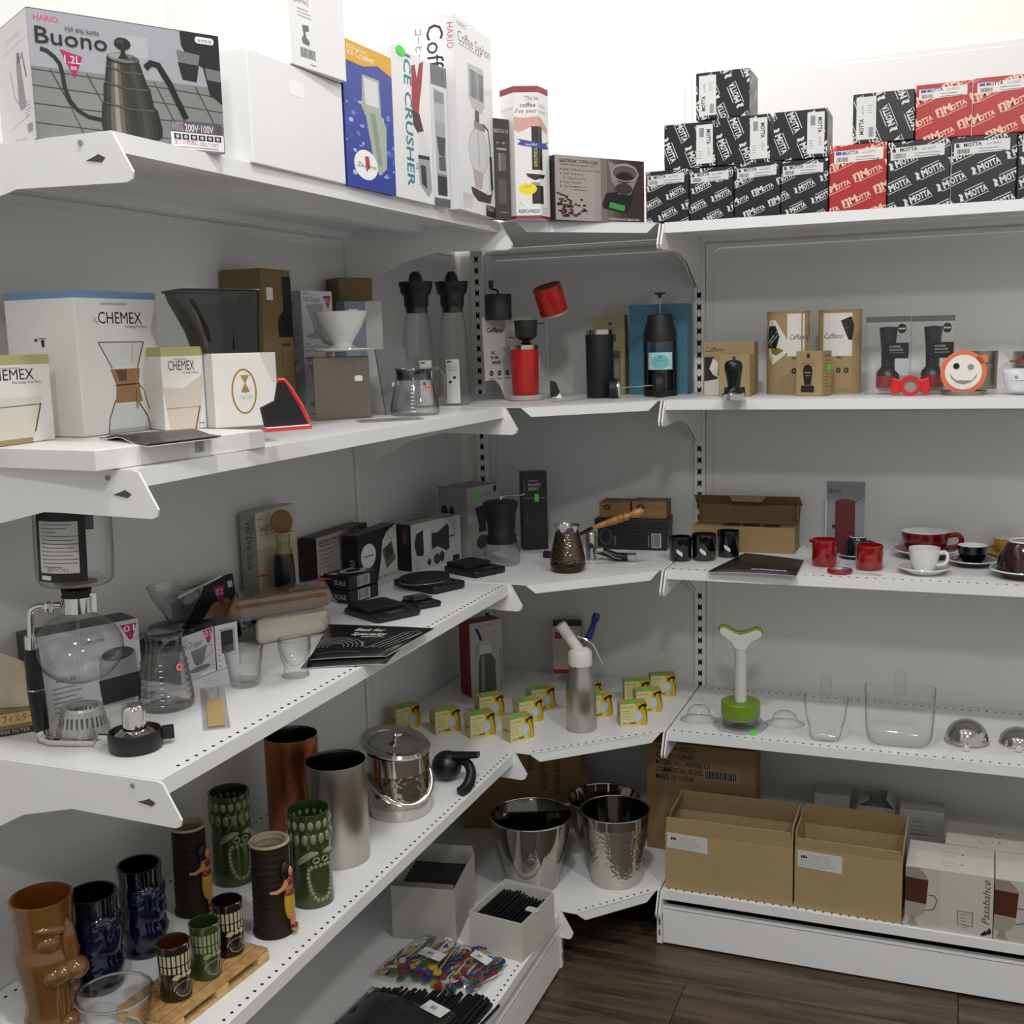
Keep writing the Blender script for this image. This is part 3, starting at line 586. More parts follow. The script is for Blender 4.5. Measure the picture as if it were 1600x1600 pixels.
# ================================================================== red and black patterned boxes, top right
M_BB = mat('navy_black_card', '17181d', .32); M_RB = mat('red_card', 'a81f22', .35)
def motta(label, x0, x1, yt, yb, back, zbase, red=0, style=0, seed=0, group='patterned boxes stacked on the top right shelf', d=.09):
    y = -DR+back+.002
    A = ony(y, x0, yb); B = ony(y, x1, yb); A.z = B.z = zbase; h = top((A+B)/2, yt)
    o = carton('patterned_box', label, A, B, h, d, M_RB if red else M_BB, group, bevel=.0015); W_, D_, H_ = DIM[o.name]
    def logo(f, u, v, s, rot, c, box):
        ca, sa = math.cos(rot), math.sin(rot)
        def q(pts): return [(u+x*ca*s-y*sa*s, v+x*sa*s+y*ca*s) for x, y in pts]
        if box:
            f.poly(q([(0, -.15), (.85, -.15), (.85, .95), (0, .95)]), c); f.poly(q([(.18, -.05), (.62, -.05), (.56, .3), (.66, .45), (.5, .8), (.3, .75), (.36, .4), (.2, .2)]), '8e3a36' if red else '3a3a3e'); x = .95
            f.text('M', (u+x*ca*s)/f.w, (v+x*sa*s)/f.h, s*.95, c, rot, width=s*1.0, bold=.04); x = 1.85
        else:
            f.poly(q([(.05, -.1), (.55, -.1), (.45, .25), (.6, .5), (.42, .85), (.1, .9), (.22, .5), (.1, .25)]), c); x = .85
            f.text('M', (u+x*ca*s)/f.w, (v+x*sa*s)/f.h, s*.8, c, rot, width=s*.75, bold=.05); x = 1.65
        f.text('OTTA', (u+x*ca*s)/f.w, (v+x*sa*s)/f.h, s*(.62 if box else .78), c, rot, width=s*1.9, bold=.04)
        f.poly(q([(.5, -.28), (3.6, -.28), (3.6, -.20), (.5, -.20)]), c)
        if not box: f.poly(q([(1, 1.0), (3.3, 1.0), (3.3, 1.1), (1, 1.1)]), c)
    f = Face(W_, H_); box = red or style == 2; c = 'e6b9a0' if red else 'cfcfcf'; tilt = math.radians(22); rng = random.Random(seed)
    s = .0105; st = .047; rows = .0285;
    if W_ > .085: s *= 1.25; st *= 1.2; rows *= 1.15
    ux = rng.uniform(-.02, 0); rot = tilt
    if style in (1, 3): rot = -math.radians(68) if style == 1 else math.radians(112)
    def pattern(f, rot):
        ca, sa = math.cos(rot), math.sin(rot); ox = rng.uniform(-.01, .01); oy = rng.uniform(-.006, .006)
        for i in range(-5, 6):
            for j in range(-5, 6):
                a = (i+(j % 2)*.42)*st; b_ = j*rows
                logo(f, f.w*.4+ox+a*ca-b_*sa, f.h*.4+oy+a*sa+b_*ca, s, rot, c, box)
    pattern(f, rot)
    k = '1a1a1c'
    if style in (1, 3):
        u0, u1 = ((.63, .95) if style == 1 else (.06, .38)); f.R(u0, .08, u1, .93, 'd4d4d4')
        r2 = -PI/2 if style == 1 else PI/2
        if style == 1: f.text('MOTTA', u1-.12, .82, .0068, k, r2, width=.026, bold=.03); f.text('art.9610', u1-.10, .42, .004, '555555', r2, width=.014); f.barcode(u0+.06, .66, u0+.15, .86); f.lines(u0+.03, .35, 4, .009, .004, .0008, '777777')
        else: f.text('MOTTA', u0+.12, .18, .0068, k, r2, width=.026, bold=.03); f.text('art.1950', u0+.12, .58, .004, '555555', r2, width=.014); f.barcode(u0+.2, .12, u0+.29, .32); f.lines(u0+.18, .75, 4, .009, .004, .0008, '777777')
    else:
        q = .03+rng.uniform(0, .05); c2 = 'dcd6d4' if red else 'd0d0d0'; f.P([(q, .72), (q+.86, .75), (q+.86, .93), (q, .91)], c2)
        kk = '31519a' if red else k
        if red: f.R(q+.03, .85, q+.13, .90, kk)
        else: f.P([(q+.03, .84), (q+.09, .84), (q+.07, .90), (q+.03, .90)], k)
        f.text('MOTTA', q+.15, .845, .0058, kk if red and seed < 90 else k, math.radians(2), width=W_*.28, bold=.03); f.text('art.%d' % rng.choice((2650, 2890, 2635, 9012, 7061, 2475)), q+.5, .85, .0042, '555555', math.radians(2), width=W_*.22); f.barcode(q+.05, .745, q+.25, .815); f.lines(q+.38, .80, 2, W_*.42, .0045, .0012, '777777'); f.R(q+.75, .745, q+.78, .765, '777777')
    f.build('front_print', o, 'front', DIM[o.name]); 
    g = Face(D_, H_); pattern(g, tilt); g.build('side_print', o, 'right', DIM[o.name])
    g = Face(D_, H_); pattern(g, tilt); g.build('side_print', o, 'left', DIM[o.name])
    return o, h
zz = z1+.0004
b1, h1 = motta('leftmost black patterned box of the bottom row, next to the coffee scale box', 1009.5, 1076, 266, 348, 0, zz, seed=1)
b2, h2 = motta('second black patterned box from the left in the bottom row', 1077.5, 1145.5, 262, 344, 0, zz, seed=2)
b3, h3 = motta('third black patterned box in the bottom row, its lettering set in square emblems', 1147.5, 1218.5, 254, 339.5, 0, zz, style=2, seed=3)
b4, h4 = motta('black patterned box in the bottom row touching the lone red box', 1220, 1293, 250, 334.5, 0, zz, seed=4)
b5, h5 = motta('red patterned box in the bottom row among black ones', 1295.5, 1384, 225, 329.5, 0, zz, red=1, seed=5)
b6, h6 = motta('large black patterned box right of the red one in the bottom row', 1386, 1483, 219, 323.5, 0, zz, seed=6)
b7, h7 = motta('large black patterned box, second right of the bottom row\'s red one', 1485, 1586, 211, 318, 0, zz, seed=7)
b8, h8 = motta('black patterned box cut off by the right edge of the view, bottom row', 1588, 1690, 205, 312, 0, zz, seed=8)
hb = max(h1, h2)+.0006+.0016; hb2 = max(h2, h3); hb3 = max(h3, h4)
c1, k1 = motta('black patterned box lying on its side, left one of the second row', 1038, 1118, 192, 261.5, .004, zz+max(h1, h2)+.0005, style=1, seed=11)
c2, k2 = motta('black patterned box lying on its side, middle of the second row', 1119.5, 1203, 181, 256, .004, zz+max(h2, h3)+.0005, style=1, seed=12)
c3, k3 = motta('black patterned box lying on its side beside the gap in the second row', 1209, 1292, 172, 247, .004, zz+max(h3, h4)+.0005, style=1, seed=13)
motta('single black patterned box at the very top of the left stack', 1087.5, 1171, 110, 186.5, .006, zz+max(h2, h3)+.0005+max(k1, k2)+.0005, style=3, seed=14)
motta('black patterned box on its side standing on the lone red box', 1332, 1428, 143, 219, .004, zz+max(h5, h6)+.0005, style=3, seed=15)
motta('red patterned box in the upper row, the left one of two', 1430, 1517, 129, 215, .004, zz+max(h6, h7)+.0005, red=1, seed=16)
motta('red patterned box in the upper row at the right edge of the view', 1518.5, 1612, 118, 208, .004, zz+max(h7, h8)+.0005, red=1, seed=97)
# ================================================================== second shelf, left
M_GW = mat('gloss_white_card', 'ececec', .25)
# flat carton lying along the front
A = on(z2, 151, 738); B = on(z2, 415, 700); hf = .0212
fc = carton('flat_carton', 'flat white carton lying along the front of the left shelf under the booklet', A, B, hf, .215, mat('flat_white_card', 'e4e2df', .45), z=z2+.0004)
f = Face(DIM[fc.name][0], hf); f.R(.50, .0, .62, .9, 'eeeeec'); f.barcode(.54, .25, .60, .85); f.build('barcode_label', fc, 'front', DIM[fc.name])
zc = z2+hf+.001
def on_c(px, py): return on(zc, px, py)
M_CHX = mat('chemex_white_card', 'dedcd8', .45)
def letter_box(label, A, B, h, d, band, kind):
    o = carton('coffee_maker_box' if kind == 0 else 'filter_box', label, A, B, h, d, M_CHX, z=zc); W_, D_, H_ = DIM[o.name]
    f = Face(W_, H_); t = .05 if kind == 0 else .11
    f.R(0, 1-t, 1, 1, band)
    f.R(.30, 1-t-.045, .62, 1-t-.03, 'a9aeb4')
    if kind == 0:
        f.text('CHEMEX', .26, .775, .0135, '17191b', width=W_*.54); f.text('the', .20, .80, .005, '8a8d90', rot=-.7, width=.008); f.text('Pure Design. Pure Flavor.', .58, .745, .0032, '55585b', width=W_*.28)
        f.P([(.24, .645), (.80, .645), (.68, .47), (.37, .47)], 'd2d2cf'); f.line([(.24, .645), (.80, .645)], .0011, '3a3d3e'); f.line([(.24, .645), (.385, .46)], .0013, '33383a'); f.line([(.80, .645), (.70, .46)], .0016, '33383a'); f.line([(.66, .64), (.63, .50)], .0008, '7a7d7e')
        f.P([(.36, .20), (.68, .20), (.80, .10), (.83, .0), (.28, .0), (.28, .05), (.31, .12)], 'cfd0cf'); f.line([(.40, .24), (.31, .11), (.285, .0)], .0015, '303536'); f.line([(.66, .24), (.79, .10), (.82, .0)], .0018, '303536'); f.P([(.3, .03), (.82, .03), (.81, 0), (.29, 0)], 'a9abab')
        f.P([(.36, .455), (.73, .455), (.70, .34), (.74, .215), (.40, .215), (.42, .34)], '94734f'); f.P([(.42, .45), (.56, .45), (.55, .37), (.46, .37)], '5f4429'); f.line([(.41, .34), (.71, .345)], .0016, '3b2718'); f.line([(.66, .45), (.68, .36), (.67, .30), (.665, .25), (.68, .17)], .0013, 'c08a4e'); f.line([(.70, .34), (.76, .30), (.79, .22), (.82, .15)], .0011, '4a3020'); f.line([(.67, .31), (.655, .23), (.66, .16)], .0011, '4a3020'); f.ell(.69, .32, .03, .012, 'a5783f', 8)
    else:
        f.text('CHEMEX', .16, .72, .0115, '17191b', width=W_*.62); f.text('Pure Design. Pure Flavor.', .5, .675, .003, '55585b', width=W_*.38)
        if kind == 1: f.P([(.12, .52), (.86, .52), (.74, .10), (.70, 0), (.25, 0), (.22, .1)], 'd0cdbf'); f.line([(.12, .42), (.85, .43)], .001, '55564e'); f.line([(.84, .44), (.74, .12)], .0022, '4a4d48'); f.line([(.14, .44), (.26, .06)], .0014, '777a74'); f.R(.24, .0, .70, .06, '9c8a63')
        else: f.P([(.0, .52), (.5, .50), (.95, .66), (.96, .52), (.82, .0), (.12, 0)], 'c9bfb2'); f.line([(.86, .28), (.72, .0)], .0016, '4f5250'); f.line([(.06, .26), (.86, .27)], .0008, '8a8378'); f.R(.82, .06, .95, .075, '8a8d90')
    f.build('front_print', o, 'front', DIM[o.name])
    f = Face(D_, H_); f.R(0, 1-t, 1, 1, band)
    if kind == 0:
        for v in (.62, .46): f.line([(.46, v+.06), (.56, v+.06)], .001, '333333'); f.P([(.49, v+.05), (.54, v+.05), (.535, v), (.50, v)], '15161a'); f.ell(.42, v+.05, .03, .012, '55575a', 8)
    f.build('side_print', o, 'left', DIM[o.name]); return o
A = on_c(133, 683); B = on_c(257, 668.5)
letter_box('large white coffee maker box with a blue top band and an hourglass carafe picture', A, B, top(B, 458), .105, '6f8fb0', 0)
A = on_c(-38, 703); B = on_c(87, 686)
letter_box('white filter box with a pale yellow band, cut off by the left edge', A, B, top(B, 553), .032, 'aaa86f', 1)
A = on_c(259, 673); B = on_c(324, 668.3)
letter_box('small white filter box with an olive band, right of the carafe picture box', A, B, top(B, 541), .05, 'aaa86f', 2)
# booklet on the flat carton
bk = thing('booklet', 'open dark glossy booklet lying on the flat white carton', 'booklet', (0, 0, 0)); q = [on_c(155, 686), on_c(232, 696), on_c(346, 682), on_c(272, 675)]
b = MB(); n = 8; vs = []
for i in range(n+1):
    t = i/n; p = q[0].lerp(q[1], t); r_ = q[3].lerp(q[2], t); hz = .0015+.006*math.sin(PI*min(1, t*1.2))**2
    vs += [(p.x, p.y, zc+hz), (r_.x, r_.y, zc+hz*.8)]
b.add(vs, [(2*i, 2*i+1, 2*i+3, 2*i+2) for i in range(n)]); o = b.obj('cover', mat('booklet_dark', '211d1f', .25), bk)
sd = o.modifiers.new('thick', 'SOLIDIFY'); sd.thickness = .0012
b = MB(); b.add([(v[0], v[1], v[2]-.0022) for v in vs], [(2*i, 2*i+1, 2*i+3, 2*i+2) for i in range(n)]); o = b.obj('pages', mat('booklet_pages', 'd9d6d4', .3), bk); sd = o.modifiers.new('thick', 'SOLIDIFY'); sd.thickness = .001
# white cube box with golden emblem
A = on_c(338, 669.5); B = on_c(436, 662.5); hg = top(A, 553)
gb2 = carton('filter_cone_box', 'white cube box with a golden hourglass emblem in a ring', A, B, hg, .075, M_CHX, z=zc)
W_, D_, H_ = DIM[gb2.name]; f = Face(W_, H_); G = '9c8236'
f.ring(.47, .48, .20, .31, .0022, G); f.P([(.42, .70), (.56, .70), (.49, .585)], G); f.P([(.49, .60), (.42, .47), (.56, .47)], G); f.R(.485, .44, .495, .47, G); f.text('THE CAN', .40, .37, .0048, 'bdb9ae', width=W_*.19); f.P([(.75, 1), (1, 1), (1, .55), (.93, .6)], 'c9c7c3')
f.build('front_print', gb2, 'front', DIM[gb2.name])
# smoked hopper on it
zg = zc+hg+.0006; C = (A+B)/2; rz = gb2.rotation_euler.z; c_ = gb2.location
M_SMOKE = glass('smoked_plastic', (.30, .285, .28), .45, .14, .06)
hp = thing('smoked_hopper', 'smoky dark plastic funnel standing on the golden emblem box', 'funnel', (c_.x, c_.y, zg), rz)
w0, w1 = .076, .099; dd0, dd1 = .06, .07
def ring4(w, d, z, ox, r=.012): return [(x+ox, y, z) for x, y in rrect(-w/2, -d/2, w/2, d/2, r, 4)]
b = MB(); lev = [(w0*.96, dd0*.9, 0, -.006), (w0*.97, dd0*.9, .003, -.006), (w0*1.04, dd0*1.0, .028, -.010), (w1*.96, dd1, .062, -.018), (w1, dd1, .0745, -.020)]
rs = [ring4(*l) for l in lev]; n = len(rs[0]); vs = [v for r_ in rs for v in r_]; b.add(vs, [(i*n+k, i*n+(k+1) % n, (i+1)*n+(k+1) % n, (i+1)*n+k) for i in range(len(rs)-1) for k in range(n)]+[tuple(range(n-1, -1, -1))]); b.obj('body', M_SMOKE, hp, smooth=True)
b = MB(); rr_ = ring4(w1+.003, dd1+.003, .0745, -.020); b.tube(rr_, .0016, 6, closed=True); b.obj('rim', mat('smoke_rim', '2b2a2b', .3), hp, smooth=True)
b = MB(); b.box(-.008, -.03, .004, .008, -.022, .06); b.obj('inner_tube', M_SMOKE, hp)
# red and black wedge at the carton's end
M_RED = mat('red_gloss', 'b0181b', .3); M_COR = mat('coral_red', 'd8433f', .4)
pz = zc
pw = thing('card_holder', 'small red and black folded holder at the end of the flat carton', 'holder', on_c(443, 672), rz)
b = MB(); b.prism([(-.028, -.012), (.030, -.012), (.040, .012), (-.020, .014)], 0, .004); b.obj('base', [M_COR], pw)
b = MB(); b.prism([(-.026, -.011), (.028, -.011), (.036, .010), (-.018, .012)], .004, .0048); b.obj('base_top', M_TAG, pw)
b = MB(); P4 = [(-.022, .005), (.030, .005), (.004, .054), (-.003, .055), (-.008, .034), (-.026, .027)]; b.prism(P4, -.004, .004, xf=lambda x, y, z: (x, z, y)); b.obj('flap', M_RUBBER, pw)
b = MB(); b.tube([(.033, 0, .006), (.024, 0, .026), (.012, 0, .046), (.003, 0, .057), (-.004, 0, .057)], .003, 6); b.obj('edge', M_COR, pw)
# tall kraft box
A = onx(.080, 413, 540); B = onx(.080, 459, 540); A.z = B.z = z2
kb2 = carton('kraft_box', 'tallest kraft box on the second shelf, with a black bottle silhouette', A, B, top(A, 419), .072, mat('kraft_box_card', '75643f', .7, noise=.08), z=z2+.0004)
W_, D_, H_ = DIM[kb2.name]; f = Face(W_, H_); f.P([(.70, .955), (1, .955), (1, .56), (.50, .56), (.50, .66), (.56, .70), (.70, .73)], '14120e'); f.R(.16, .80, .38, .88, 'e4e2dd')
for u0, v0, u1, v1 in ((.58, .36, .60, .52), (.58, .50, .9, .52), (.66, .10, .68, .22), (.66, .10, .95, .115)): f.R(u0, v0, u1, v1, '4a3c22')
f.build('front_print', kb2, 'front', DIM[kb2.name])
# two dripper boxes, one on the other
def dripper_box(label, A, B, h, d, z, top_=1, m='d6d5d8'):
    o = carton('dripper_box', label, A, B, h, d, ink(m), z=z); W_, D_, H_ = DIM[o.name]; f = Face(W_, H_); f.R(0, 0, 1, 1, 'd9d8dc')
    f.text('HARIO', .06, .93, .0042, 'a02a50', width=.014); f.P([(.70, .92), (.95, .92), (.88, .70), (.84, .70)], MAG); f.text('02', .755, .80, .006, 'f0dfe6', width=W_*.13); f.text('V60 Dripper', .06, .80, .009, '4a4a50', width=W_*.55)
    f.P([(.14, .75), (.70, .78), (.60, .45), (.52, .30), (.36, .30), (.28, .5)], 'a9a7b4'); f.ell(.46, .19, .36, .05, 'a3a1ae'); f.P([(.38, .3), (.54, .3), (.6, .19), (.32, .19)], '9a98a6'); f.R(.12, .04, .2, .06, '55555a'); f.R(.8, .06, .95, .08, '55555a')
    f.build('front_print', o, 'front', DIM[o.name]); f = Face(D_, H_); f.R(0, 0, 1, 1, 'b8b7ba'); f.P([(.2, .75), (.7, .8), (.55, .45), (.3, .45)], '6d6c72'); f.lines(.2, .32, 8, D_*.6, .006, .002, '77767c'); f.build('side_print', o, 'left', DIM[o.name]); return o
A = on(z2, 486, 657.5)+Vector((-.03, .05, 0)); B = A+Vector((.034, .052, 0)); hd = .093
A = onx(.066, 472, 500); B = onx(.078, 520, 500); A.z = B.z = z2; hd = top(A, 543)
d1 = dripper_box('white and grey dripper box at the bottom of a stack of two', A, B, hd, .055, z2+.0004)
dripper_box('dripper box with a magenta 02 mark, top of the stack of two', A, B, top(A, 455)-hd, .055, z2+hd+.0012)
# brushed steel drip stand with a ceramic cone
A = on(z2, 494, 658); B = on(z2, 580, 652.5); hs = top(A, 559); e = (B-A); ws = Vector((e.x, e.y, 0)).length; rz = math.atan2(e.y, e.x)
nn = Vector((-e.y, e.x, 0)).normalized(); cc = (A+B)/2
st = thing('drip_stand', 'brushed metal drip stand with a dark ribbed side carrying a ceramic cone', 'stand', (cc.x, cc.y, z2+.0004), rz)
M_NICK = mat('satin_nickel_sheet', '7d766a', .36, .75, noise=.12, nscale=6, bump=.05, bscale=40, stretch=(50, 50, 1))
dS = .07
MB().box(-ws/2, 0, 0, ws/2, .0016, hs).obj('front_sheet', M_NICK, st)
MB().box(-ws/2, 0, hs-.0016, ws/2, .03, hs).obj('top_sheet', M_NICK, st)
MB().box(-ws/2, -.006, 0, ws/2, .0, .0016).obj('foot_sheet', M_NICK, st)
b = MB()
for k in range(22): b.box(ws/2-.006, .003, .004+k*(hs-.012)/22, ws/2-.001, dS, .004+(k+.65)*(hs-.012)/22)
b.box(ws/2-.008, .003, 0, ws/2-.005, dS, hs-.004); b.obj('ribbed_side', mat('dark_rib', '1f1e1d', .5), st)
MB().box(-ws*.22, -.002, hs+.0002, ws*.5, .03, hs+.007).obj('acrylic_bar', M_ACRYL, st)
f = Face(.014, .009); f.poly(rrect(0, 0, .014, .009, .003), 'e9e9e6'); o = f.build('price_tag', st, 'front'); o.location = (ws*.30, 0, hs*.60)
zt = z2+hs+.0078
M_CER = mat('white_ceramic', 'dfe0dc', .12, coat=.3)
P = cc+nn*.016
v6 = thing('ceramic_dripper', 'white ceramic coffee dripper standing on the metal drip stand', 'dripper', (P.x+.006, P.y+.008, zt), rz)
MB().lathe(shell(smoothp([(.016, .012), (.022, .022), (.032, .038), (.0405, .055), (.0435, .0635)], 3), .0028), 36).obj('cone', M_CER, v6, smooth=True)
b = MB(); b.lathe([(.0001, .0), (.044, .001), (.050, .0035), (.0495, .005), (.03, .0055), (.017, .010), (.0165, .014)], 36); b.obj('saucer_foot', M_CER, v6, smooth=True)
b = MB(); b.tube([(-.010, .036, .055), (-.016, .050, .054), (-.016, .052, .036), (-.012, .042, .018), (-.008, .02, .012)], .0042, 8); b.obj('handle', M_CER, v6, smooth=True)
b = MB(); b.prism([(.02, .057), (.044, .0575), (.046, .068), (.026, .068)], -.006, .006, xf=lambda x, y, z: (x*.8, z+.02, y)); b.obj('spout', M_CER, v6)
# kraft boxes, blue-grey box and cards behind
A = Vector((.045, -.628, z2)); B = Vector((.082, -.573, z2))
k3 = carton('kraft_box', 'brown kraft box with a black band, behind the ceramic dripper', A, B, top(A, 434), .06, mat('kraft_box_card', '75643f', .7, noise=.08), z=z2+.0004)
f = Face(DIM[k3.name][0], DIM[k3.name][2]); f.R(.35, .55, 1, .70, '14120e'); f.build('front_print', k3, 'front', DIM[k3.name])
A = Vector((.085, -.682, z2)); B = Vector((.123, -.619, z2))
k4 = carton('dripper_box', 'bluish grey box just behind the ceramic dripper cone', A, B, top(A, 471), .03, ink('8d93a8'), z=z2+.0004)
f = Face(DIM[k4.name][0], DIM[k4.name][2]); f.R(.55, 0, 1, 1, 'c6c6c4'); f.text('HARIO', .1, .9, .004, '7a3a60', width=.016); f.build('front_print', k4, 'front', DIM[k4.name])
def leaning(name, label, A, B, h, lean, m, t=.0016, cat='card', z=None):
    A = Vector(A); B = Vector(B); e = B-A; w_ = Vector((e.x, e.y, 0)).length; r_ = math.atan2(e.y, e.x); c = (A+B)/2
    o = MB().box(-w_/2, 0, 0, w_/2, t, h).obj(name, m, None, (c.x, c.y, z or A.z), (-lean, 0, r_)); o.rotation_euler = (-lean, 0, r_)
    DIM[o.name] = (w_, 0, h); return tag(o, label, cat)
A = Vector((.178, -.722, z2)); B = Vector((.206, -.668, z2))
gc_ = leaning('grey_card', 'grey card leaning behind the glass server', A, B, .112, .22, mat('grey_card_m', '77777a', .5), .003)
f = Face(.02, .012); f.poly(rrect(.001, .001, .008, .009, .002), 'e6e6e4'); f.poly(rrect(.010, .003, .016, .012, .002), 'e6e6e4'); o = f.build('price_tag', gc_, 'front'); o.location = (.0, 0, .046)
# glass bottles with dark stoppers
M_CAP = mat('dark_green_black', '141813', .45)
def bottle(label, C, label_z, rz, hb=.175):
    t = thing('glass_bottle', label, 'bottle', C, rz, 'tall glass bottles with dark stoppers')
    k = hb/.175
    MB().lathe([(.0001, 0), (.026, 0), (.0285, .004), (.0285, .06*k), (.0275, .10*k), (.0245, .130*k), (.0205, .150*k), (.0200, .175*k)], 32).obj('body', M_GLASS, t, smooth=True)
    if False: MB().lathe([(.0001, .0015), (.025, .0015), (.027, .005), (.027, .06*k), (.026, .10*k), (.023, .129*k), (.019, .149*k), (.0188, .172*k)], 32).obj('inner_wall', M_GLASS, t, smooth=True)
    c = MB(); c.lathe([(.0001, .150*k), (.0185, .151*k), (.0205, .160*k), (.0225, .163*k), (.0225, .178*k), (.0275, .182*k), (.0315, .198*k), (.0315, .2005*k), (.013, .2005*k), (.0115, .210*k), (.006, .2165*k), (.0001, .2175*k)], 28); c.obj('stopper', M_CAP, t, smooth=True)
    f = Face(.026, .082); f.R(0, 0, 1, 1, 'c9c9c6'); f.R(.1, .93, .4, .965, '333333'); f.text('MY BOTTLE', .1, .80, .004, '8a8a88', width=.019); f.text('WATER', .12, .73, .0045, '77777a', width=.019)
    for u, v in ((.62, .58), (.30, .48)): f.ell(u, v, .10, .03, '17181a', 6); f.P([(u-.14, v+.01), (u, v+.05), (u+.14, v+.01), (u+.08, v-.02), (u-.08, v-.02)], '17181a')
    f.line([(.2, .40), (.2, .2), (.75, .2), (.75, .42)], .0006, 'a5a5a2'); f.R(.1, .06, .4, .07, '8a8a88'); f.R(.1, .04, .3, .046, '8a8a88')
    def cv(u, v, e): a = (u-.013)/.0292-PI/2; return ((.0290+e)*math.cos(a), (.0290+e)*math.sin(a), v+.004)
    f.build('paper_label', t, curve=cv); return t
C, r = stand(z2, 712, 634, 58); hB = top(C, 424)/.2175*.175
bottle('tall clear glass bottle with dark stopper, right one of two, nearest the corner', (C.x, C.y, z2+.0004), .1, face_cam(C)-.12, hB)
C2, r = stand(z2, 640, 640, 52); C2 += Vector((.0, .045, 0)); hB2 = top(C2, 424)/.2175*.175
bottle('tall clear glass bottle with dark stopper, left one behind the glass server', (C2.x, C2.y, z2+.0004), .1, face_cam(C2)+.5, hB2)
# glass server
def server(label, C, R, H, rz, handle=True, rings=0):
    t = thing('glass_server', label, 'coffee server', C, rz)
    MB().lathe(shell(smoothp([(R*.93, 0), (R, R*.12), (R*.98, H*.25), (R*.82, H*.62), (R*.70, H*.84), (R*.74, H*.96), (R*.80, H)], 3), .0012), 36).obj('body', M_GLASS, t, smooth=True)
    MB().lathe([(R*.705, H*.74), (R*.685, H*.84), (R*.735, H*.96), (R*.745, H*.97)], 36).obj('collar', glass('grey_band', (.30, .30, .31), .5, .15, .08), t, smooth=True)
    if handle: b = MB(); b.tube([(R*.74, 0, H*.95), (R*1.05, 0, H*.98), (R*1.28, 0, H*.8), (R*1.25, 0, H*.45), (R*1.02, 0, H*.22)], .0032, 8); b.obj('handle', M_GLASS, t, smooth=True)
    else:
        b = MB()
        for k in range(rings): zq = H*(.12+.58*k/rings); rq = R*(.995-.28*(zq/H)**1.3); b.tube([(rq*math.cos(2*PI*i/36), rq*math.sin(2*PI*i/36), zq) for i in range(36)], .0008, 5, closed=True)
        b.obj('moulded_rings', M_GLASS, t, smooth=True)['kind'] = 'stuff'; MB().prism([(-R*.62, -R*.2), (-R*1.0, -R*.05), (-R*1.0, R*.05), (-R*.62, R*.2)], H*.955, H*.985).obj('spout', M_GLASS, t)
    f = Face(.011, .011); f.P([(.5, 0), (1, .25), (1, .75), (.5, 1), (0, .75), (0, .25)], 'b43a30'); f.ring(.5, .5, .36, .36, .0009, 'e8dcd8', 12)
    def cv(u, v, e): a = (u-.0055)/(R*.84)-PI/2+.55; zz_ = v+H*.52; rr_ = R*.885-(v/.011)*R*.06; return ((rr_+.0012+e)*math.cos(a), (rr_+.0012+e)*math.sin(a), zz_)
    f.build('red_mark', t, curve=cv)
    b = MB()
    for k in range(8):
        a = -PI/2-.25; zz_ = H*(.10+.075*k); rr_ = R*(.995-.028*k)
        b.add([((rr_+.001)*math.cos(a+d_), (rr_+.001)*math.sin(a+d_), zz_+g) for d_, g in ((-.07, 0), (.07, 0), (.07, .0012), (-.07, .0012))], [(0, 1, 2, 3)])
    b.obj('volume_marks', M_TAG, t); return t
C, r = stand(z2, 649, 651, 78); server('small glass coffee server with a grey collar, in front of the glass bottles', (C.x, C.y, z2+.0004), r, top(C, 575), face_cam(C)+.15)
o = MB().prism(rrect(-.05, -.012, .05, .03, .004), 0, .0025).obj('acrylic_plate', M_ACRYL, None, on(z2, 612, 658)+Vector((0, .0, .0004)), .75); tag(o, 'clear acrylic plate lying at the shelf edge beside the glass server', 'plate')
# ================================================================== second shelf, corner
M_GREY = mat('charcoal_plastic', '2a2927', .5)
# display card with wavy edge
D0 = Vector((.228, -.250, z2)); rzd = math.radians(66)
dc = thing('display_card', 'white folded display card with round icons behind the red tumbler', 'card', (D0.x, D0.y, z2+.0004), rzd)
o = MB(); prof = [(-.085, 0), (-.088, .15), (-.05, .150), (.045, .150), (.05, .10), (.075, .055), (.085, 0), (.040, 0), (.036, .005), (-.02, .0), (-.045, 0), (-.055, .03), (-.07, .042), (-.08, .04), (-.083, 0)]
o.prism([(-.085, .04), (-.09, .165), (.05, .165), (.055, .11), (.085, .04), (.09, 0), (-.03, 0), (-.045, .03), (-.06, .042)], -.0006, .0006, xf=lambda x, y, z: (x, z, y)); o.obj('card', mat('display_white', 'bdbbb5', .5), dc)
f = Face(.17, .165); f.text('Cafflano', .04, .82, .009, '17181a', width=.045, shear=.3, bold=.02)
f.text('ALL', .10, .56, .006, '17181a', width=.012, bold=.04); f.text('IN ONE', .10, .50, .006, '17181a', width=.02, bold=.04); f.text('MAKER', .12, .44, .006, '17181a', width=.024, bold=.04)
for k in range(3): f.ell(.10+.13*k, .33, .032, .034, '17181a', 14); f.ell(.10+.13*k, .33, .011, .012, 'bdbbb5', 8); f.R(.06+.13*k, .26, .14+.13*k, .27, '55565a')
f.P([(.28, .62), (.55, .66), (.7, .5), (.6, .30), (.45, .45)], 'a9a7a1'); o = f.build('print', dc, 'front'); o.location = (0, -.0006, 0)
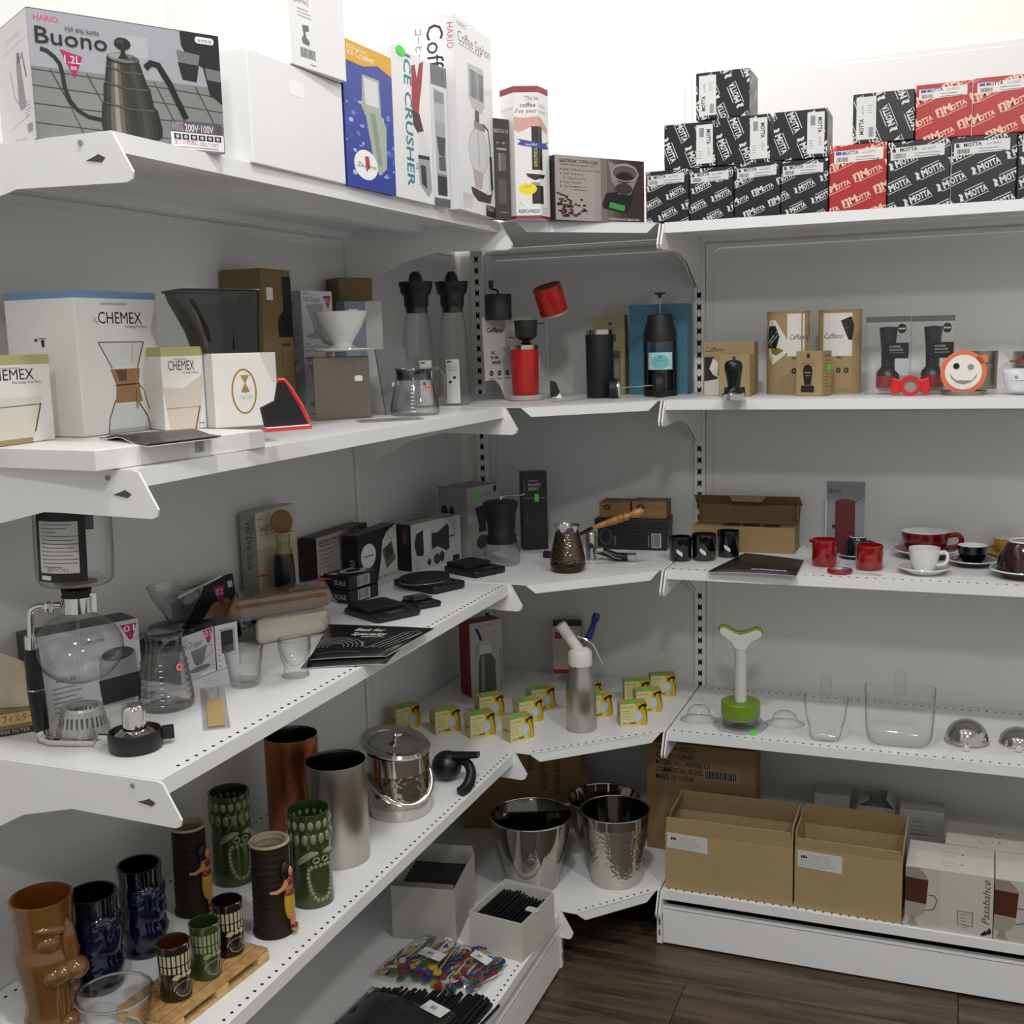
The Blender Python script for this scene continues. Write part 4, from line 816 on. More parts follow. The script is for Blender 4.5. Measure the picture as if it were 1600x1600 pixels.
# exploded hand coffee maker on a clear stand
C, r = stand(z2, 821.5, 627, 66); C.z = z2+.0004
px = mpp(C)
tu = thing('coffee_tumbler', 'red tumbler with a steel rim on a pale round foot', 'tumbler', C, face_cam(C))
h0 = top(C, 617); h1_ = top(C, 546); h2_ = top(C, 540)
MB().lathe([(.0001, 0), (.034, 0), (.036, .002), (.036, h0-.002), (.034, h0), (.0001, h0)], 32).obj('foot', mat('pale_foot', 'a9a69d', .5), tu, smooth=True)
MB().lathe([(.0001, h0), (.0245, h0+.0003), (.0255, h0+.002), (.0285, h1_), (.0001, h1_)], 32).obj('body', M_RED, tu, smooth=True)
MB().lathe([(.0280, h1_), (.0285, h2_+.001), (.0275, h2_+.0015), (.027, h1_)], 32).obj('rim', M_STEEL, tu, smooth=True)
cst = thing('acrylic_stand', 'clear acrylic rod stand holding up the parts of the red coffee maker', 'stand', C+Vector((.030, .052, 0)), 0)
b = MB(); b.tube([(0, 0, .003), (0, 0, .165)], .0022, 8); b.prism(disc(.016, 20), 0, .003); b.obj('rod', M_ACRYL, cst)
def at_h(C, cx, cy):  # point in the upright plane through C facing the camera
    d = ray(cx, cy); v = Vector((C.x-CAM.x, C.y-CAM.y, 0)); k = v.length_squared/(d.x*v.x+d.y*v.y); return CAM+d*k
def hang(name, label, cat, cx, cy, off=0):
    p = at_h(C, cx, cy); return thing(name, label, cat, p, face_cam(C)), p
g1, p1 = hang('hand_grinder', 'charcoal cylindrical hand grinder with a folding crank, held above the display card', 'grinder', 779, 500)
hgr = 39*px; MB().lathe([(.0001, 0), (.0255, 0), (.0262, .002), (.0266, hgr-.003), (.026, hgr), (.0001, hgr)], 32).obj('body', M_GREY, g1, smooth=True)
b = MB(); b.tube([(0, 0, hgr), (0, 0, hgr+.006), (-.004, 0, hgr+.009), (-.013, 0, hgr+.011)], .0022, 8); b.lathe([(.0001, hgr+.011), (.004, hgr+.011), (.0052, hgr+.026), (.0045, hgr+.027), (.0001, hgr+.027)], 12, xf=lambda x, y, z: (x-.013, y, z)); b.obj('crank', M_GREY, g1, smooth=True)
g2, p2 = hang('filter_bowl', 'charcoal filter bowl with a side tab, held between grinder and red tumbler', 'filter', 822, 528)
MB().lathe([(.006, -.010), (.0075, -.006), (.017, -.001), (.0215, .004), (.0228, .028), (.0235, .0345), (.021, .0345), (.02, .006), (.0001, .004)], 32).obj('bowl', M_GREY, g2, smooth=True)
MB().prism([(.022, -.004), (.034, -.004), (.037, 0), (.034, .004), (.022, .004)], .026, .0285).obj('tab', M_GREY, g2); MB().prism([(-.022, -.004), (-.030, -.004), (-.034, 0), (-.030, .004), (-.022, .004)], .000, .0025).obj('tab', M_GREY, g2)
MB().lathe([(.0001, -.019), (.003, -.017), (.012, -.009), (.0001, -.009)], 20).obj('valve', M_BLACK, g2, smooth=True)
g3, p3 = hang('tumbler_cap', 'red cylindrical cap hanging tilted above the red tumbler', 'cap', 866, 488)
g3.rotation_euler = (math.radians(14), math.radians(-16), face_cam(C))
hc = .054; MB().lathe([(.0001, .0), (.0275, .0), (.0285, .003), (.0285, hc), (.0268, hc), (.0262, .006), (.0001, .006)], 32).obj('shell', M_RED, g3, smooth=True)
MB().lathe([(.0266, .0), (.0272, -.003), (.0001, -.003)], 32).obj('base_ring', mat('pale_foot', 'a9a69d', .5), g3, smooth=True); MB().lathe([(.0001, hc-.003), (.0268, hc-.0025)], 32).obj('lining', M_GREY, g3, smooth=True)
b = MB(); o0 = Vector(cst.location)
for pp in (p1+Vector((-.0, .03, .01)), p2+Vector((0, .024, .01)), p3+Vector((0, .03, .02))): b.tube([(0, 0, pp.z-o0.z), tuple(pp-o0)], .0012, 6)
b.obj('arm', M_ACRYL, cst)
o = MB().prism([(0, 0), (.014, .002), (.020, .010), (.012, .030), (0, .034)], -.004, .004, xf=lambda x, y, z: (x, z, y)).obj('cover_piece', M_RUBBER, None, on(z2, 855, 623)+Vector((-.004, .03, .002)), face_cam(C)); tag(o, 'small black angular piece lying just right of the red tumbler', 'cover')
MB().prism([(0, -.002), (.024, -.002), (.020, .008), (.012, .0)], -.006, .006, xf=lambda x, y, z: (x, z, y)).obj('white_edge', M_TAG, o)
b = MB(); w0 = on(z2, 868, 627); b.tube([on(z2, 862, 629)+Vector((0, 0, .001)), on(z2, 890, 627)+Vector((0, 0, .001)), on(z2, 915, 623.5)+Vector((0, 0, .001)), on(z2, 935, 620)+Vector((0, 0, .001))], .0006, 6); tag(b.obj('thin_wire', M_STEEL), 'thin metal wire lying between red and black tumblers', 'wire')
# black tumbler
C, r = stand(z2, 938, 622.5, 43); hT = top(C, 523); hR = top(C, 515.5); C.z += .0004
bt = thing('coffee_tumbler', 'tall matte black tumbler with a steel rim', 'tumbler', C, face_cam(C))
MB().lathe([(.0001, 0), (r*.93, 0), (r*.97, .002), (r*1.02, hT), (.0001, hT)], 32).obj('body', M_RUBBER, bt, smooth=True)
MB().lathe([(r*.96, hT), (r*.94, hR), (r*.90, hR), (r*.9, hT)], 32).obj('rim', M_STEEL, bt, smooth=True)
MB().box(r*.95, -.005, hT-.014, r*1.2, .005, hT-.001).obj('clip', M_RUBBER, bt, bevel=.0015)
# boxes behind
A = ony(-.095, 928, 612); B = ony(-.095, 977, 612); A.z = B.z = z2+.0004
bb = carton('press_box', 'slim beige box behind the matte black tumbler', A, B, top(A, 493), .03, ink('8f8a68'))
f = Face(DIM[bb.name][0], DIM[bb.name][2]); f.R(.5, .87, .6, .91, '3a3a2c'); f.text('ESPRO', .35, .80, .004, '4a4a38', width=.018); f.R(.62, .05, .85, .55, '4f4c3e'); f.R(.65, .2, .82, .45, '7d796a'); f.build('front_print', bb, 'front', DIM[bb.name])
A = ony(-.105, 984, 618); B = ony(-.105, 1074, 617); A.z = B.z = z2+.0004
bl = carton('press_box', 'blue box behind the black travel press', A, B, top(A, 477), .05, ink('3f6f86'))
f = Face(DIM[bl.name][0], DIM[bl.name][2]); f.R(0, 0, 1, .45, '47758a'); f.text('ESPRO', .42, .86, .006, '14222b', width=.022); f.ell(.62, .87, .18, .09, '355f74'); f.build('front_print', bl, 'front', DIM[bl.name])
# travel press
C, r = stand(z2, 1029.5, 621, 53); C += Vector((-.004, .03, .0004)); hP = top(C, 520); rz = face_cam(C)
tp = thing('travel_press', 'black travel coffee press with a pale teal label and raised plunger', 'coffee press', C, rz)
b = MB(); b.lathe([(.0001, 0), (r*.98, 0), (r, .003), (r, .012), (.0001, .012)], 32); b.obj('base', M_RUBBER, tp, smooth=True)
MB().lathe([(r*.86, .012), (r*.88, hP)], 32).obj('glass_body', M_GLASS, tp, smooth=True); MB().lathe([(.0001, .014), (r*.75, .014), (r*.75, hP*.42), (.0001, hP*.42)], 24).obj('filter', M_BLACK, tp, smooth=True)
for a in (0, PI):
    b = MB(); b.lathe([(r*.93, 0.01), (r*1.0, .01), (r*1.0, hP), (r*.93, hP), (r*.93, .01)], 8, a0=a-.55, a1=a+.55); b.obj('side_frame', M_RUBBER, tp, smooth=True)
MB().lathe([(r*.95, hP*.86), (r*1.0, hP*.86), (r*1.0, hP), (r*.8, hP+.02), (r*.76, hP+.03), (r*.68, hP+.036), (.0001, hP+.038)], 32).obj('lid', M_RUBBER, tp, smooth=True)
b = MB(); b.tube([(0, 0, hP+.03), (0, 0, top(C, 462))], .0013, 8); b.obj('rod', M_STEEL, tp)
hk = top(C, 458); b = MB(); b.lathe([(.0001, hk-.01), (.003, hk-.01), (.0035, hk-.003), (.011, hk-.001), (.011, hk+.001), (.0001, hk+.001)], 16); b.obj('knob', M_RUBBER, tp, smooth=True)
f = Face(r*1.6, .034); f.R(0, 0, 1, 1, 'a9d6d6'); f.ell(.5, .45, .33, .42, '6fb8bb'); f.text('ESPRO', .5, .45, .005, '3c7f86', width=.02, align='c'); f.R(.45, .68, .55, .8, '3c7f86')
def cv(u, v, e): a = (u-r*.8)/(r*.9)-PI/2; return ((r*.9+e)*math.cos(a), (r*.9+e)*math.sin(a), v+top(C, 577))
f.build('paper_label', tp, curve=cv)
# plunger lying in front
P0 = at_h(C, 967, 605); P1 = at_h(C, 1036, 604); sh = Vector((.0, -.026, 0)); P0 += sh+Vector((.012, -.036, 0)); P1 += sh+Vector((.008, -.034, 0))
zr = 22*mpp(P1); P0.z = z2+.0196; P1.z = z2+.0246
pl = thing('press_plunger', 'black press plunger lying on its side in front of the travel press', 'plunger', (P1.x, P1.y, z2+.0004), 0)
ax = (P0-P1).normalized(); Q = ax.to_track_quat('Z', 'Y').to_matrix()
def lay(c): return lambda x, y, z: tuple((c-Vector(pl.location))+Q @ Vector((x, y, z)))
MB().lathe([(.0001, -.010), (.021, -.010), (.0245, -.006), (.0245, .008), (.020, .013), (.0001, .014)], 28, xf=lay(P1)).obj('cap', M_RUBBER, pl, smooth=True)
MB().lathe([(.0011, .012), (.0011, (P0-P1).length)], 8, xf=lay(P1)).obj('rod', mat('dull_rod', '77756f', .45, .8), pl)
MB().lathe([(.0001, .014), (.016, .014), (.0185, .012), (.0190, -.006), (.0175, -.006), (.017, .008), (.0001, .010)], 28, xf=lay(P0)).obj('basket', M_RUBBER, pl, smooth=True); MB().lathe([(.0186, -.008), (.0194, -.006), (.0194, -.003), (.0172, -.0055)], 28, xf=lay(P0)).obj('basket_rim', M_STEEL, pl, smooth=True)
# ================================================================== second shelf, right
def rbox(name, label, x0, x1, yt, yb, y, d, m, bevel=.0012, z=None, zz_=None, yt2=None):
    A = ony(y, x0, yb); B = ony(y, x1, yb); zb = zz_ if zz_ is not None else z2+.0004; A.z = B.z = zb
    return carton(name, label, A, B, top(A, yt), d, m, bevel=bevel)
KR = mat('kraft_box_light', '9c8660', .7, noise=.06)
o = rbox('coffee_maker_box', 'kraft coffee maker box with a black hand picture, left end of the right shelf', 1099, 1178, 535, 615, -.16, .05, KR)
W_, D_, H_ = DIM[o.name]; f = Face(W_, H_); f.text('Cafflano', .05, .82, .009, '2b2418', width=W_*.35, shear=.3); f.R(.02, 0, .96, .36, 'd8d6d0'); f.P([(.02, .72), (.22, .72), (.3, .5), (.28, .3), (.02, .26)], '1e1b17'); f.P([(.12, .50), (.2, .70), (.3, .6), (.28, .34), (.2, .38)], 'd8d6d0'); f.P([(.88, .70), (.96, .72), (.96, .28), (.88, .2)], '1e1b17'); f.build('front_print', o, 'front', DIM[o.name])
def tamper_art(f, u, v, s):
    f.ell(u, v+.19*s, .16*s, .10*s, '1c1512'); f.P([(u-.17*s, v+.20*s), (u+.17*s, v+.20*s), (u+.12*s, v-.12*s), (u-.12*s, v-.12*s)], '1c1512'); f.P([(u-.22*s, v-.13*s), (u+.22*s, v-.13*s), (u+.24*s, v-.27*s), (u-.24*s, v-.27*s)], '1c1512'); f.R(u-.11*s, v+.12*s, u+.11*s, v+.14*s, 'a58558'); f.R(u-.08*s, v+.06*s, u+.08*s, v+.075*s, 'a58558')
o = rbox('tamper_box', 'kraft box directly behind the black coffee tamper', 1123, 1171, 554, 621, -.23, .045, KR); W_, D_, H_ = DIM[o.name]; f = Face(W_, H_); f.P([(.45, .87), (.55, .87), (.55, .95), (.45, .95)], '3a2c1a'); tamper_art(f, .52, .42, 1.5); f.build('front_print', o, 'front', DIM[o.name])
o = rbox('tamper_box', 'small kraft box with a tamper picture and a green price sticker', 1247, 1291, 549, 617, -.235, .045, KR); W_, D_, H_ = DIM[o.name]; o.rotation_euler.z -= .30; f = Face(W_, H_); f.P([(.42, .85), (.55, .85), (.52, .95), (.42, .95)], '3a2c1a'); f.text('ESPRO', .48, .76, .0045, '8a7048', align='c', width=.017); f.lines(.2, .72, 2, W_*.6, .004, .001, '6b5636'); tamper_art(f, .46, .38, 1.1); f.build('front_print', o, 'front', DIM[o.name])
f = Face(D_, H_); f.text('TAMPER', .3, .86, .005, '3a2c1a', width=.018); f.lines(.2, .78, 9, D_*.6, .006, .001, '7a5a3a'); f.R(.55, .55, .85, .70, M_GREEN); f.build('side_print', o, 'right', DIM[o.name])
# tamper
C, r = stand(z2, 1146, 626, 37); C.z += .0004; hb = top(C, 614); ht = top(C, 562)
tm = thing('coffee_tamper', 'black handled coffee tamper with a steel base on the shelf edge', 'tamper', C, 0)
MB().lathe([(.0001, 0), (r, 0), (r, hb*.85), (r*.9, hb), (.0001, hb)], 32).obj('base', M_STEEL, tm, smooth=True)
k = ht-hb; MB().lathe(smoothp([(r*.78, hb), (r*.8, hb+.03*k), (r*.5, hb+.12*k), (r*.52, hb+.3*k), (r*.68, hb+.6*k), (r*.76, hb+.78*k), (r*.66, hb+.92*k), (r*.35, hb+.985*k), (.0001, hb+k)], 3), 32).obj('handle', M_BLACK, tm, smooth=True)
# two oval kraft tubes
def tube_box(label, x0, x1, yt, yb, seal):
    A = ony(-.13, x0, yb); B = ony(-.13, x1, yb); C = (A+B)/2; w_ = (B-A).length/2; h = top(C, yt)
    t = thing('oval_tube', label, 'box', (C.x, C.y, z2+.0004), 0, 'oval kraft coffee maker tubes')
    MB().prism([(w_*math.cos(a), w_*.62*math.sin(a)) for a in [2*PI*i/40 for i in range(40)]], 0, h).obj('shell', KR, t, smooth=True)
    MB().lathe([(w_*1.008, h-.004), (w_*1.01, h+.0006), (.0001, h+.0008)], 40, sy=.62).obj('lid', mat('tube_lid', '8d7a58', .6), t, smooth=True)
    f = Face(2*w_, h); 
    if seal:
        f.R(.52, .46, 1, .97, 'd5d3cd'); f.P([(.18, .36), (.0, .62), (.02, .9), (.24, .90), (.52, .66), (.56, .52)], 'd5d3cd'); f.P([(.03, .70), (.1, .83), (.24, .83), (.34, .70), (.26, .55), (.06, .56)], '17181a'); f.line([(.06, .62), (.28, .76)], .002, 'a9a7a2'); f.line([(.1, .60), (.3, .72)], .0015, 'a9a7a2'); f.P([(.12, .56), (.32, .56), (.44, .53), (.36, .50), (.25, .47), (.16, .5)], '7d6a2c'); f.text('Cafflano', .58, .66, .010, '1a1a1a', width=w_*.75, shear=.3); f.P([(.92, .82), (1, .86), (1, .68), (.96, .64)], '1d1915')
        f.text('ALL IN', .62, .42, .005, '2a2218', width=.02, bold=.03); f.ell(.68, .28, .06, .035, '1d1915', 14); f.ell(.68, .28, .02, .013, 'a58558', 8)
    else:
        f.R(.14, .45, .80, .96, 'd5d3cd'); f.text('Cafflano', .16, .66, .010, '1a1a1a', width=w_*.86, shear=.3); f.P([(.54, .87), (.78, .92), (.84, .80), (.80, .64), (.72, .64)], '1d1915'); f.R(.62, .775, .82, .785, '55504a'); f.R(0, .62, .03, .72, '1d1915'); f.text('ALL', .45, .42, .005, '2a2218', width=.012, bold=.03)
        for u in (.5, .68): f.ell(u, .28, .055, .033, '1d1915', 14); f.ell(u, .28, .02, .013, 'a58558', 8)
        f.lines(.45, .06, 2, .03, .004, .0008, '6b5636')
    def cv(u, v, e): x = max(-.999, min(.999, (u-w_)/w_)); a = -math.acos(x); return ((w_+e)*math.cos(a), (w_*.62+e)*math.sin(a), v)
    f.build('print', t, curve=cv); return t
tube_box('oval kraft tube with a black hexagonal seal, left of two', 1198, 1264, 484, 612, True)
tube_box('oval kraft tube with a white panel, right of two', 1278, 1345, 481, 611, False)
# clear boxes holding red and black bottle stoppers
def clear_box(label, x0, x1, yt, yb):
    A = ony(-.2, x0, yb); B = ony(-.2, x1, yb); w_ = (B-A).length; C = (A+B)/2; h = top(C, yt); d = .06
    t = thing('clear_box', label, 'box', (C.x, C.y+d/2, z2+.0004), 0, 'clear boxes on the second right shelf')
    MB().box(-w_/2, -d/2, 0, w_/2, d/2, h).obj('sleeve', M_FILM, t)
    MB().box(-w_/2+.001, -d/2+.004, h-.010, w_/2-.001, d/2-.001, h-.0005).obj('top_flap', glass('grey_film', (.45, .46, .48), .7, .2, .08), t)
    f = Face(w_, h); f.R(.46, .46, .98, .66, '0f1014'); f.text('STOPPER', .55, .60, .0035, 'b9b9bb', width=w_*.25); f.text('SILICONE', .55, .56, .0035, 'b9b9bb', width=w_*.3); f.lines(.55, .53, 1, w_*.35, .003, .0008, '99999b'); f.ell(.82, .84, .10, .062, '141416'); f.R(.74, .83, .90, .85, 'a5a5a7'); f.P([(.68, .46), (.98, .46), (.98, .24), (.82, .24), (.68, .31)], 'b4b6ba'); o = f.build('print', t, 'front', (w_, d, h))
    MB().lathe([(.0001, .012), (.020, .012), (.021, .02), (.020, .034), (.0001, .034)], 20).obj('red_base', mat('red_silicone', '8a1a22', .4), t, smooth=True)
    MB().lathe([(.0001, .034), (.021, .034), (.019, .042), (.012, .05), (.0125, .082), (.0165, h-.02), (.0001, h-.018)], 20).obj('black_top', M_BLACK, t, smooth=True)
    MB().box(-.022, -.004, 0.0012, .022, .02, .012).obj('inner_card', mat('pale_card', 'bfb9b2', .5), t); return t
clear_box('clear plastic box with a black and red item inside, left of two', 1350.5, 1419.5, 498, 620)
clear_box('clear plastic box with a black and red item inside, right one by the smiling lid', 1421, 1489.5, 496, 619)
# red sweet-shaped holder
M_SIL = mat('red_silicone_bright', 'c4151b', .4)
C, r = stand(z2, 1423, 618, 30); C += Vector((0, -.02, .0004)); rzc = face_cam(C)
cd = thing('sweet_shaped_holder', 'bright red wrapped-sweet shaped holder with a round opening', 'holder', C, rzc)
zr = .0175
MB().lathe([(.0115, -.012), (.0175, -.012), (.0180, -.010), (.0180, .010), (.0175, .012), (.0115, .012), (.0115, -.012)], 28, xf=lambda x, y, z: (x, z, y+zr)).obj('ring', M_SIL, cd, smooth=True)
MB().lathe([(.0001, -.006), (.0118, -.006)], 28, xf=lambda x, y, z: (x, z, y+zr)).obj('window', mat('holder_inside', '9a958a', .4), cd)
for s_ in (-1, 1):
    MB().prism([(s_*.012, zr-.009), (s_*.020, zr-.012), (s_*.031, zr-.016), (s_*.034, zr-.004), (s_*.031, zr+.015), (s_*.021, zr+.012), (s_*.012, zr+.009)], -.009, .009, xf=lambda x, y, z: (x, z, y)).obj('wing', M_SIL, cd, bevel=.002)
# smiling lid in a shallow tin, tins behind
C, r = stand(z2, 1506, 618.5, 70); C.z += .0004
M_TIN = mat('tin_plate', '9b978c', .3, .9)
tn = thing('tin_lid', 'shallow metal tin lid under the smiling disc', 'tin', C, 0)
hl = top(C, 610); MB().lathe([(.0001, 0), (r, 0), (r, hl), (r-.001, hl), (r-.001, .001), (.0001, .001)], 36).obj('pan', M_TIN, tn, smooth=True)
sm = thing('smiling_disc', 'orange rimmed white disc with a cut-out smiling face', 'disc', C+Vector((-.002, -.004, .0012)), face_cam(C))
R0 = .0385; tl = math.radians(12)
def up_(x, y, z): return (x, z+math.sin(tl)*(y+R0)*.5, y+R0)
MB().prism(disc(R0, 36)[:], -.002, .002, xf=up_).obj('rim', mat('orange_silicone', 'd96a3c', .45), sm); MB().prism([(.026, .012), (.039, .018), (.0405, .026), (.036, .031), (.028, .029), (.02, .026)], -.002, .002, xf=up_).obj('ear', mat('orange_silicone', 'd96a3c', .45), sm)
MB().prism(disc(R0*.80, 36), -.0032, -.002, xf=up_).obj('face', mat('cream_plate', 'e2ded4', .45), sm)
MB().prism(disc(.0055, 16, -.012, .011), -.0038, -.0032, xf=up_).obj('eye', M_DARK, sm); MB().prism(disc(.0055, 16, .012, .009), -.0038, -.0032, xf=up_).obj('eye', mat('grey_eye', '8a8884', .4), sm)
mo = [(-.024, .000), (-.020, -.010), (-.012, -.018), (0, -.0215), (.012, -.018), (.020, -.011), (.024, -.003), (.021, -.006), (.014, -.0145), (-.012, -.014), (-.020, -.006)]
MB().prism(mo, -.0038, -.0032, xf=up_).obj('mouth', mat('grey_eye', '8a8884', .4), sm)
C, r = stand(z2, 1524, 611, 66); C += Vector((.004, .075, .0004)); 
ts = thing('round_tin', 'round metal tin behind the smiling disc', 'tin', C, 0); hT = top(C, 548)
MB().lathe([(.0001, 0), (r, 0), (r*1.02, .002), (r*1.02, hT*.33), (r, hT*.34), (r*1.02, hT*.36), (r*1.02, hT*.66), (r, hT*.67), (r*1.03, hT*.69), (r*1.03, hT), (.0001, hT)], 36).obj('body', M_TIN, ts, smooth=True)
C2, r2 = stand(z2, 1606, 611, 60); C2 += Vector((.012, .07, .0004)); t2 = thing('round_tin', 'round metal tin behind the bagged item at the right edge', 'tin', C2, 0); MB().lathe([(.0001, 0), (r2, 0), (r2*1.02, .002), (r2*1.02, hT*.6), (r2, hT*.62), (r2*1.03, hT*.65), (r2*1.03, hT*.97), (.0001, hT*.97)], 36).obj('body', M_TIN, t2, smooth=True)
C, r = stand(z2, 1582, 618, 40); C += Vector((.01, .0, .0004))
bg = thing('bagged_item', 'white item in a knotted clear bag at the right end of the second shelf', 'bag', C, 0); rng = random.Random(4)
b = MB(); b.lathe(smoothp([(.0001, 0), (.020, .002), (.026, .012), (.030, .028), (.026, .046), (.012, .056), (.008, .06), (.02, .078)], 3), 22); b.v = [(x*(1+rng.uniform(-.07, .07))-.15*z, y*(1+rng.uniform(-.07, .07)), z) for x, y, z in b.v]; b.obj('bag', M_FILM, bg)
MB().lathe(smoothp([(.0001, .003), (.017, .005), (.021, .016), (.023, .032), (.019, .044), (.0001, .046)], 3), 22, xf=lambda x, y, z: (x-.15*z, y, z)).obj('content', mat('white_plastic', 'd4d5da', .35), bg, smooth=True)
f = Face(.016, .010); f.R(0, 0, 1, 1, 'e2e2e8'); f.barcode(.1, .2, .45, .8); 
def cv(u, v, e): a = (u-.008)/.0245-PI/2+.1; return ((.0245+e)*math.cos(a)-.15*(v+.026), (.0245+e)*math.sin(a), v+.026)
f.build('sticker', bg, curve=cv)
b = MB(); b.tube([(-.016, -.004, .058), (-.004, -.008, .062), (.006, -.004, .058), (0, .006, .06)], .0016, 6, closed=True); b.obj('tie', M_RED, bg)
# ================================================================== third shelf, left
M_ALU = mat('cast_aluminium', 'b5b4b1', .38, .65, noise=.05)
q3 = z3+.0004
C, r = stand(z3, 132, 1163, 82); C.z = q3
sy = thing('vacuum_syphon', 'glass vacuum coffee syphon on a chrome stand at the left end of the third shelf', 'coffee syphon', C, face_cam(C)); sy.rotation_euler.y = math.radians(1.8)
k = mpp(C)
# burner guard with upright openings
hG = top(C, 1106); b = MB(); n = 28
for i in range(n):
    a0 = 2*PI*i/n; a1 = 2*PI*(i+.5)/n; a2 = 2*PI*(i+1)/n
    def rg(t): return r*(1-.22*t)
    for (x0, x1, lv) in ((a0, a1, ((0, 1),)), (a1, a2, ((0, .46), (.82, 1)))):
        for l0, l1 in lv:
            b.add([(rg(l)*math.cos(a), rg(l)*math.sin(a), l*hG) for l, a in ((l0, x0), (l0, x1), (l1, x1), (l1, x0))], [(0, 1, 2, 3)])
b.lathe([(r*.78, hG), (r*.74, hG+.003), (r*.60, hG+.002), (r*.58, hG-.004)], n); o = b.obj('burner_guard', M_ALU, sy); sd = o.modifiers.new('t', 'SOLIDIFY'); sd.thickness = .001
b = MB(); b.tube([(-r*1.5, -.004, .004), (-r*1.2, -.02, .004), (.0, -r*1.05-.006, .004), (r*.35, -r*1.05-.010, .004)], .0042, 8); b.obj('foot', M_CHROME, sy, smooth=True)
hc0 = top(C, 1132); hc1 = top(C, 1008); hc2 = top(C, 988); hc3 = top(C, 944); xp = -60*k
b = MB(); b.tube([(xp*.92, 0, .004), (xp*.95, 0, hc0*.5), (xp*1.02, 0, hc0)], .0075, 12, rads=[.010, .007, .0085]); b.obj('post_base', M_CHROME, sy, smooth=True)
b = MB(); b.tube([(xp*1.0, 0, hc0), (xp*1.08, 0, hc0+(hc1-hc0)*.5), (xp*1.14, 0, hc1)], .009, 14, rads=[.0085, .0095, .0082]); b.obj('grip', M_BLACK, sy, smooth=True)
b = MB(); b.lathe([(.0092, -.0012), (.0104, 0), (.0092, .0012)], 16, xf=lambda x, y, z: (x+xp*1.08, y, z+hc0+(hc1-hc0)*.5)); b.obj('grip_ring', M_CHROME, sy, smooth=True)
b = MB(); b.tube([(xp*1.14, 0, hc1), (xp*1.14, 0, hc2)], .0068, 12); b.tube([(xp*1.12, 0, hc2), (xp*1.12, 0, hc3-.012), (xp*1.08, 0, hc3-.003), (xp*.95, 0, hc3), (-.018, 0, hc3)], .0042, 10); b.obj('arm', M_CHROME, sy, smooth=True)
b = MB(); b.lathe([(.0001, -.007), (.005, -.005), (.007, 0), (.005, .005), (.0001, .007)], 16, xf=lambda x, y, z: (x-.030, y-.008, z+hc3)); b.lathe([(.0175, -.009), (.0178, .009), (.0168, .009), (.0165, -.009), (.0175, -.009)], 24, xf=lambda x, y, z: (x, y, z+hc3)); b.box(.014, -.006, hc3-.01, .021, .006, hc3+.012); b.obj('clamp', M_CHROME, sy, smooth=True)
zg = top(C, 1012); Rg = 66*k; b = MB(); b.lathe([(.0001, zg-Rg*.84)]+[(Rg*math.cos(a), zg+Rg*.84*math.sin(a)) for a in [(-85+i*9.2)*PI/180 for i in range(17)]]+[(.0165, hc3-.012), (.0162, hc3)], 40); b.obj('lower_globe', M_GLASS, sy, smooth=True)
MB().lathe([(.0022, zg-Rg*.6), (.0022, hc3)], 12).obj('siphon_tube', M_GLASS, sy, smooth=True)
MB().lathe([(.0001, hc3+.004), (.0165, hc3+.004), (.0150, hc3+.009), (.0168, hc3+.0175), (.0001, hc3+.0175)], 24).obj('rubber_seal', M_RUBBER, sy, smooth=True)
zu = top(C, 902); Ru = 57*k; zt_ = zu+.085
MB().lathe(smoothp([(.012, hc3+.018), (.022, hc3+.021), (.034, hc3+.024), (Ru*.93, zu-.004), (Ru, zu+.012), (Ru, zt_-.01), (Ru, zt_)], 3), 40).obj('upper_chamber', M_GLASS, sy, smooth=True)
MB().lathe([(.0001, hc3+.021), (.024, hc3+.023), (.024, hc3+.026), (.0001, hc3+.026)], 24).obj('filter_disc', mat('filter_cloth', '9a8f7c', .8), sy, smooth=True)
f = Face(.058, .078); f.R(0, 0, 1, 1, '0f1012'); f.R(.09, .13, .86, .87, 'c4c2be')
for i, t_ in enumerate((.6, .5, .3, .7, .66, .7, .62, .7, .6, .7, .68, .4)): f.R(.15, .82-i*.055, .15+t_, .83-i*.055, '44444a')
f.text('珈琲サイフォン', .25, .155, .004, '44444a', width=.024); f.R(.1, .03, .32, .09, 'd5d5d2')
def cv(u, v, e): a = (u-.029)/(Ru+.001)-PI/2-.38; return ((Ru+.0012+e)*math.cos(a), (Ru+.0012+e)*math.sin(a), v+zu+.002)
f.build('info_tag', sy, curve=cv); o = MB().box(-.008, -Ru*.2, zu+.055, .022, -Ru*.18, zt_).obj('inner_card', M_BLACKCARD, sy)
# filter papers at the far left
A = on(z3, -20, 1165); B = on(z3, 66, 1150); P = (A+B)/2
fp = thing('filter_paper_pack', 'pack of pale paper filters with a kraft sleeve at the left edge', 'filters', (P.x-.020, P.y+.022, q3), math.atan2((B-A).y, (B-A).x))
M_PAPER = mat('unbleached_paper', 'b5aa92', .8, noise=.06)
for i in range(3):
    b = MB(); b.prism([(-.030, .012), (.022, .006), (.034, .035), (.016, .082), (-.004, .094), (-.026, .082), (-.038, .05)], -.0015, .0015, xf=lambda x, y, z, i=i: (x*(1-.05*i)+.006*i-.004, z+.006*i+.1*y*.3, y*(1-.06*i)+.004)); b.obj('filter', M_PAPER, fp)
b = MB(); b.prism([(-.05, 0), (.036, 0), (.036, .028), (-.05, .036)], -.008, -.001, xf=lambda x, y, z: (x, z, y)); o = b.obj('sleeve', mat('sleeve_kraft', '7d6a46', .7, noise=.1), fp)
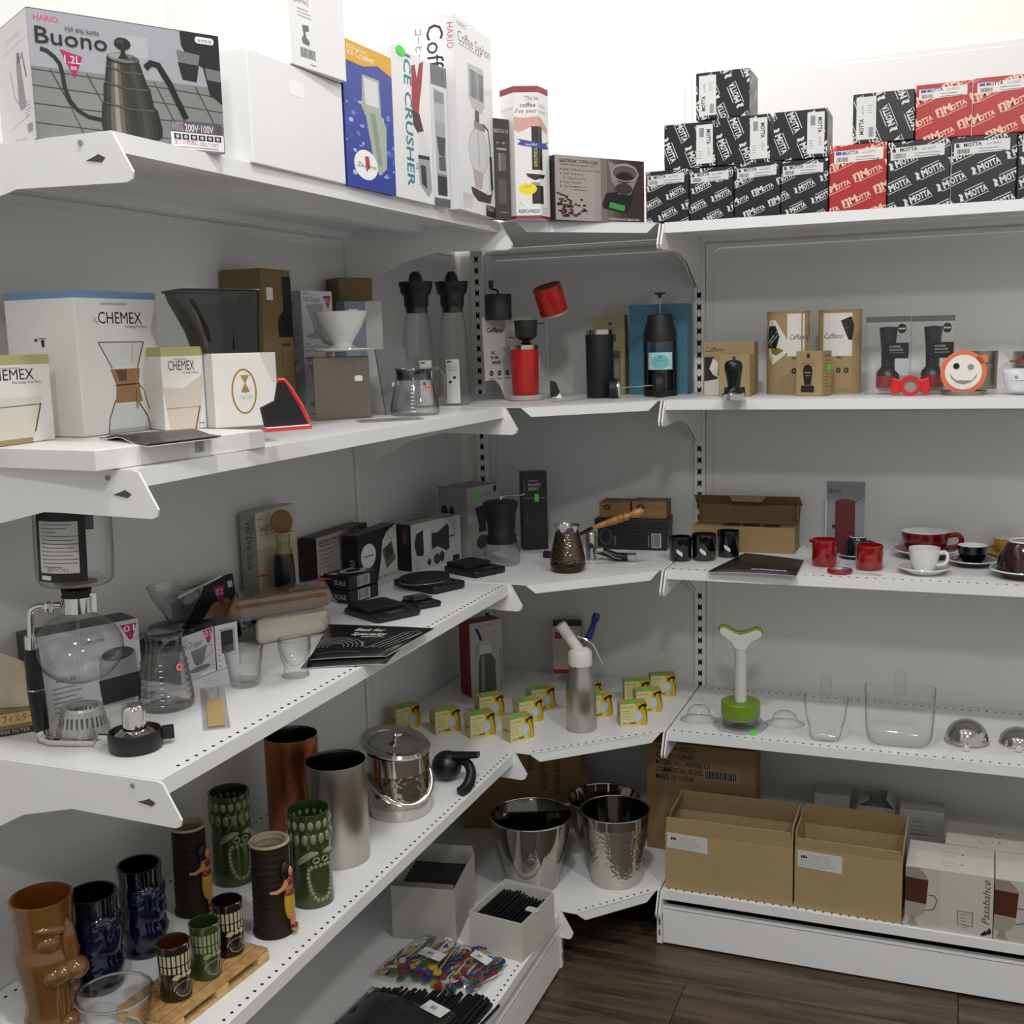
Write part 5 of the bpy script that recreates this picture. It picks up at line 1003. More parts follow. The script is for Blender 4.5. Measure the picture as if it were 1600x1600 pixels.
f = Face(.08, .03); f.R(.15, .40, .85, .85, 'b8a06a'); f.text('珈琲フィルター', .2, .5, .008, '2b2414', width=.05); f.R(0, 0, 1, .22, '24201a'); f.text('COFFEE FILTER', .2, .06, .004, 'b9b3a5', width=.045); o = f.build('print', fp, 'front'); o.location = (-.006, -.0085, .001)
# dripper box behind the syphon
def box01(label, A, B, h, d, art=0):
    o = carton('dripper_box', label, A, B, h, d, ink('3a3a3c'), z=q3); W_, D_, H_ = DIM[o.name]; f = Face(W_, H_); f.R(0, 0, 1, 1, 'bcbcbe')
    if art == 0:
        f.P([(.82, .95), (.985, .95), (.93, .76), (.90, .76)], MAG); f.text('01', .855, .86, .008, 'f0dfe6', width=.014); f.text('Coffee server', .45, .80, .006, '55555a', width=.03)
        f.P([(.60, .62), (.95, .64), (.98, .12), (.9, .02), (.62, .02), (.58, .2)], '8a8a8c'); f.P([(.58, .34), (.98, .36), (.96, .06), (.6, .04)], '26211f'); f.ell(.78, .62, .16, .08, '3a3a3c'); f.lines(.15, .35, 6, .04, .006, .0015, '77777a'); f.text('AGS-36', .18, .42, .006, '33333a', width=.025); f.barcode(.2, .02, .42, .10)
    elif art == 1:
        f.P([(.68, .98), (.96, .98), (.87, .68), (.80, .68)], MAG); f.text('01', .74, .82, .0085, 'f0dfe6', width=W_*.16); f.text('HARIO', .05, .86, .005, '8a3a50', width=.014); f.text('V60 Dripper', .04, .70, .009, '2a2a2e', width=W_*.62)
        f.P([(.30, .62), (.78, .66), (.66, .34), (.60, .28), (.44, .28), (.38, .36)], '7c7e82')
        for q in range(6): f.line([(.33+q*.08, .62), (.44+q*.035, .30)], .0009, '3a3c40')
        f.ell(.54, .20, .30, .06, '6d6f73'); f.line([(.76, .64), (.92, .62), (.9, .45), (.66, .36)], .0015, '8a8c90'); f.R(.55, .03, .95, .08, 'e2e2e4')
    else:
        f.R(0, 0, 1, 1, 'c6c6c8'); f.R(.25, .35, .80, .85, '1a1b1e'); f.line([(.2, .88), (.85, .88), (.85, .32)], .001, '222226'); f.lines(.08, .7, 6, W_*.14, .008, .001, '77777a')
    f.build('front_print', o, 'front', DIM[o.name]); return o
A = Vector((.050, -1.405, z3)); B = Vector((.108, -1.285, z3))
box01('white and dark box with a magenta 01 mark, right behind the glass syphon', A, B, top(B, 966), .05, 0)
A = on(z3, 284, 1071); B = on(z3, 338, 1049)
d01 = box01('white dripper box with a magenta 01 mark, carrying the glass dripper', A, B, top(B, 979), .075, 1); hd1 = DIM[d01.name][2]
A = on(z3, 339.5, 1048); B = on(z3, 374, 1039)
box01('small white box with a black square picture beside the 01 dripper box', A, B, top(B, 971), .05, 2)
# glass server with graduation
C, r = stand(z3, 262, 1116, 86); C.z = q3
server('tall glass coffee server with white graduation and dark collar beside the syphon', C, r, top(C, 988), face_cam(C)+.1, False, 7)
# alcohol burner
C, r = stand(z3, 214, 1183, 84); C.z = q3; hb = top(C, 1140); k = mpp(C)
bu = thing('spirit_burner', 'black spirit burner with a chrome dome and a handle at the shelf corner', 'burner', C, face_cam(C))
MB().lathe([(.0001, 0), (r*.94, 0), (r, .003), (r, hb-.003), (r*.96, hb), (r*.90, hb), (r*.86, hb-.006), (.0001, hb-.006)], 36).obj('base', M_BLACK, bu, smooth=True)
MB().lathe([(r*.88, hb-.005), (r*.6, hb-.001), (r*.42, hb+.002), (.0001, hb+.002)], 32).obj('tank_top', M_CHROME, bu, smooth=True)
Rd = 18*k; hd_ = top(C, 1098); MB().lathe([(Rd*1.02, hb), (Rd, hb+.004), (Rd, hd_-Rd*.8), (Rd*.9, hd_-Rd*.4), (Rd*.6, hd_-Rd*.12), (Rd*.25, hd_), (.0001, hd_+.0004)], 28).obj('dome', M_CHROME, bu, smooth=True)
MB().box(r*.98, -.003, hb*.28, r*1.42, .007, hb*.95).obj('handle', M_RUBBER, bu, bevel=.001); MB().tube([(-r*.9, .006, hb*.7), (-r*1.3, .010, hb*.75)], .003, 8).obj('wick_knob', M_CHROME, bu)
# sachet
Pa = on(z3, 339, 1141); Pb = on(z3, 331, 1074); P = (Pa+Pb)/2; Ls = (Pb-Pa).length/2; sa = thing('filter_sachet', 'long clear sachet with a beige slip lying near the shelf edge', 'sachet', (P.x, P.y, q3), math.atan2((Pb-Pa).y, (Pb-Pa).x)-PI/2)
b = MB(); b.prism(rrect(-.0155, -Ls, .0155, Ls, .001), 0, .001); b.obj('film', M_CRINK, sa); MB().box(-.0095, -Ls*.88, .0012, .0105, Ls*.30, .002).obj('slip', mat('beige_slip', 'b39a68', .7), sa)
# glass dripper on box
Cd = d01.location; zd = q3+hd1+.0006; P = on(zd, 279, 980)
gd = thing('glass_dripper', 'ribbed clear coffee dripper standing on the 01 box', 'dripper', P, face_cam(P)); kk = mpp(P); Rr = 43*kk
b = MB(); n = 40; prof = smoothp([(.010, .006), (.014, .012), (.022, .026), (.033, .044), (Rr, .058)], 3)
for i, (r_, z_) in enumerate(prof): b.v += [((r_*(1+.035*math.sin(10*(2*PI*kq/n)+z_*60)))*math.cos(2*PI*kq/n), (r_*(1+.035*math.sin(10*(2*PI*kq/n)+z_*60)))*math.sin(2*PI*kq/n), z_) for kq in range(n)]
b.f = [(i*n+kq, i*n+(kq+1) % n, (i+1)*n+(kq+1) % n, (i+1)*n+kq) for i in range(len(prof)-1) for kq in range(n)]; b.m = [0]*len(b.f); b.obj('cone', glass('ribbed_glass', (.92, .93, .93), .28, .4, .09), gd, smooth=True)
b = MB(); b.tube([(Rr*math.cos(2*PI*i/40), Rr*math.sin(2*PI*i/40), .058) for i in range(40)], .0011, 6, closed=True); b.obj('rim', M_GLASS, gd, smooth=True)
MB().prism([(.04*math.cos(2*PI*i/36)*(1.25 if math.cos(2*PI*i/36) > .9 else 1), .04*math.sin(2*PI*i/36)) for i in range(36)], 0, .003).obj('foot_plate', glass('grey_acrylic', (.55, .55, .56), .6, .12, .06), gd)
MB().lathe([(.0105, .003), (.0095, .007)], 24).obj('stem', M_GLASS, gd, smooth=True)
b = MB(); b.prism([(-.01, -.006), (.045, -.003), (.050, 0), (.045, .003), (-.01, .006)], 0, .002, xf=lambda x, y, z: (x+.012, y-.006, z+.046+x*.42)); b.obj('measuring_spoon', mat('pale_plastic', 'bdbdb8', .4), gd)
# 02 filter pack, black
A = onx(.040, 296, 930); B = onx(.040, 374, 930); A.z = B.z = z3
lp = leaning('filter_bag', 'black filter pack with a magenta 02 mark leaning on the wall', A, B, .098, .10, M_BLACKCARD, .006, 'filters', q3)
f = Face(DIM[lp.name][0], .098); f.P([(.30, .10), (.22, .42), (.5, .64), (.8, .66), (1, .50), (1, .18), (.8, .05)], '9a7f5e'); f.P([(.55, .88), (.80, .88), (.70, .56), (.665, .56)], MAG); f.text('02', .595, .74, .010, 'f0dfe6', width=.018); f.R(.86, .80, .96, .90, 'd8d8d6'); f.text('V60 coffee', .3, .34, .006, '5f4c33', width=.04); f.build('print', lp, 'front')
# drip scale box
A = onx(.040, 401, 850); B = onx(.040, 464, 850); A.z = B.z = z3; h = top(A, 803)
dsb = carton('drip_scale_box', 'upright pale grey drip scale box with its name up the narrow side', A, B, h, .030, ink('b5b2ab'), z=q3); W_, D_, H_ = DIM[dsb.name]
f = Face(W_, H_); f.R(0, 0, 1, 1, 'c2bfb7'); f.R(0, .3, 1, .68, 'b5aa98'); f.text('HARIO', .05, .93, .004, '222222', width=.014); f.text('V60 Drip', .08, .82, .011, '1b1b1d', width=.06); f.text('METRIC SCALE', .08, .79, .003, '55555a', width=.024); f.build('front_print', dsb, 'front', DIM[dsb.name])
f = Face(D_, H_); f.R(0, 0, 1, 1, '9d9a93'); f.text('V60 Drip Scale', .38, .93, .011, '1f1f21', rot=-PI/2, width=.078); f.text('HARIO', .74, .95, .005, '1f1f21', rot=-PI/2, width=.02); f.P([(.35, .02), (.7, .02), (.7, .12), (.52, .16), (.35, .12)], '17181a'); f.build('side_print', dsb, 'left', DIM[dsb.name])
# sample shaker
P = onx(.064, 444, 880); P.z = q3; k = mpp(P); hs_ = top(P, 905); sk = thing('sample_cup', 'dark cup with a clear funnel and a tilted tan lid behind the filter packs', 'cup', P, face_cam(P))
h1_ = top(P, 868); h2_ = top(P, 832); MB().lathe([(.0001, 0), (.018, 0), (.0165, h1_*.8), (.0150, h1_)], 24).obj('body', mat('dark_blue_black', '12151b', .3), sk, smooth=True)
MB().lathe([(.0150, h1_*.8), (.0145, h1_+.006), (.0105, h1_+.016), (.0125, h2_)], 24).obj('funnel', glass('yellowish_film', (.75, .74, .5), .6, .2, .06), sk, smooth=True); b = MB(); b.tube([(.016*math.cos(2*PI*i/24), .016*math.sin(2*PI*i/24), h2_) for i in range(24)], .0013, 6, closed=True); b.obj('ring', mat('pale_ring', 'b9b39a', .4), sk)
MB().lathe([(.0001, -.004), (.0165, -.004), (.0175, .002), (.016, .004), (.0001, .004)], 24, sx=1, sy=1.15, xf=lambda x, y, z: (x, z, y+h2_+.017)).obj('lid', mat('tan_paper', '8a642e', .6, noise=.35, nscale=90), sk, smooth=True)
# two plastic-wrapped filter packs
def pack(label, corners, z, th, m, m2, lean=0):
    pts = corners; c = sum(pts, Vector((0, 0, 0)))/4; t = thing('filter_pack', label, 'filters', (c.x, c.y, z), 0, 'wrapped paper filter packs')
    P2 = [(p.x-c.x, p.y-c.y) for p in pts]; b = MB(); b.prism(P2, 0.001, th); o = b.obj('papers', m, t, bevel=.011, seg=4)
    rng = random.Random(8); b = MB(); n = 10; q4 = [Vector((x*1.14, y*1.14)) for x, y in P2]; vs = []
    for i in range(n+1):
        for j in range(n+1):
            u, v = i/n, j/n; p = (q4[0]*(1-u)+q4[1]*u)*(1-v)+(q4[3]*(1-u)+q4[2]*u)*v; e_ = min(u, v, 1-u, 1-v); vs.append((p.x, p.y, min(1, e_*9)*(th+.0015)+.0006+rng.uniform(0, .0025)*min(1, e_*6)))
    b.add(vs, [(i*(n+1)+j, (i+1)*(n+1)+j, (i+1)*(n+1)+j+1, i*(n+1)+j+1) for i in range(n) for j in range(n)]); b.obj('wrapper', M_CRINK, t, smooth=True); return t
M_BRP = mat('brown_filter_paper', '664d31', .7, noise=.25, nscale=45, bump=.5, bscale=60); M_WHP = mat('white_filter_paper', 'bdb9a8', .75, noise=.05)
def quadon(z, *p): return [on(z, *a) for a in p]
w1_ = pack('stack of white paper filters in clear wrap with a red mark', quadon(z3, (400, 1012), (514, 990), (508, 968), (404, 988)), q3, .042, M_WHP, None)
f = Face(.024, .014); f.P([(0, .2), (.55, .55), (1, 1), (.2, .95)], 'a01c28'); o = f.build('red_mark', w1_, 'front'); o.location = (-.004, -.052, .024)
w2_ = pack('stack of brown paper filters in clear wrap lying on the white ones', quadon(z3+.05, (358, 970), (520, 944), (512, 928), (364, 951)), q3+.0455, .030, M_BRP, None)
for (px_, py_, s_) in ((415, 915, 1), (505, 921, .9)):
    f = Face(.030, .016); f.P([(0, .1), (.4, .95), (.8, .6), (1, .2), (.5, .3)], '8f1620'); o = f.build('red_wrapper_end', w2_, 'top'); pp = on(z3+.078, px_, py_+4); o.location = (pp.x-w2_.location.x, pp.y-w2_.location.y, .0335); o.rotation_euler = (.15, 0, face_cam(pp))
# scale boxes
A = Vector((.094, -.872, z3)); B = Vector((.094, -.755, z3)); A = onx(.045, 495, 870); B = onx(.045, 575, 870); A.z = B.z = z3
scale_box('brown coffee scale box standing behind the black scale boxes', A, B, top(A, 842), .035, z=q3)
A = on(z3, 591, 919)+Vector((-.03, .045, 0)); A = onx(.084, 561, 880); B = onx(.084, 621, 880); A.z = B.z = z3
bs = carton('scale_box', 'black and white scale box with a slanted picture panel', A, B, top(A, 838), .032, M_BLACKCARD, z=q3); W_, D_, H_ = DIM[bs.name]
f = Face(W_, H_); f.P([(.42, 0), (1, 0), (1, 1), (.75, .92), (.62, .78), (.55, .42)], 'b9b9b6'); f.ell(.24, .60, .19, .21, 'c8c8c5'); f.R(.12, .59, .36, .61, '33333a'); f.P([(.60, .62), (.86, .72), (.96, .38), (.70, .26)], '55554f'); f.P([(.66, .62), (.83, .68), (.88, .48), (.71, .42)], '2e302c'); f.ring(.86, .86, .10, .11, .0012, '33333a', 16); f.text('NEW BRO SCALE', .43, .12, .006, '1b1b1d', width=W_*.55); f.build('front_print', bs, 'front', DIM[bs.name])
f = Face(D_, H_); f.text('BRO SCALE', .7, .12, .009, 'a9a9a6', rot=PI/2, width=.05); f.build('side_print', bs, 'left', DIM[bs.name])
K0 = on(z3, 547, 945); 
for i, lab in enumerate(('flat black scale box at the bottom of a stack of two', 'flat black scale box with a pale oval on top, upper of two')):
    A = K0+Vector((-.062, -.012, 0)); B = Vector(K0); e = (on(z3, 592, 932)-K0); 
    A = Vector(K0); B = on(z3, 592, 931); o = carton('scale_box', lab, A, B, .0235, .062, M_BLACKCARD, z=q3+i*.0248); W_, D_, H_ = DIM[o.name]
    f = Face(W_, H_); f.R(.28, .12, .70, .90, 'b9b9b6'); f.barcode(.30, .18, .68, .85); f.build('label', o, 'front', DIM[o.name]); f = Face(D_, H_); f.text('SCALE', .45, .3, .008, 'b9b9b6', width=.026, bold=.02); f.build('side_print', o, 'left', DIM[o.name])
    if i: f = Face(W_, D_); f.ell(.62, .52, .36, .34, 'b4b4b0'); f.ell(.62, .52, .22, .16, '1b1b1d'); f.ell(.12, .7, .12, .12, 'b4b4b0'); f.build('top_print', o, 'top', DIM[o.name])
# coffee mill boxes
A = on(z3, 642, 895)+Vector((-.012, .012, 0)); B = on(z3, 721, 874)+Vector((-.012, .012, 0))
A = on(z3, 644, 894); B = on(z3, 721, 874)
mb = carton('coffee_mill_box', 'white box lying on its side, picturing a dark coffee mill', A, B, top(A, 821), .062, ink('8f8f8e'), z=q3); W_, D_, H_ = DIM[mb.name]
f = Face(W_, H_); f.R(0, 0, 1, 1, 'aeaeac'); f.P([(.10, .78), (.24, .84), (.30, .55), (.22, .28), (.10, .32), (.06, .55)], '26272a'); f.P([(.24, .8), (.36, .84), (.36, .34), (.24, .3)], 'c2c2c0'); f.P([(.40, .74), (.52, .72), (.72, .88), (.76, .80), (.76, .32), (.70, .28), (.52, .42), (.40, .38)], '2a2b2e'); f.R(.76, .56, .86, .60, '3a3b3e'); f.ell(.34, .12, .04, .07, '222226', 10); f.ell(.50, .15, .07, .12, '3a3b3e', 12); f.ell(.60, .18, .05, .12, '2c2d30', 10); f.lines(.06, .2, 5, .014, .005, .001, '66666a'); f.lines(.84, .9, 7, .012, .006, .001, '66666a'); f.R(.82, .02, .96, .14, '1f1f22'); f.build('front_print', mb, 'front', DIM[mb.name])
f = Face(D_, H_); f.R(0, 0, 1, 1, '15161a'); f.R(.62, .55, .92, .95, '4a1f3a'); f.text('HARIO', .80, .60, .007, 'c08aa8', rot=PI/2, width=.022); f.build('side_print', mb, 'left', DIM[mb.name]); f = Face(W_, D_); f.R(0, 0, 1, 1, 'a5a5a3'); f.P([(.25, .5), (.55, .6), (.5, .8), (.2, .7)], '55565a'); f.P([(.55, .6), (.75, .66), (.70, .82), (.52, .78)], '33343a'); f.line([(0, .3), (.5, .28), (.55, .22), (1, .2)], .001, '33343a'); f.build('top_print', mb, 'top', DIM[mb.name])
A = on(z3, 733, 874); B = on(z3, 783, 860)
mt = carton('coffee_mill_box', 'upright pale coffee mill box with a green sticker, behind the glass mill', A, B, top(A, 764), .075, ink('8c8b88'), z=q3); W_, D_, H_ = DIM[mt.name]
f = Face(W_, H_); f.R(0, 0, 1, 1, 'a3a29f'); f.text('HARIO', .08, .92, .004, '7a3a50', width=.016); f.text('Coffee Mill', .1, .84, .008, '55555a', width=W_*.6); f.ell(.30, .87, .10, .035, M_GREEN, 8); f.ell(.85, .93, .06, .05, '2c2d30', 10); f.P([(.22, .70), (.66, .74), (.54, .42), (.34, .42)], '2c2d30'); f.R(.32, .34, .56, .42, '26272a'); f.ell(.42, .20, .18, .10, '3a3a3c'); f.build('front_print', mt, 'front', DIM[mt.name])
f = Face(D_, H_); f.R(0, 0, 1, 1, '8d8c89'); f.ell(.2, .65, .12, .10, '26272a', 14); f.ell(.45, .65, .09, .09, '26272a', 14); f.lines(.7, .85, 12, .012, .006, .001, '55565a'); f.build('side_print', mt, 'left', DIM[mt.name])
# glass coffee mill
C, r = stand(z3, 785, 887, 54); C.z = q3; rz = face_cam(C)
cm = thing('coffee_mill', 'hand coffee mill with a black hopper and a ribbed glass jar', 'coffee mill', C, rz); hj = top(C, 845); hh_ = top(C, 785)
b = MB(); n = 40; prof = [(.0001, 0), (r*.9, 0), (r, .004), (r*1.05, hj*.5), (r*.95, hj*.85), (r*.85, hj)]
b.lathe(prof, n); b.v = [(x*(1+.03*math.cos(12*math.atan2(y, x))), y*(1+.03*math.cos(12*math.atan2(y, x))), z) for x, y, z in b.v]; b.obj('jar', M_GLASS, cm, smooth=True)
MB().lathe([(.0001, hj-.004), (r*.86, hj-.004), (r*.90, hj), (r*.88, hj+.012), (r*.80, hj+.014), (r*.78, hj+.018), (r*.88, hh_-.02), (r*1.02, hh_-.006), (r*1.02, hh_), (r*.9, hh_+.003), (.0001, hh_+.005)], 36).obj('hopper', M_RUBBER, cm, smooth=True)
b = MB(); b.tube([(0, 0, hh_+.003), (0, 0, hh_+.012)], .0035, 10); b.tube([(0, 0, hh_+.009), (.012, .004, hh_+.012), (.038, .012, hh_+.011), (.048, .016, hh_+.013)], .0014, 8); b.obj('crank', M_STEEL, cm, smooth=True)
# black scales
def scale(label, C, w_, d_, h, rz, plate='sq', disp=True, pc=None):
    t = thing('kitchen_scale', label, 'scale', (C.x, C.y, q3), rz)
    MB().prism(rrect(-w_/2, -d_/2, w_/2, d_/2, .008), .002, h*.62).obj('body', M_BLACK, t, bevel=.002)
    m = pc or M_RUBBER
    if plate == 'sq': MB().prism(rrect(-w_*.42, -d_*.12, w_*.42, d_*.48, .005), h*.62, h).obj('platform', m, t, bevel=.0012)
    else: MB().prism(disc(d_*.42, 40, -w_*.08, d_*.04, d_*.34), h*.62, h).obj('platform', m, t, bevel=.0012); 
    if plate != 'sq': b = MB(); b.tube([(d_*.42*math.cos(a)-w_*.08, d_*.34*math.sin(a)+d_*.04, h*.66) for a in [2*PI*i/40 for i in range(40)]], .0008, 6, closed=True); b.obj('trim_ring', M_STEEL, t)
    if disp: MB().box(-w_*.18, -d_*.42, h*.62, w_*.18, -d_*.24, h*.66).obj('display', mat('lcd_grey', '34352f', .2), t)
    for s_ in (-1, 1): MB().prism(disc(.003, 12, s_*w_*.30, -d_*.33), h*.62, h*.66).obj('button', M_RUBBER, t)
    for sx in (-1, 1):
        for sy_ in (-1, 1): MB().prism(disc(.004, 12, sx*w_*.38, sy_*d_*.38), 0, .002).obj('foot', M_RUBBER, t)
    return t
P = on(z3, 597, 965); scale('large flat black scale in front, nearest the brochure', P+Vector((-.01, .02, 0)), .088, .105, .016, math.radians(62), 'sq')
P = on(z3, 660, 948); scale('small black scale with a clear square plate', P+Vector((-.006, .008, 0)), .050, .060, .014, math.radians(58), 'sq', pc=glass('glass_plate', (.35, .36, .35), .6, .2, .1))
P = on(z3, 677, 918); scale('black scale with a round steel-rimmed platform', P+Vector((-.008, .0, 0)), .078, .118, .022, math.radians(66), 'round')
P = on(z3, 748, 893); scale('black scale with a raised square platform near the corner', P+Vector((-.004, -.01, 0)), .080, .098, .020, math.radians(64), 'sq')
# brochures at the edge
def sheet(name, label, corners, z, m, curl=.004, art=None, cat='brochure', pages=True):
    c = sum(corners, Vector((0, 0, 0)))/4; t = thing(name, label, cat, (c.x, c.y, z), 0); n = 8
    q4 = [Vector((p.x-c.x, p.y-c.y, 0)) for p in corners]
    def S(u, v):
        p = (q4[0]*(1-u)+q4[1]*u)*(1-v)+(q4[3]*(1-u)+q4[2]*u)*v; return Vector((p.x, p.y, .0016+curl*(math.sin(PI*u)*.5+.5*u*u)*(1-v*.5)))
    for nm, mm, dz in ((('cover', m, 0), ('pages', mat('page_white', 'cfcdc8', .4), -.0012)) if pages else (('cover', m, 0),)):
        b = MB(); b.add([tuple(S(i/n, j/2)+Vector((0, 0, dz))) for i in range(n+1) for j in range(3)], [(i*3+j, (i+1)*3+j, (i+1)*3+j+1, i*3+j+1) for i in range(n) for j in range(2)]); o = b.obj(nm, mm, t, smooth=True); sd = o.modifiers.new('t', 'SOLIDIFY'); sd.thickness = .0008; sd.offset = -1
    if art:
        f = Face(1, 1); art(f); f.build('print', t, curve=lambda u, v, e: tuple(S(min(1, max(0, u)), v)+Vector((0, 0, e+.0002))))
    return t
def art_b(f):
    f.text('Best for', .30, .80, .085, 'c9c9c5', width=.30, shear=.3, bold=.03); f.text('Specialty', .30, .66, .085, 'c9c9c5', width=.36, shear=.3, bold=.03); f.R(.42, .60, .66, .615, 'c9c9c5')
    for k in range(5): f.line([(.08+.1*math.cos(a)*(1+k*.5)+.15, .28+.12*math.sin(a)*(1+k*.35)) for a in [PI*i/12 for i in range(13)]], .006, 'a9a9a5')
    for k in range(4): f.line([(.62+k*.07, .25), (.74+k*.06, .55), (.80+k*.05, .78)], .006, 'b9b9b5')
    f.line([(.5, .45), (.55, .3), (.62, .25), (.68, .32)], .006, 'b9b9b5'); f.line([(.80, .78), (.90, .86), (.97, .80), (.93, .55)], .006, 'b9b9b5'); f.line([(.05, .1), (.3, .16), (.6, .12)], .005, '8a8a86')
M_BRO = mat('black_brochure', '0e0e0f', .3)
def lowered(*p):
    return [on(z3, *a) for a in p]
sheet('brochure', 'black brochure underneath, poking out below the lettered one', lowered((470, 1046), (604, 1040), (640, 1000), (520, 985)), q3+.0006, M_BRO, .002)
sheet('brochure', 'black coffee brochure with white line drawing hanging over the shelf edge', lowered((484, 1038), (604, 1034), (678, 990), (514, 983)), q3+.006, M_BRO, .003, art_b)
# tumblers
C, r = stand(z3, 384, 1077, 46); C.z = q3; h = top(C, 1012); t = thing('drinking_glass', 'ridged clear tumbler nearest the shelf edge on the third shelf', 'glass', C, 0)
MB().lathe([(.0001, .0), (r*.9, 0), (r, .003), (r*1.08, h*.30), (r*1.12, h*.32), (r*1.10, h*.36), (r*1.2, h*.62), (r*1.24, h*.64), (r*1.22, h*.68), (r*1.34, h), (r*1.30, h), (r*1.12, h*.62), (r*.95, h*.15), (.0001, h*.12)], 36).obj('wall', M_GLASS, t, smooth=True)
b = MB(); b.tube([(r*1.32*math.cos(2*PI*i/36), r*1.32*math.sin(2*PI*i/36), h) for i in range(36)], .0011, 6, closed=True); b.obj('rim', M_GLASS, t)
C, r = stand(z3, 463, 1062, 44); C.z = q3; h = top(C, 998); t = thing('drinking_glass', 'double-walled clear glass cup in front of the black brochure', 'glass', C, 0)
MB().lathe([(.0001, 0), (r*1.0, 0), (r*.9, .004), (r*.78, h*.25), (r*.98, h*.45), (r*1.18, h*.75), (r*1.16, h), (r*1.10, h), (r*1.05, h*.72), (r*.7, h*.40), (r*.3, h*.28), (.0001, h*.26)], 36).obj('wall', M_GLASS, t, smooth=True); b = MB(); b.tube([(r*1.13*math.cos(2*PI*i/36), r*1.13*math.sin(2*PI*i/36), h) for i in range(36)], .001, 6, closed=True); b.obj('rim', M_GLASS, t)
# ================================================================== third shelf, corner
A = ony(-.19, 811, 859); B = ony(-.19, 857, 859); A = on(z3, 818, 860); B = on(z3, 857, 858)
o = carton('black_box', 'tall slim black box with a green tag in the corner', A, B, top(A, 739), .04, M_BLACKCARD, z=q3); W_, D_, H_ = DIM[o.name]; f = Face(W_, H_); f.text('PROFESSIONAL', .25, .88, .003, 'c0c0be', width=W_*.4); f.text('PROFES', .25, .82, .006, 'c0c0be', width=W_*.5); f.text('SERIES', .25, .77, .006, 'c0c0be', width=W_*.4); f.R(.5, .62, .66, .72, M_GREEN); f.R(0, .665, 1, .672, '8a8a88'); f.R(.1, .35, .22, .47, '2c2d30'); f.line([(.06, .9), (.12, .8), (.08, .7)], .001, '77777a'); f.R(.4, .1, .75, .55, '16171a'); f.build('front_print', o, 'front', DIM[o.name])
# cezve
C, r = stand(z3, 887.5, 897, 50); C.z = q3; rz = face_cam(C); k = mpp(C); hz = top(C, 820)
M_BRZ = mat('hammered_bronze', '6b6052', .15, 1, ham=260); M_BRZ2 = mat('dark_bronze', '453d34', .14, 1)
cz = thing('coffee_pot', 'hammered bronze long-handled coffee pot with a turned wooden handle', 'coffee pot', C, rz)
MB().lathe(smoothp([(r*1.12, hz*.22), (r*1.10, hz*.30), (r*.98, hz*.5), (r*.80, hz*.75), (r*.72, hz*.86)], 4), 40).obj('hammered_body', M_BRZ, cz, smooth=True)
MB().lathe([(.0001, 0), (r*.95, 0), (r*1.08, hz*.06), (r*1.14, hz*.14), (r*1.12, hz*.22)], 40).obj('foot', M_BRZ2, cz, smooth=True)
MB().lathe([(r*.72, hz*.86), (r*.73, hz*.92), (r*.86, hz), (r*.82, hz), (r*.68, hz*.9), (r*.7, hz*.8), (.0001, hz*.5)], 40).obj('neck', M_STEEL, cz, smooth=True)
D1 = Vector((18*k, .0, hz*.78)); D2 = Vector((40*k, -.004, hz*.93)); D3 = Vector((118*k, -.012, hz*1.29))
MB().tube([D1, D2], .0035, 10).obj('shank', M_BRZ2, cz, smooth=True)
ax = (D3-D2); b = MB(); ts = [0, .05, .2, .35, .45, .5, .53, .56, .6, .64, .67, .7, .74, .8, .88, .95, 1]; rs_ = [.0035, .0042, .0055, .0068, .0072, .0062, .0078, .0082, .0060, .0080, .0076, .0052, .0050, .0075, .0084, .0070, .004]
b.tube([D2+ax*t_ for t_ in ts], .006, 14, rads=rs_); b.obj('wooden_handle', wood('turned_beech', '8f5f2c', 'b98546', (20, 20, 4), .35), cz, smooth=True)
# hand grinder with folded crank
C, r = stand(z3, 921.5, 877, 16); C += Vector((.0, .01, .0004)); h = top(C, 833)
hgz = thing('hand_grinder', 'small steel hand grinder standing behind the bronze pot', 'grinder', C, face_cam(C)); MB().lathe([(.0001, 0), (r, 0), (r, h), (r*.9, h+.002), (.0001, h+.002)], 28).obj('body', M_BRUSHED, hgz, smooth=True)
b = MB(); b.prism(disc(.0055, 16, 0, h*.55), -.0004, .0002, xf=lambda x, y, z: (x*.9, -r-.0006+z+abs(x)**2*30, y)); b.obj('emblem', M_BLACK, hgz)
P = on(z3, 956, 876); gl = thing('grinder_crank', 'black and steel grinder crank lying beside the steel grinder', 'crank', (P.x, P.y, q3), face_cam(P)-.10)
b = MB(); b.tube([(-.030, 0, .020), (-.012, 0, .016), (.010, -.004, .009), (.034, -.006, .0085)], .008, 12, rads=[.006, .008, .0085, .008]); b.obj('grip', M_BLACK, gl, smooth=True); MB().tube([(.034, -.006, .0085), (.050, -.008, .0085)], .0085, 14).obj('end_cap', M_STEEL, gl, smooth=True); MB().tube([(-.030, -.003, .022), (-.016, -.003, .023)], .0062, 14).obj('collar', M_STEEL, gl, smooth=True); MB().tube([(-.018, -.008, .021), (.008, -.014, .008), (.02, -.016, .006)], .0012, 8).obj('spring_arm', M_STEEL, gl, smooth=True)
o = MB().prism([(0, 0), (.016, -.004), (.018, .012), (.004, .022), (0, .02)], 0, .012).obj('black_cap', M_RUBBER, None, on(z3, 848, 872)+Vector((0, 0, .0004)), .2, bevel=.002); tag(o, 'small black block half hidden behind the bronze pot', 'block'); o.name = 'black_block'
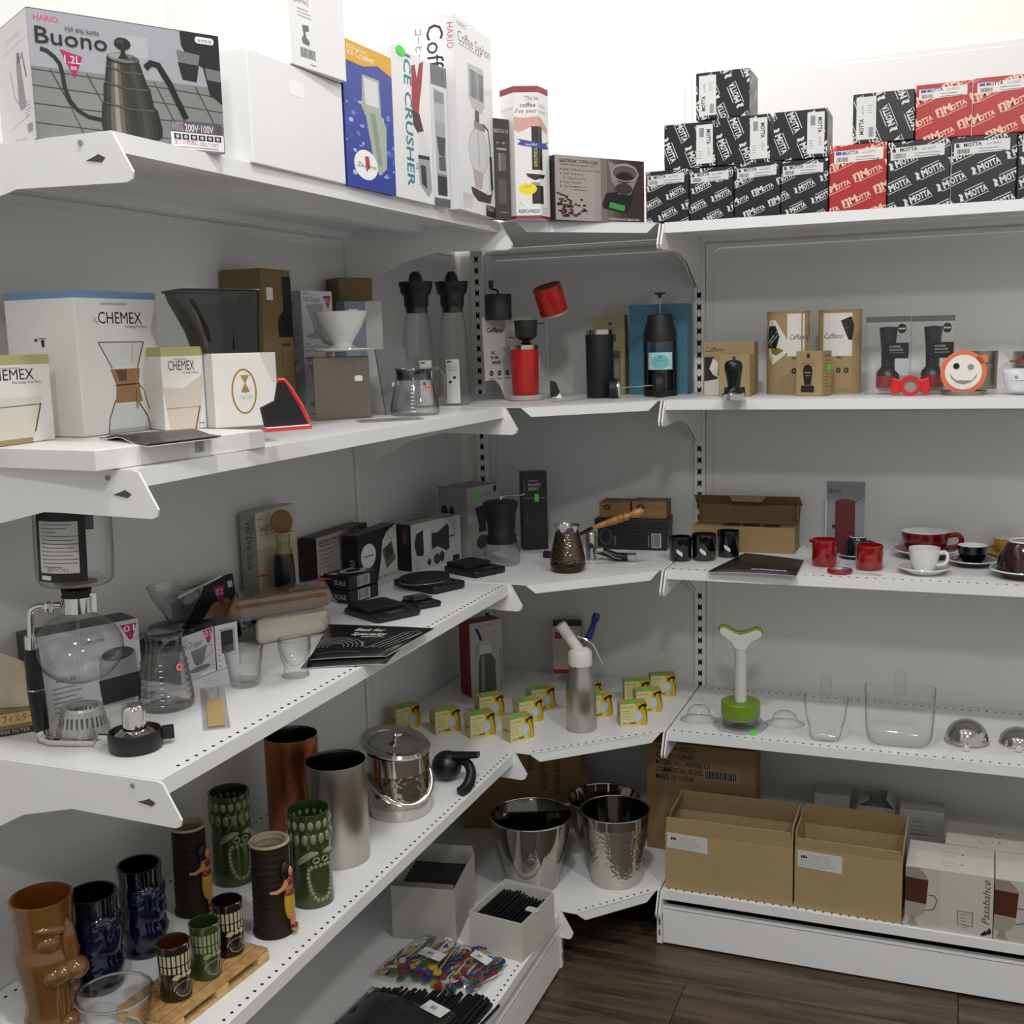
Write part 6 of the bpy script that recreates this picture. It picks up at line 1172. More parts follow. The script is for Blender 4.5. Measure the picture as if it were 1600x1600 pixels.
# stacked boxes
def fbox(name, label, x0, yb0, x1, yb1, z, h, d, m, rise=0): 
    A = on(z3, x0, yb0); B = on(z3, x1, yb1); return carton(name, label, A, B, h, d, m, z=z)
hk1 = top(on(z3, 936, 862), 829)
o = fbox('black_box', 'flat black box at the bottom of the corner stack, with a barcode', 934, 858, 1042, 861, q3, hk1, .07, M_BLACKCARD); W_, D_, H_ = DIM[o.name]; f = Face(W_, H_); f.R(.78, .12, .92, .80, 'a9a9a6'); f.barcode(.79, .16, .91, .76); f.ring(.12, .6, .09, .38, .002, '4a4a4c', 20); f.text('THE GRINDER', .27, .2, .004, '8a8a88', rot=PI/2, width=.02); f.R(.735, .15, .75, .7, '77777a'); f.build('front_print', o, 'front', DIM[o.name])
base2 = Vector(o.location); rz2 = o.rotation_euler.z; w2 = DIM[o.name][0]
o2 = MB().box(-w2/2-.006, -.036, 0, w2/2+.002, .036, .020).obj('black_box', M_BLACKCARD, None, (base2.x, base2.y, q3+hk1+.0008), rz2, bevel=.0015); tag(o2, 'black box lying under the two small kraft boxes', 'box')
zk = q3+hk1+.0216; KD = mat('kraft_box_dark', '7a5f3c', .7, noise=.06)
for i, (x0, x1, lab, hh_) in enumerate(((-w2/2+.004, -.003, 'small kraft box with a round stamp, left of two on black boxes', .034), (.0, w2/2-.001, 'small kraft box with a round stamp, right of two on black boxes', .036))):
    cx = (x0+x1)/2; o = MB().box(-(x1-x0)/2, -.03, 0, (x1-x0)/2, .03, hh_).obj('kraft_box', KD, None, (base2.x+cx*math.cos(rz2), base2.y+cx*math.sin(rz2), zk), rz2+(.0 if i else -.03), bevel=.001); tag(o, lab, 'box'); W_ = x1-x0
    f = Face(W_, hh_); f.ell(.25, .66, .12, .19, '33261a', 18); f.P([(.2, .6), (.25, .78), (.31, .6)], '7a5f3c'); f.text('BONZI', .72, .5, .006, '5a4428', align='c', width=.018) if i else f.lines(.5, .7, 5, .022, .004, .001, '6b5232'); f.R(.3, .08, .75, .13, '4a3822'); f.build('front_print', o, 'front', (W_, .06, hh_))
# ================================================================== third shelf, right
# open kraft box
A = on(z3, 1080, 861.5); B = on(z3, 1243, 864); A.y = B.y = (A.y+B.y)/2; hK = top((A+B)/2, 823); W_ = (B-A).length; D_ = .075; t_ = .0022
ob = thing('open_box', 'open kraft box with a raised lid behind the dark cups', 'box', ((A.x+B.x)/2, A.y+D_/2, q3), 0)
for nm, bx_ in (('front_wall', (-W_/2, -D_/2, 0, W_/2, -D_/2+t_, hK)), ('back_wall', (-W_/2, D_/2-t_, 0, W_/2, D_/2, hK)), ('side_wall', (-W_/2, -D_/2+t_, 0, -W_/2+t_, D_/2-t_, hK)), ('side_wall', (W_/2-t_, -D_/2+t_, 0, W_/2, D_/2-t_, hK)), ('bottom', (-W_/2+t_, -D_/2+t_, 0, W_/2-t_, D_/2-t_, t_))): MB().box(*bx_).obj(nm, M_KRAFT, ob)
hl = top(Vector((A.x, A.y+D_, z3)), 772)
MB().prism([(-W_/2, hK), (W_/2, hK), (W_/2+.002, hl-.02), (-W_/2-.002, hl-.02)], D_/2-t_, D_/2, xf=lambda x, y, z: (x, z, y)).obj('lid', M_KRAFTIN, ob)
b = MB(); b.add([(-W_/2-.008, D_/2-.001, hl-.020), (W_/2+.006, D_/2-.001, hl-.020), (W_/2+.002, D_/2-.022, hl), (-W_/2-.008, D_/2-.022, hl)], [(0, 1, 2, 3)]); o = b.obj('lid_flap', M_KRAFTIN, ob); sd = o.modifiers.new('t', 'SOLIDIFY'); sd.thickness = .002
b = MB(); b.add([(-W_*.18, D_/2-.0225, hl+.001), (W_*.18, D_/2-.0225, hl+.001), (W_*.15, D_/2-.024, hl-.011), (-W_*.15, D_/2-.024, hl-.011)], [(0, 1, 2, 3)]); o = b.obj('tuck_tab', M_KRAFT, ob); sd = o.modifiers.new('t', 'SOLIDIFY'); sd.thickness = .001
for s_ in (-1, 1): b = MB(); b.prism([(0, hK), (.01, hK), (.016, hl-.03), (0, hl-.012)], -.0008, .0008, xf=lambda x, y, z: (s_*(W_/2-.002)+z, D_/2-x*1.2-.002, y)); b.obj('ear', M_KRAFT, ob)
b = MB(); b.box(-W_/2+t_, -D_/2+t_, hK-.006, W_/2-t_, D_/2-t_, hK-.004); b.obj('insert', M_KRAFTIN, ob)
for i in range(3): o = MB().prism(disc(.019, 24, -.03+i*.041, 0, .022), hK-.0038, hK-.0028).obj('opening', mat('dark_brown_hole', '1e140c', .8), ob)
# dark cups
def simple_cup(name, label, cx, yb, w, yt, m, mi=None, group=None, tagp=True, taper=1.05, cat='cup'):
    C, r = stand(z3, cx, yb, w); C.z = q3; h = top(C, yt); t = thing(name, label, cat, C, face_cam(C), group)
    MB().lathe([(.0001, 0), (r*.9, 0), (r, .003), (r*taper, h*.95), (r*taper, h), (r*taper-.0018, h), (r-.003, .004), (.0001, .004)], 36).obj('wall', m, t, smooth=True)
    if tagp:
        f = Face(.012, .008); f.poly(rrect(0, 0, .012, .008, .0025), 'd6d6d3')
        def cv(u, v, e): a = (u-.006)/r-PI/2-.1; return ((r*1.03+e)*math.cos(a), (r*1.03+e)*math.sin(a), v+h*.3+(u-.006)*-.7)
        f.build('price_tag', t, curve=cv)
    return t, C, r, h
M_BGLZ = mat('black_glaze', '0b0b0d', .12, coat=.4)
simple_cup('small_cup', 'small black glazed cup nearest the corner stack of boxes', 1063.5, 878.5, 34, 838, M_BGLZ)
simple_cup('small_cup', 'dark grey glass cup, middle of three in front of the open box', 1100, 878, 36, 834, glass('dark_grey_glass', (.22, .22, .22), .4, .2, .08))
simple_cup('small_cup', 'small black glazed cup standing closest to the open box', 1138, 872.5, 33, 829, mat('blueblack_glaze', '0c0e14', .12, coat=.4))
def art_p(f): f.text('#COMANDANTE', .45, .15, .07, 'c9c9c5', width=.42, bold=.03)
sheet('brochure', 'dark brown folded brochure lying on the right shelf edge', lowered((1106, 895), (1244, 903), (1256, 878), (1164, 866)), q3+.001, mat('brown_brochure', '1b1613', .45), .004, art_p)
# upright box with a red cylinder picture
A = ony(-.12, 1289, 851); B = ony(-.12, 1350, 851); A.z = B.z = q3
o = carton('canister_box', 'upright grey box printed with a dark red canister', A, B, top(A, 753), .02, ink('c9c9cb')); W_, D_, H_ = DIM[o.name]; f = Face(W_, H_); f.R(.03, 0, 1, .25, 'bdbdbf'); f.R(.03, .25, 1, 1, '7e7d82'); f.text('Bond', .10, .86, .0085, '141416', width=W_*.28); f.R(.25, .04, .76, .74, '561c1d'); f.ell(.505, .74, .255, .035, '6b2a2b'); f.ring(.505, .74, .255, .035, .0008, '2a1010'); f.line([(.76, .74), (.9, .80)], .001, '2a2a2c'); f.R(.18, .38, .25, .43, '221414'); f.build('front_print', o, 'front', DIM[o.name])
M_RGLZ = mat('red_glaze', '8e0f14', .14, coat=.4)
t, C, r, h = simple_cup('red_jug', 'small red glazed jug with a pouring lip, left of two red pots', 1288, 887, 39, 842, M_RGLZ, tagp=False, taper=1.0, cat='jug'); MB().prism([(-r*.9, -.006), (-r*1.22, -.001), (-r*1.22, .001), (-r*.9, .006)], h*.86, h*.99).obj('lip', M_RGLZ, t, bevel=.001)
simple_cup('red_pot', 'small red glazed pot without a lip, right of two red pots', 1358, 893, 41, 851, M_RGLZ, tagp=False, taper=1.0, cat='pot')
C, r = stand(z3, 1312, 899, 40); C.z = q3; h = top(C, 889); rl = thing('strainer_lid', 'red strainer lid with a wire handle lying flat', 'lid', C, face_cam(C)); MB().lathe([(.0001, .002), (r*.8, .002), (r*.95, 0), (r, h*.4), (r*.92, h), (r*.72, h), (r*.68, h*.6), (.0001, h*.6)], 32).obj('ring', M_RGLZ, rl, smooth=True); MB().lathe([(.0001, h*.7), (r*.68, h*.75), (r*.7, h*1.02), (r*.76, h*1.02)], 32).obj('mesh', mat('pale_mesh', 'b9b6b2', .3, .8), rl, smooth=True); MB().tube([(r*.9, -.004, h*.5), (r*2.2, -.014, h*.35), (r*3.1, -.022, h*.25)], .0011, 8).obj('wire_handle', M_STEEL, rl)
def saucer(label, cx, yb, w, mt_, rim, name='saucer', lift=None, z=None):
    C, r0 = stand(z3, cx, yb, w*.5); C, r = stand(z3, cx, yb, w); C = on(z3, cx, yb); R = w*mpp(C)/2; v = Vector((C.x-CAM.x, C.y-CAM.y, 0)).normalized(); C = C+v*R*.62; C.z = q3; h = R*.27
    t = thing(name, label, 'saucer', C, 0, 'saucers on the third right shelf')
    MB().lathe([(.0001, .001), (R*.56, .001), (R*.58, 0), (R*.62, .001), (R*.70, h*.35), (R*.95, h*.88), (R*.985, h*.97), (R*.95, h), (R*.62, h*.55), (R*.5, h*.42), (.0001, h*.40)], 44).obj('plate', mt_, t, smooth=True)
    b = MB(); b.tube([(R*.97*math.cos(2*PI*i/44), R*.97*math.sin(2*PI*i/44), h*.97) for i in range(44)], R*.025, 6, closed=True); b.obj('rim', rim, t, smooth=True); return C, R, h*.42
def cup(label, C, z, r, h, out, inn, hand=None, rz=0, inv=False, name='coffee_cup'):
    t = thing(name, label, 'cup', (C.x, C.y, z), rz, 'cups on the third right shelf')
    pf = smoothp([(r*.58, 0), (r*.66, h*.05), (r*.82, h*.3), (r*.95, h*.65), (r, h)], 3); pi_ = [(q-.0018, max(z_, h*.08)) for q, z_ in pf]
    if inv: pf = [(q, h-z_) for q, z_ in pf]; pi_ = [(q, h-z_) for q, z_ in pi_]
    cap = (.0001, h*.02 if not inv else h*.96)
    MB().lathe([cap]+pf, 40).obj('outer_glaze', out, t, smooth=True)
    if not inv: MB().lathe(pf[-1:]+pi_[::-1]+[(.0001, h*.08)], 40).obj('inner_glaze', inn, t, smooth=True)
    else: b = MB(); b.tube([(r*.56*math.cos(2*PI*i/32), r*.56*math.sin(2*PI*i/32), h) for i in range(32)], r*.05, 6, closed=True); b.obj('foot_ring', inn, t, smooth=True)
    if hand is not None:
        def hp_(x, z_): return (x*math.cos(hand), x*math.sin(hand), (h-z_) if inv else z_)
        b = MB(); b.tube([hp_(*p_) for p_ in smoothp([(r*.93, h*.80), (r*1.28, h*.86), (r*1.46, h*.66), (r*1.32, h*.36), (r*.80, h*.24)], 4)], r*.085, 8, flat=1.3); b.obj('handle', out, t, smooth=True)
    return t
M_WGLZ = mat('white_glaze', 'd9dad8', .1, coat=.4); M_NGLZ = mat('black_glaze_cup', '08090a', .12, coat=.4); M_YGLZ = mat('yellow_glaze', 'a8811e', .15, coat=.4); M_DGLZ = mat('brown_glaze', '2b1310', .1, coat=.5); M_BLUE = mat('navy_glaze', '0c1120', .12, coat=.4); M_RB2 = mat('deep_red_glaze', '65090d', .12, coat=.4)
C, R, hz = saucer('deep red saucer with a pale rim under the big red cup', 1445, 876, 98, M_RB2, M_WGLZ)
rr_ = 36*mpp(C); cup('wide deep red cup with a white inside on a red saucer', C, q3+hz+.0006, rr_, top(Vector((C.x, C.y, q3+hz)), 830), M_RB2, M_WGLZ, .05)
C, R, hz = saucer('white saucer under the small white cup at the shelf front', 1443.5, 900.5, 81, M_WGLZ, M_WGLZ); rr_ = 23.5*mpp(C); cup('small white espresso cup on a white saucer', C, q3+hz+.0006, rr_, top(Vector((C.x, C.y, q3+hz)), 856), M_WGLZ, M_WGLZ, -.15)
C, R, hz = saucer('black saucer with a white rim under the black cup', 1519, 888, 75, M_NGLZ, M_WGLZ); rr_ = 22.5*mpp(C); cup('small black cup with a pale inside on a black saucer', C, q3+hz+.0006, rr_, top(Vector((C.x, C.y, q3+hz)), 852), M_NGLZ, M_WGLZ)
C, R, hz = saucer('ochre yellow saucer under the yellow cup', 1576, 874, 78, M_YGLZ, M_YGLZ); C += Vector((.01, .02, 0)); rr_ = 22.5*mpp(C); 
cup('mustard yellow cup with a pale inside on a yellow saucer', C-Vector((.01, .02, 0)), q3+hz+.0006, rr_, top(Vector((C.x, C.y, q3+hz)), 838), M_YGLZ, M_WGLZ)
C, R, hz = saucer('dark brown saucer with a white rim under the upturned bowl', 1600, 908, 104, M_DGLZ, M_WGLZ); rr_ = 41*mpp(C); cup('dark brown bowl turned upside down on a saucer at the right edge', C, q3+hz+.0075, rr_, top(Vector((C.x, C.y, q3+hz)), 852), M_DGLZ, M_WGLZ, inv=True, name='coffee_bowl')
C, R, hz = saucer('small navy saucer with a white rim under the upturned navy cup', 1336, 875, 50, M_BLUE, M_WGLZ); rr_ = 20*mpp(C); cup('navy cup turned upside down between the red pots', C+Vector((.004, 0, 0)), q3+hz+.0006, rr_, top(Vector((C.x, C.y, q3+hz)), 839), M_BLUE, M_WGLZ, .3, inv=True)
# ================================================================== fourth shelf, left: tiki mugs and bar ware
q4 = z4+.0004
def mug_base(name, label, cx, yb, wb, yt, prof, mo, mi, group=None, thick=.0035, rzo=0, z=None, zq=None, cat='mug'):
    zz_ = z4 if z is None else z
    C, r = stand(zz_, cx, yb, wb); C.z = zq or q4; h = top(C, yt); t = thing(name, label, cat, C, face_cam(C)+rzo, group)
    pf = smoothp([(a*r, b*h) for a, b in prof], 3)
    o = MB().lathe([(.0001, 0)]+pf+[(pf[-1][0]-thick*.5, h+.0008)], 44).obj('body', mo, t, smooth=True)
    MB().lathe([(pf[-1][0]-thick*.4, h+.0008), (pf[-1][0]-thick, h)]+[(max(a-thick, .001), max(b, .006)) for a, b in pf[::-1]]+[(.0001, .006)], 44).obj('inside', mi, t, smooth=True)
    def rad(z_):
        for (a, b), (c, d) in zip(pf, pf[1:]):
            if b <= z_ <= d: return a+(c-a)*(z_-b)/max(1e-6, d-b)
        return pf[-1][0]
    return t, C, r, h, rad
def wrap(t, f, name, R, rad, a0=0, lift=.0006, gain=1):
    def cv(u, v, e): a = (u-f.w/2)/R-PI/2+a0; q = rad(v)+lift+e*gain; return (q*math.cos(a), q*math.sin(a), v)
    return f.build(name, t, curve=cv)
M_ORG = mat('orange_brown_glaze', '6f4a20', .16, noise=.12, nscale=30, coat=.5); M_ORGI = mat('orange_inside', '6b3a12', .3)
t, C, r, h, rad = mug_base('stone_head_mug', 'orange brown ceramic mug shaped like a long-nosed stone head', 84, 1612, 80, 1400, [(1.0, 0), (1.05, .03), (.95, .10), (.98, .2), (1.18, .45), (1.22, .55), (1.12, .62), (1.08, .7), (1.14, .85), (1.2, 1)], M_ORG, M_ORGI)
def blob(t, name, m, a, z_, R, sx, sy, sz, rot=.0):
    b = MB(); b.lathe([(.0001, -1)]+[(math.cos(w_), math.sin(w_)) for w_ in [(-75+i*15)*PI/180 for i in range(11)]]+[(.0001, 1)], 16); b.v = [(x*sx, y*sy, z*sz) for x, y, z in b.v]
    M_ = Matrix.Translation((R*math.cos(a-PI/2), R*math.sin(a-PI/2), z_)) @ Matrix.Rotation(a, 4, 'Z') @ Matrix.Rotation(rot, 4, 'Y'); b.xf(M_); return b.obj(name, m, t, smooth=True)
blob(t, 'brow', M_ORG, .28, h*.80, rad(h*.8)-.003, .020, .006, .006, .22); blob(t, 'eye', M_ORG, .12, h*.69, rad(h*.69)-.004, .013, .0075, .011, .15); blob(t, 'nose_ridge', M_ORG, .78, h*.64, rad(h*.62)+.002, .008, .011, .034)
blob(t, 'nose_tip', M_ORG, .80, h*.47, rad(h*.47)+.006, .015, .015, .013); blob(t, 'nostril', M_ORG, .50, h*.455, rad(h*.455)+.001, .012, .010, .010); blob(t, 'cheek_fold', M_ORG, .30, h*.43, rad(h*.43)-.004, .016, .010, .012)
for a_ in (.42, .62, .82): blob(t, 'beard_ridge', M_ORG, a_, h*.24, rad(h*.24)-.001, .004, .005, .034)
blob(t, 'lip', M_ORG, .95, h*.32, rad(h*.3), .008, .008, .012); blob(t, 'hand', M_ORG, .75, h*.04, rad(h*.05)+.002, .016, .010, .010)
M_BLU = mat('midnight_blue_glaze', '070b1d', .1, noise=.35, nscale=35, coat=.6, bump=.5, bscale=90); M_BLUI = mat('black_inside', '050507', .15, coat=.4); M_BLU2 = mat('blue_glaze_relief', '0a1433', .12, noise=.4, nscale=60, coat=.6)
def blue_mug(label, cx, yb, wb, yt, ph):
    t, C, r, h, rad = mug_base('tiki_mug', label, cx, yb, wb, yt, [(.92, 0), (.98, .04), (.93, .12), (.97, .22), (1.03, .32), (.96, .42), (.94, .52), (1.02, .62), (1.0, .72), (.93, .8), (.95, .9), (.99, 1)], M_BLU, M_BLUI, 'dark blue tiki mugs', rzo=ph)
    for z0_, z1_ in ((.10, .36), (.40, .62), (.66, .80)):
        b = MB(); n = 9
        for i in range(n+1):
            a = -PI/2+(-.9+1.8*i/n); 
            for z_, q in ((z0_, 0), ((z0_*.8+z1_*.2), .0028), (z0_*.3+z1_*.7, .0034), (z1_, 0)): R_ = rad(h*z_)+q; b.v.append((R_*math.cos(a), R_*math.sin(a), h*(z_+.02*math.sin(a*6))))
        b.f = [(i*4+j, (i+1)*4+j, (i+1)*4+j+1, i*4+j+1) for i in range(n) for j in range(3)]; b.m = [0]*len(b.f); b.obj('carved_band', M_BLU2, t, smooth=True)
    blob(t, 'eye', M_BLU2, -.35, h*.74, rad(h*.74), .008, .004, .006); blob(t, 'eye', M_BLU2, .35, h*.74, rad(h*.74), .008, .004, .006); blob(t, 'nose', M_BLU2, 0, h*.66, rad(h*.66), .006, .006, .014)
    return t
blue_mug('glossy dark blue tiki mug in front, beside the orange head mug', 158, 1559, 78, 1394, .5)
blue_mug('glossy dark blue tiki mug standing behind the other blue one', 229, 1501, 70, 1350, .5)
# hula dancer mugs
M_BARK = mat('dark_brown_bark', '20140d', .6, noise=.3, nscale=60, spec=.3); M_CRM = mat('cream_glaze', 'a39b7e', .2, coat=.3)
SK = mat('skin_glaze', 'b9825c', .3); YEL = mat('yellow_skirt_glaze', 'b8922a', .35, noise=.15, nscale=120); RDB = mat('red_brown_glaze', '7d2a16', .35)
def hula(label, cx, yb, wb, yt):
    pr = [(.97, 0), (1.0, .03)]; n = 13
    for i in range(n): z_ = .06+.86*i/(n-1); pr += [(.955-.07*i/n, z_), (.925-.07*i/n, z_+.03)]
    pr += [(.88, .955), (.90, 1)]
    t, C, r, h, rad = mug_base('dancer_mug', label, cx, yb, wb, yt, pr, M_BARK, M_CRM, 'dancer relief mugs', rzo=.0)
    b = MB(); b.tube([(rad(h*.985)*math.cos(2*PI*i/40), rad(h*.985)*math.sin(2*PI*i/40), h*.99) for i in range(40)], .0022, 8, closed=True); b.obj('rim', M_CRM, t, smooth=True)
    a = .85; R_ = r*.93
    blob(t, 'hair', M_BLACK, a-.1, h*.70, R_, .008, .006, .014); blob(t, 'head', SK, a+.05, h*.70, R_+.003, .005, .005, .007); blob(t, 'torso', SK, a+.03, h*.58, R_+.001, .0085, .005, .017); blob(t, 'bodice', RDB, a+.02, h*.60, R_+.004, .006, .004, .007)
    blob(t, 'waistband', RDB, a+.02, h*.475, R_+.003, .0095, .005, .005); blob(t, 'skirt', YEL, a+.02, h*.36, R_+.002, .0095, .0055, .024); blob(t, 'leg', SK, a+.10, h*.18, R_+.004, .004, .004, .017); blob(t, 'anklet', RDB, a+.12, h*.105, R_+.006, .0048, .0048, .004); blob(t, 'foot', SK, a+.12, h*.065, R_+.006, .005, .005, .004)
    b = MB(); b.tube([((R_+.003)*math.cos(q-PI/2), (R_+.003)*math.sin(q-PI/2), h*zq_) for q, zq_ in ((a-.1, .60), (a-.35, .54), (a-.65, .515), (a-.95, .52))], .003, 8, rads=[.0036, .003, .0026, .0018]); b.obj('arm', SK, t, smooth=True); return t
hula('dark bark-textured mug with a dancer in a yellow skirt, further back', 304, 1436, 58, 1288)
hula('dark bark-textured mug with a dancer in a yellow skirt, nearer the shelf edge', 430, 1470, 67, 1312)
# green tiki mugs
M_GRN = mat('green_glaze', '36431f', .14, noise=.3, nscale=25, coat=.5); M_GRNI = mat('green_inside', '26351a', .25, coat=.3); PALE = mat('pale_green_glaze', '7d8560', .18, noise=.2, nscale=60, coat=.4)
def green(label, cx, yb, wb, yt):
    t, C, r, h, rad = mug_base('tiki_mug', label, cx, yb, wb, yt, [(.97, 0), (1.0, .02), (.98, .3), (.96, .6), (1.02, .70), (1.0, .78), (.97, .80), (1.0, .84), (.99, .93), (1.03, 1)], M_GRN, M_GRNI, 'green open-mouthed tiki mugs', rzo=.45)
    R_ = r
    for row, (zc_, hh_) in enumerate(((.89, .045), (.745, .05))):
        for i in range(16): blob(t, 'rib', PALE, 2*PI*i/16+.1*row, h*zc_, rad(h*zc_)-.0012, .0046, .003, h*hh_*1.15)
    for s_ in (-1, 1):
        b = MB(); b.tube([((R_+.002)*math.cos(q-PI/2), (R_+.002)*math.sin(q-PI/2), h*z_) for q, z_ in ((s_*.12, .60), (s_*.4, .60), (s_*.75, .555), (s_*1.0, .50))], .004, 8, rads=[.0025, .0045, .005, .002]); b.obj('brow', PALE, t, smooth=True)
        b = MB(); b.tube([((rad(h*.53)+.002)*math.cos(s_*.22+.14*math.cos(q)-PI/2), (rad(h*.53)+.002)*math.sin(s_*.22+.14*math.cos(q)-PI/2), h*(.525+.028*math.sin(q))) for q in [2*PI*i/12 for i in range(12)]], .0016, 6, closed=True); b.obj('eye', PALE, t, smooth=True)
    pts = [(-.55, .44), (-.35, .45), (-.12, .455), (.12, .455), (.35, .45), (.55, .44), (.62, .36), (.58, .27), (.5, .19), (.3, .10), (.12, .085), (.06, .16), (.1, .22), (-.1, .22), (-.06, .16), (-.12, .085), (-.3, .10), (-.5, .19), (-.58, .27), (-.62, .36)]
    pts = [(x, z_) for x, z_ in pts if z_ not in (.16, .22)]
    for (x0, z0_), (x1, z1_) in zip(pts, pts[1:]+pts[:1]):
        L_ = max(1, int(math.hypot((x1-x0)*R_, (z1_-z0_)*h)/.0052))
        for j in range(L_): q = (j+.5)/L_; x = x0+(x1-x0)*q; z_ = z0_+(z1_-z0_)*q; blob(t, 'tooth', PALE, x, h*z_, rad(h*z_)+.0005, .0031, .0024, .0031)
    return t
green('tall green tiki mug with a wide toothed mouth, near the wall', 367, 1387, 63, 1236)
green('tall green tiki mug with a wide toothed mouth, beside the steel cooler', 490, 1421, 68, 1263)
# miniature pallet
M_PIN = wood('pine_board', '9c7748', 'b8935e', (30, 30, 30), .55); M_PIN2 = wood('pale_pine', 'b4935c', 'cdb07a', (30, 30, 30), .6)
P0 = on(z4, 268, 1622); P1 = on(z4, 421, 1500); e = P1-P0; L_ = Vector((e.x, e.y, 0)).length; rz = math.atan2(e.y, e.x); nn = Vector((-e.y, e.x, 0)).normalized(); Wp = .082
c = (P0+P1)/2+nn*(Wp/2); hp_ = .0165
pa = thing('miniature_pallet', 'miniature wooden pallet carrying three little tiki cups', 'pallet', (c.x, c.y, q4), rz)
for k in range(5): y0 = -Wp/2+k*Wp/5; MB().box(-L_/2, y0+.0012, hp_*.74, L_/2, y0+Wp/5-.0004, hp_).obj('board', M_PIN, pa, bevel=.0006)
for x_ in (-L_/2, -.011, L_/2-.022): MB().box(x_, -Wp/2, hp_*.52, x_+.022, Wp/2, hp_*.74).obj('cross_board', M_PIN2, pa)
for x_ in (-L_/2, -.011, L_/2-.022):
    for y_ in (-Wp/2, -.007, Wp/2-.014): MB().box(x_, y_, hp_*.16, x_+.022, y_+.014, hp_*.52).obj('block', M_PIN2, pa)
for y_ in (-Wp/2, -.007, Wp/2-.014): MB().box(-L_/2, y_, 0, L_/2, y_+.014, hp_*.16).obj('runner', M_PIN2, pa)
zp = z4+hp_+.0008
M_BRN = mat('chocolate_glaze', '22110a', .14, noise=.2, nscale=40, coat=.5); M_BRNI = mat('chestnut_inside', '3d1f0e', .25, coat=.3); M_DRK = mat('aubergine_glaze', '140a0a', .12, coat=.5)
def shot(label, cx, yb, wb, yt, mo, mi, pal, low=None):
    t, C, r, h, rad = mug_base('tiki_cup', label, cx, yb, wb, yt, [(.96, 0), (1.0, .03), (.98, .3), (.98, .6), (1.0, .8), (1.02, .95), (1.05, 1)], mo, mi, 'little tiki cups on the pallet', .0022, .55, z=zp, zq=zp+.0004)
    R_ = r; f = Face(2*R_*1.6, h)
    for i in range(11):
        u = .02+i*.088; f.poly(rrect(u*f.w, .66*h, (u+.062)*f.w, .86*h, .0008), pal); f.poly(rrect((u+.004)*f.w, .52*h, (u+.058)*f.w, .64*h, .0006), pal)
    for s_ in (-1, 1): f.P([(.5+s_*.04, .46), (.5+s_*.10, .51), (.5+s_*.20, .48), (.5+s_*.24, .42), (.5+s_*.14, .40)], pal)
    f.P([(.47, .52), (.53, .52), (.545, .42), (.515, .44), (.5, .42), (.485, .44), (.455, .42)], pal)
    for i in range(30):
        q = 2*PI*i/30; u, v = .5+.21*math.cos(q)*(1 if math.sin(q) > 0 else .8), .22+.13*math.sin(q); f.ell(u, v, .012, .013, 'bdb393', 6)
    wrap(t, f, 'face_pattern', R_, rad, 0, .0005); return t
shot('little brown tiki cup at the near end of the pallet', 277, 1567, 50, 1470, M_BRN, M_BRNI, 'b3a98a')
shot('little green tiki cup in the middle of the pallet', 325, 1533, 46, 1440, M_GRN, M_GRNI, '8a9068')
shot('little near-black tiki cup at the far end of the pallet', 360, 1497, 46, 1406, M_DRK, mat('dark_inside', '120809', .2), 'b3a98a')
# glass bowl and glass at the bottom edge
C, r = stand(z4, 186, 1640, 84); C.z = q4; h = top(C, 1551); t = thing('glass_bowl', 'clear glass bowl in front of the miniature pallet', 'bowl', C, 0)
MB().lathe(shell(smoothp([(r*.85, 0), (r*1.0, .004), (r*1.15, h*.3), (r*1.32, h*.7), (r*1.4, h)], 3), .002), 44).obj('wall', M_GLASS, t, smooth=True); b = MB(); b.tube([(r*1.39*math.cos(2*PI*i/44), r*1.39*math.sin(2*PI*i/44), h) for i in range(44)], .0017, 8, closed=True); b.obj('rim', glass('glass_rim', (.86, .9, .88), .5, .5, .3), t, smooth=True)
# coolers
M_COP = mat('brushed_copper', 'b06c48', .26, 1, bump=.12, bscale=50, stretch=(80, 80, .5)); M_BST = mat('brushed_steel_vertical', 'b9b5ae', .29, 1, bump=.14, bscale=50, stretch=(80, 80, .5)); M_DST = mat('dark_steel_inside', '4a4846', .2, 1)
def cooler(label, cx, yb, w_, yt, m, cop):
    C, r = stand(z4, cx, yb, w_); C.z = q4; h = top(C, yt); t = thing('wine_cooler', label, 'wine cooler', C, 0)
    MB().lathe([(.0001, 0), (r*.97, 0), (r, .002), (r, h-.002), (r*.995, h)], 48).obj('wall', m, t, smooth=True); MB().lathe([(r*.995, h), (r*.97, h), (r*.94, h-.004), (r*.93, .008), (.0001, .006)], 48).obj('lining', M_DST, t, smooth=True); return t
cooler('tall copper coloured wine cooler near the wall', 464, 1318, 84, 1147, M_COP, 1)
cooler('tall brushed steel wine cooler nearer the shelf edge', 533, 1360, 96, 1187, M_BST, 0)
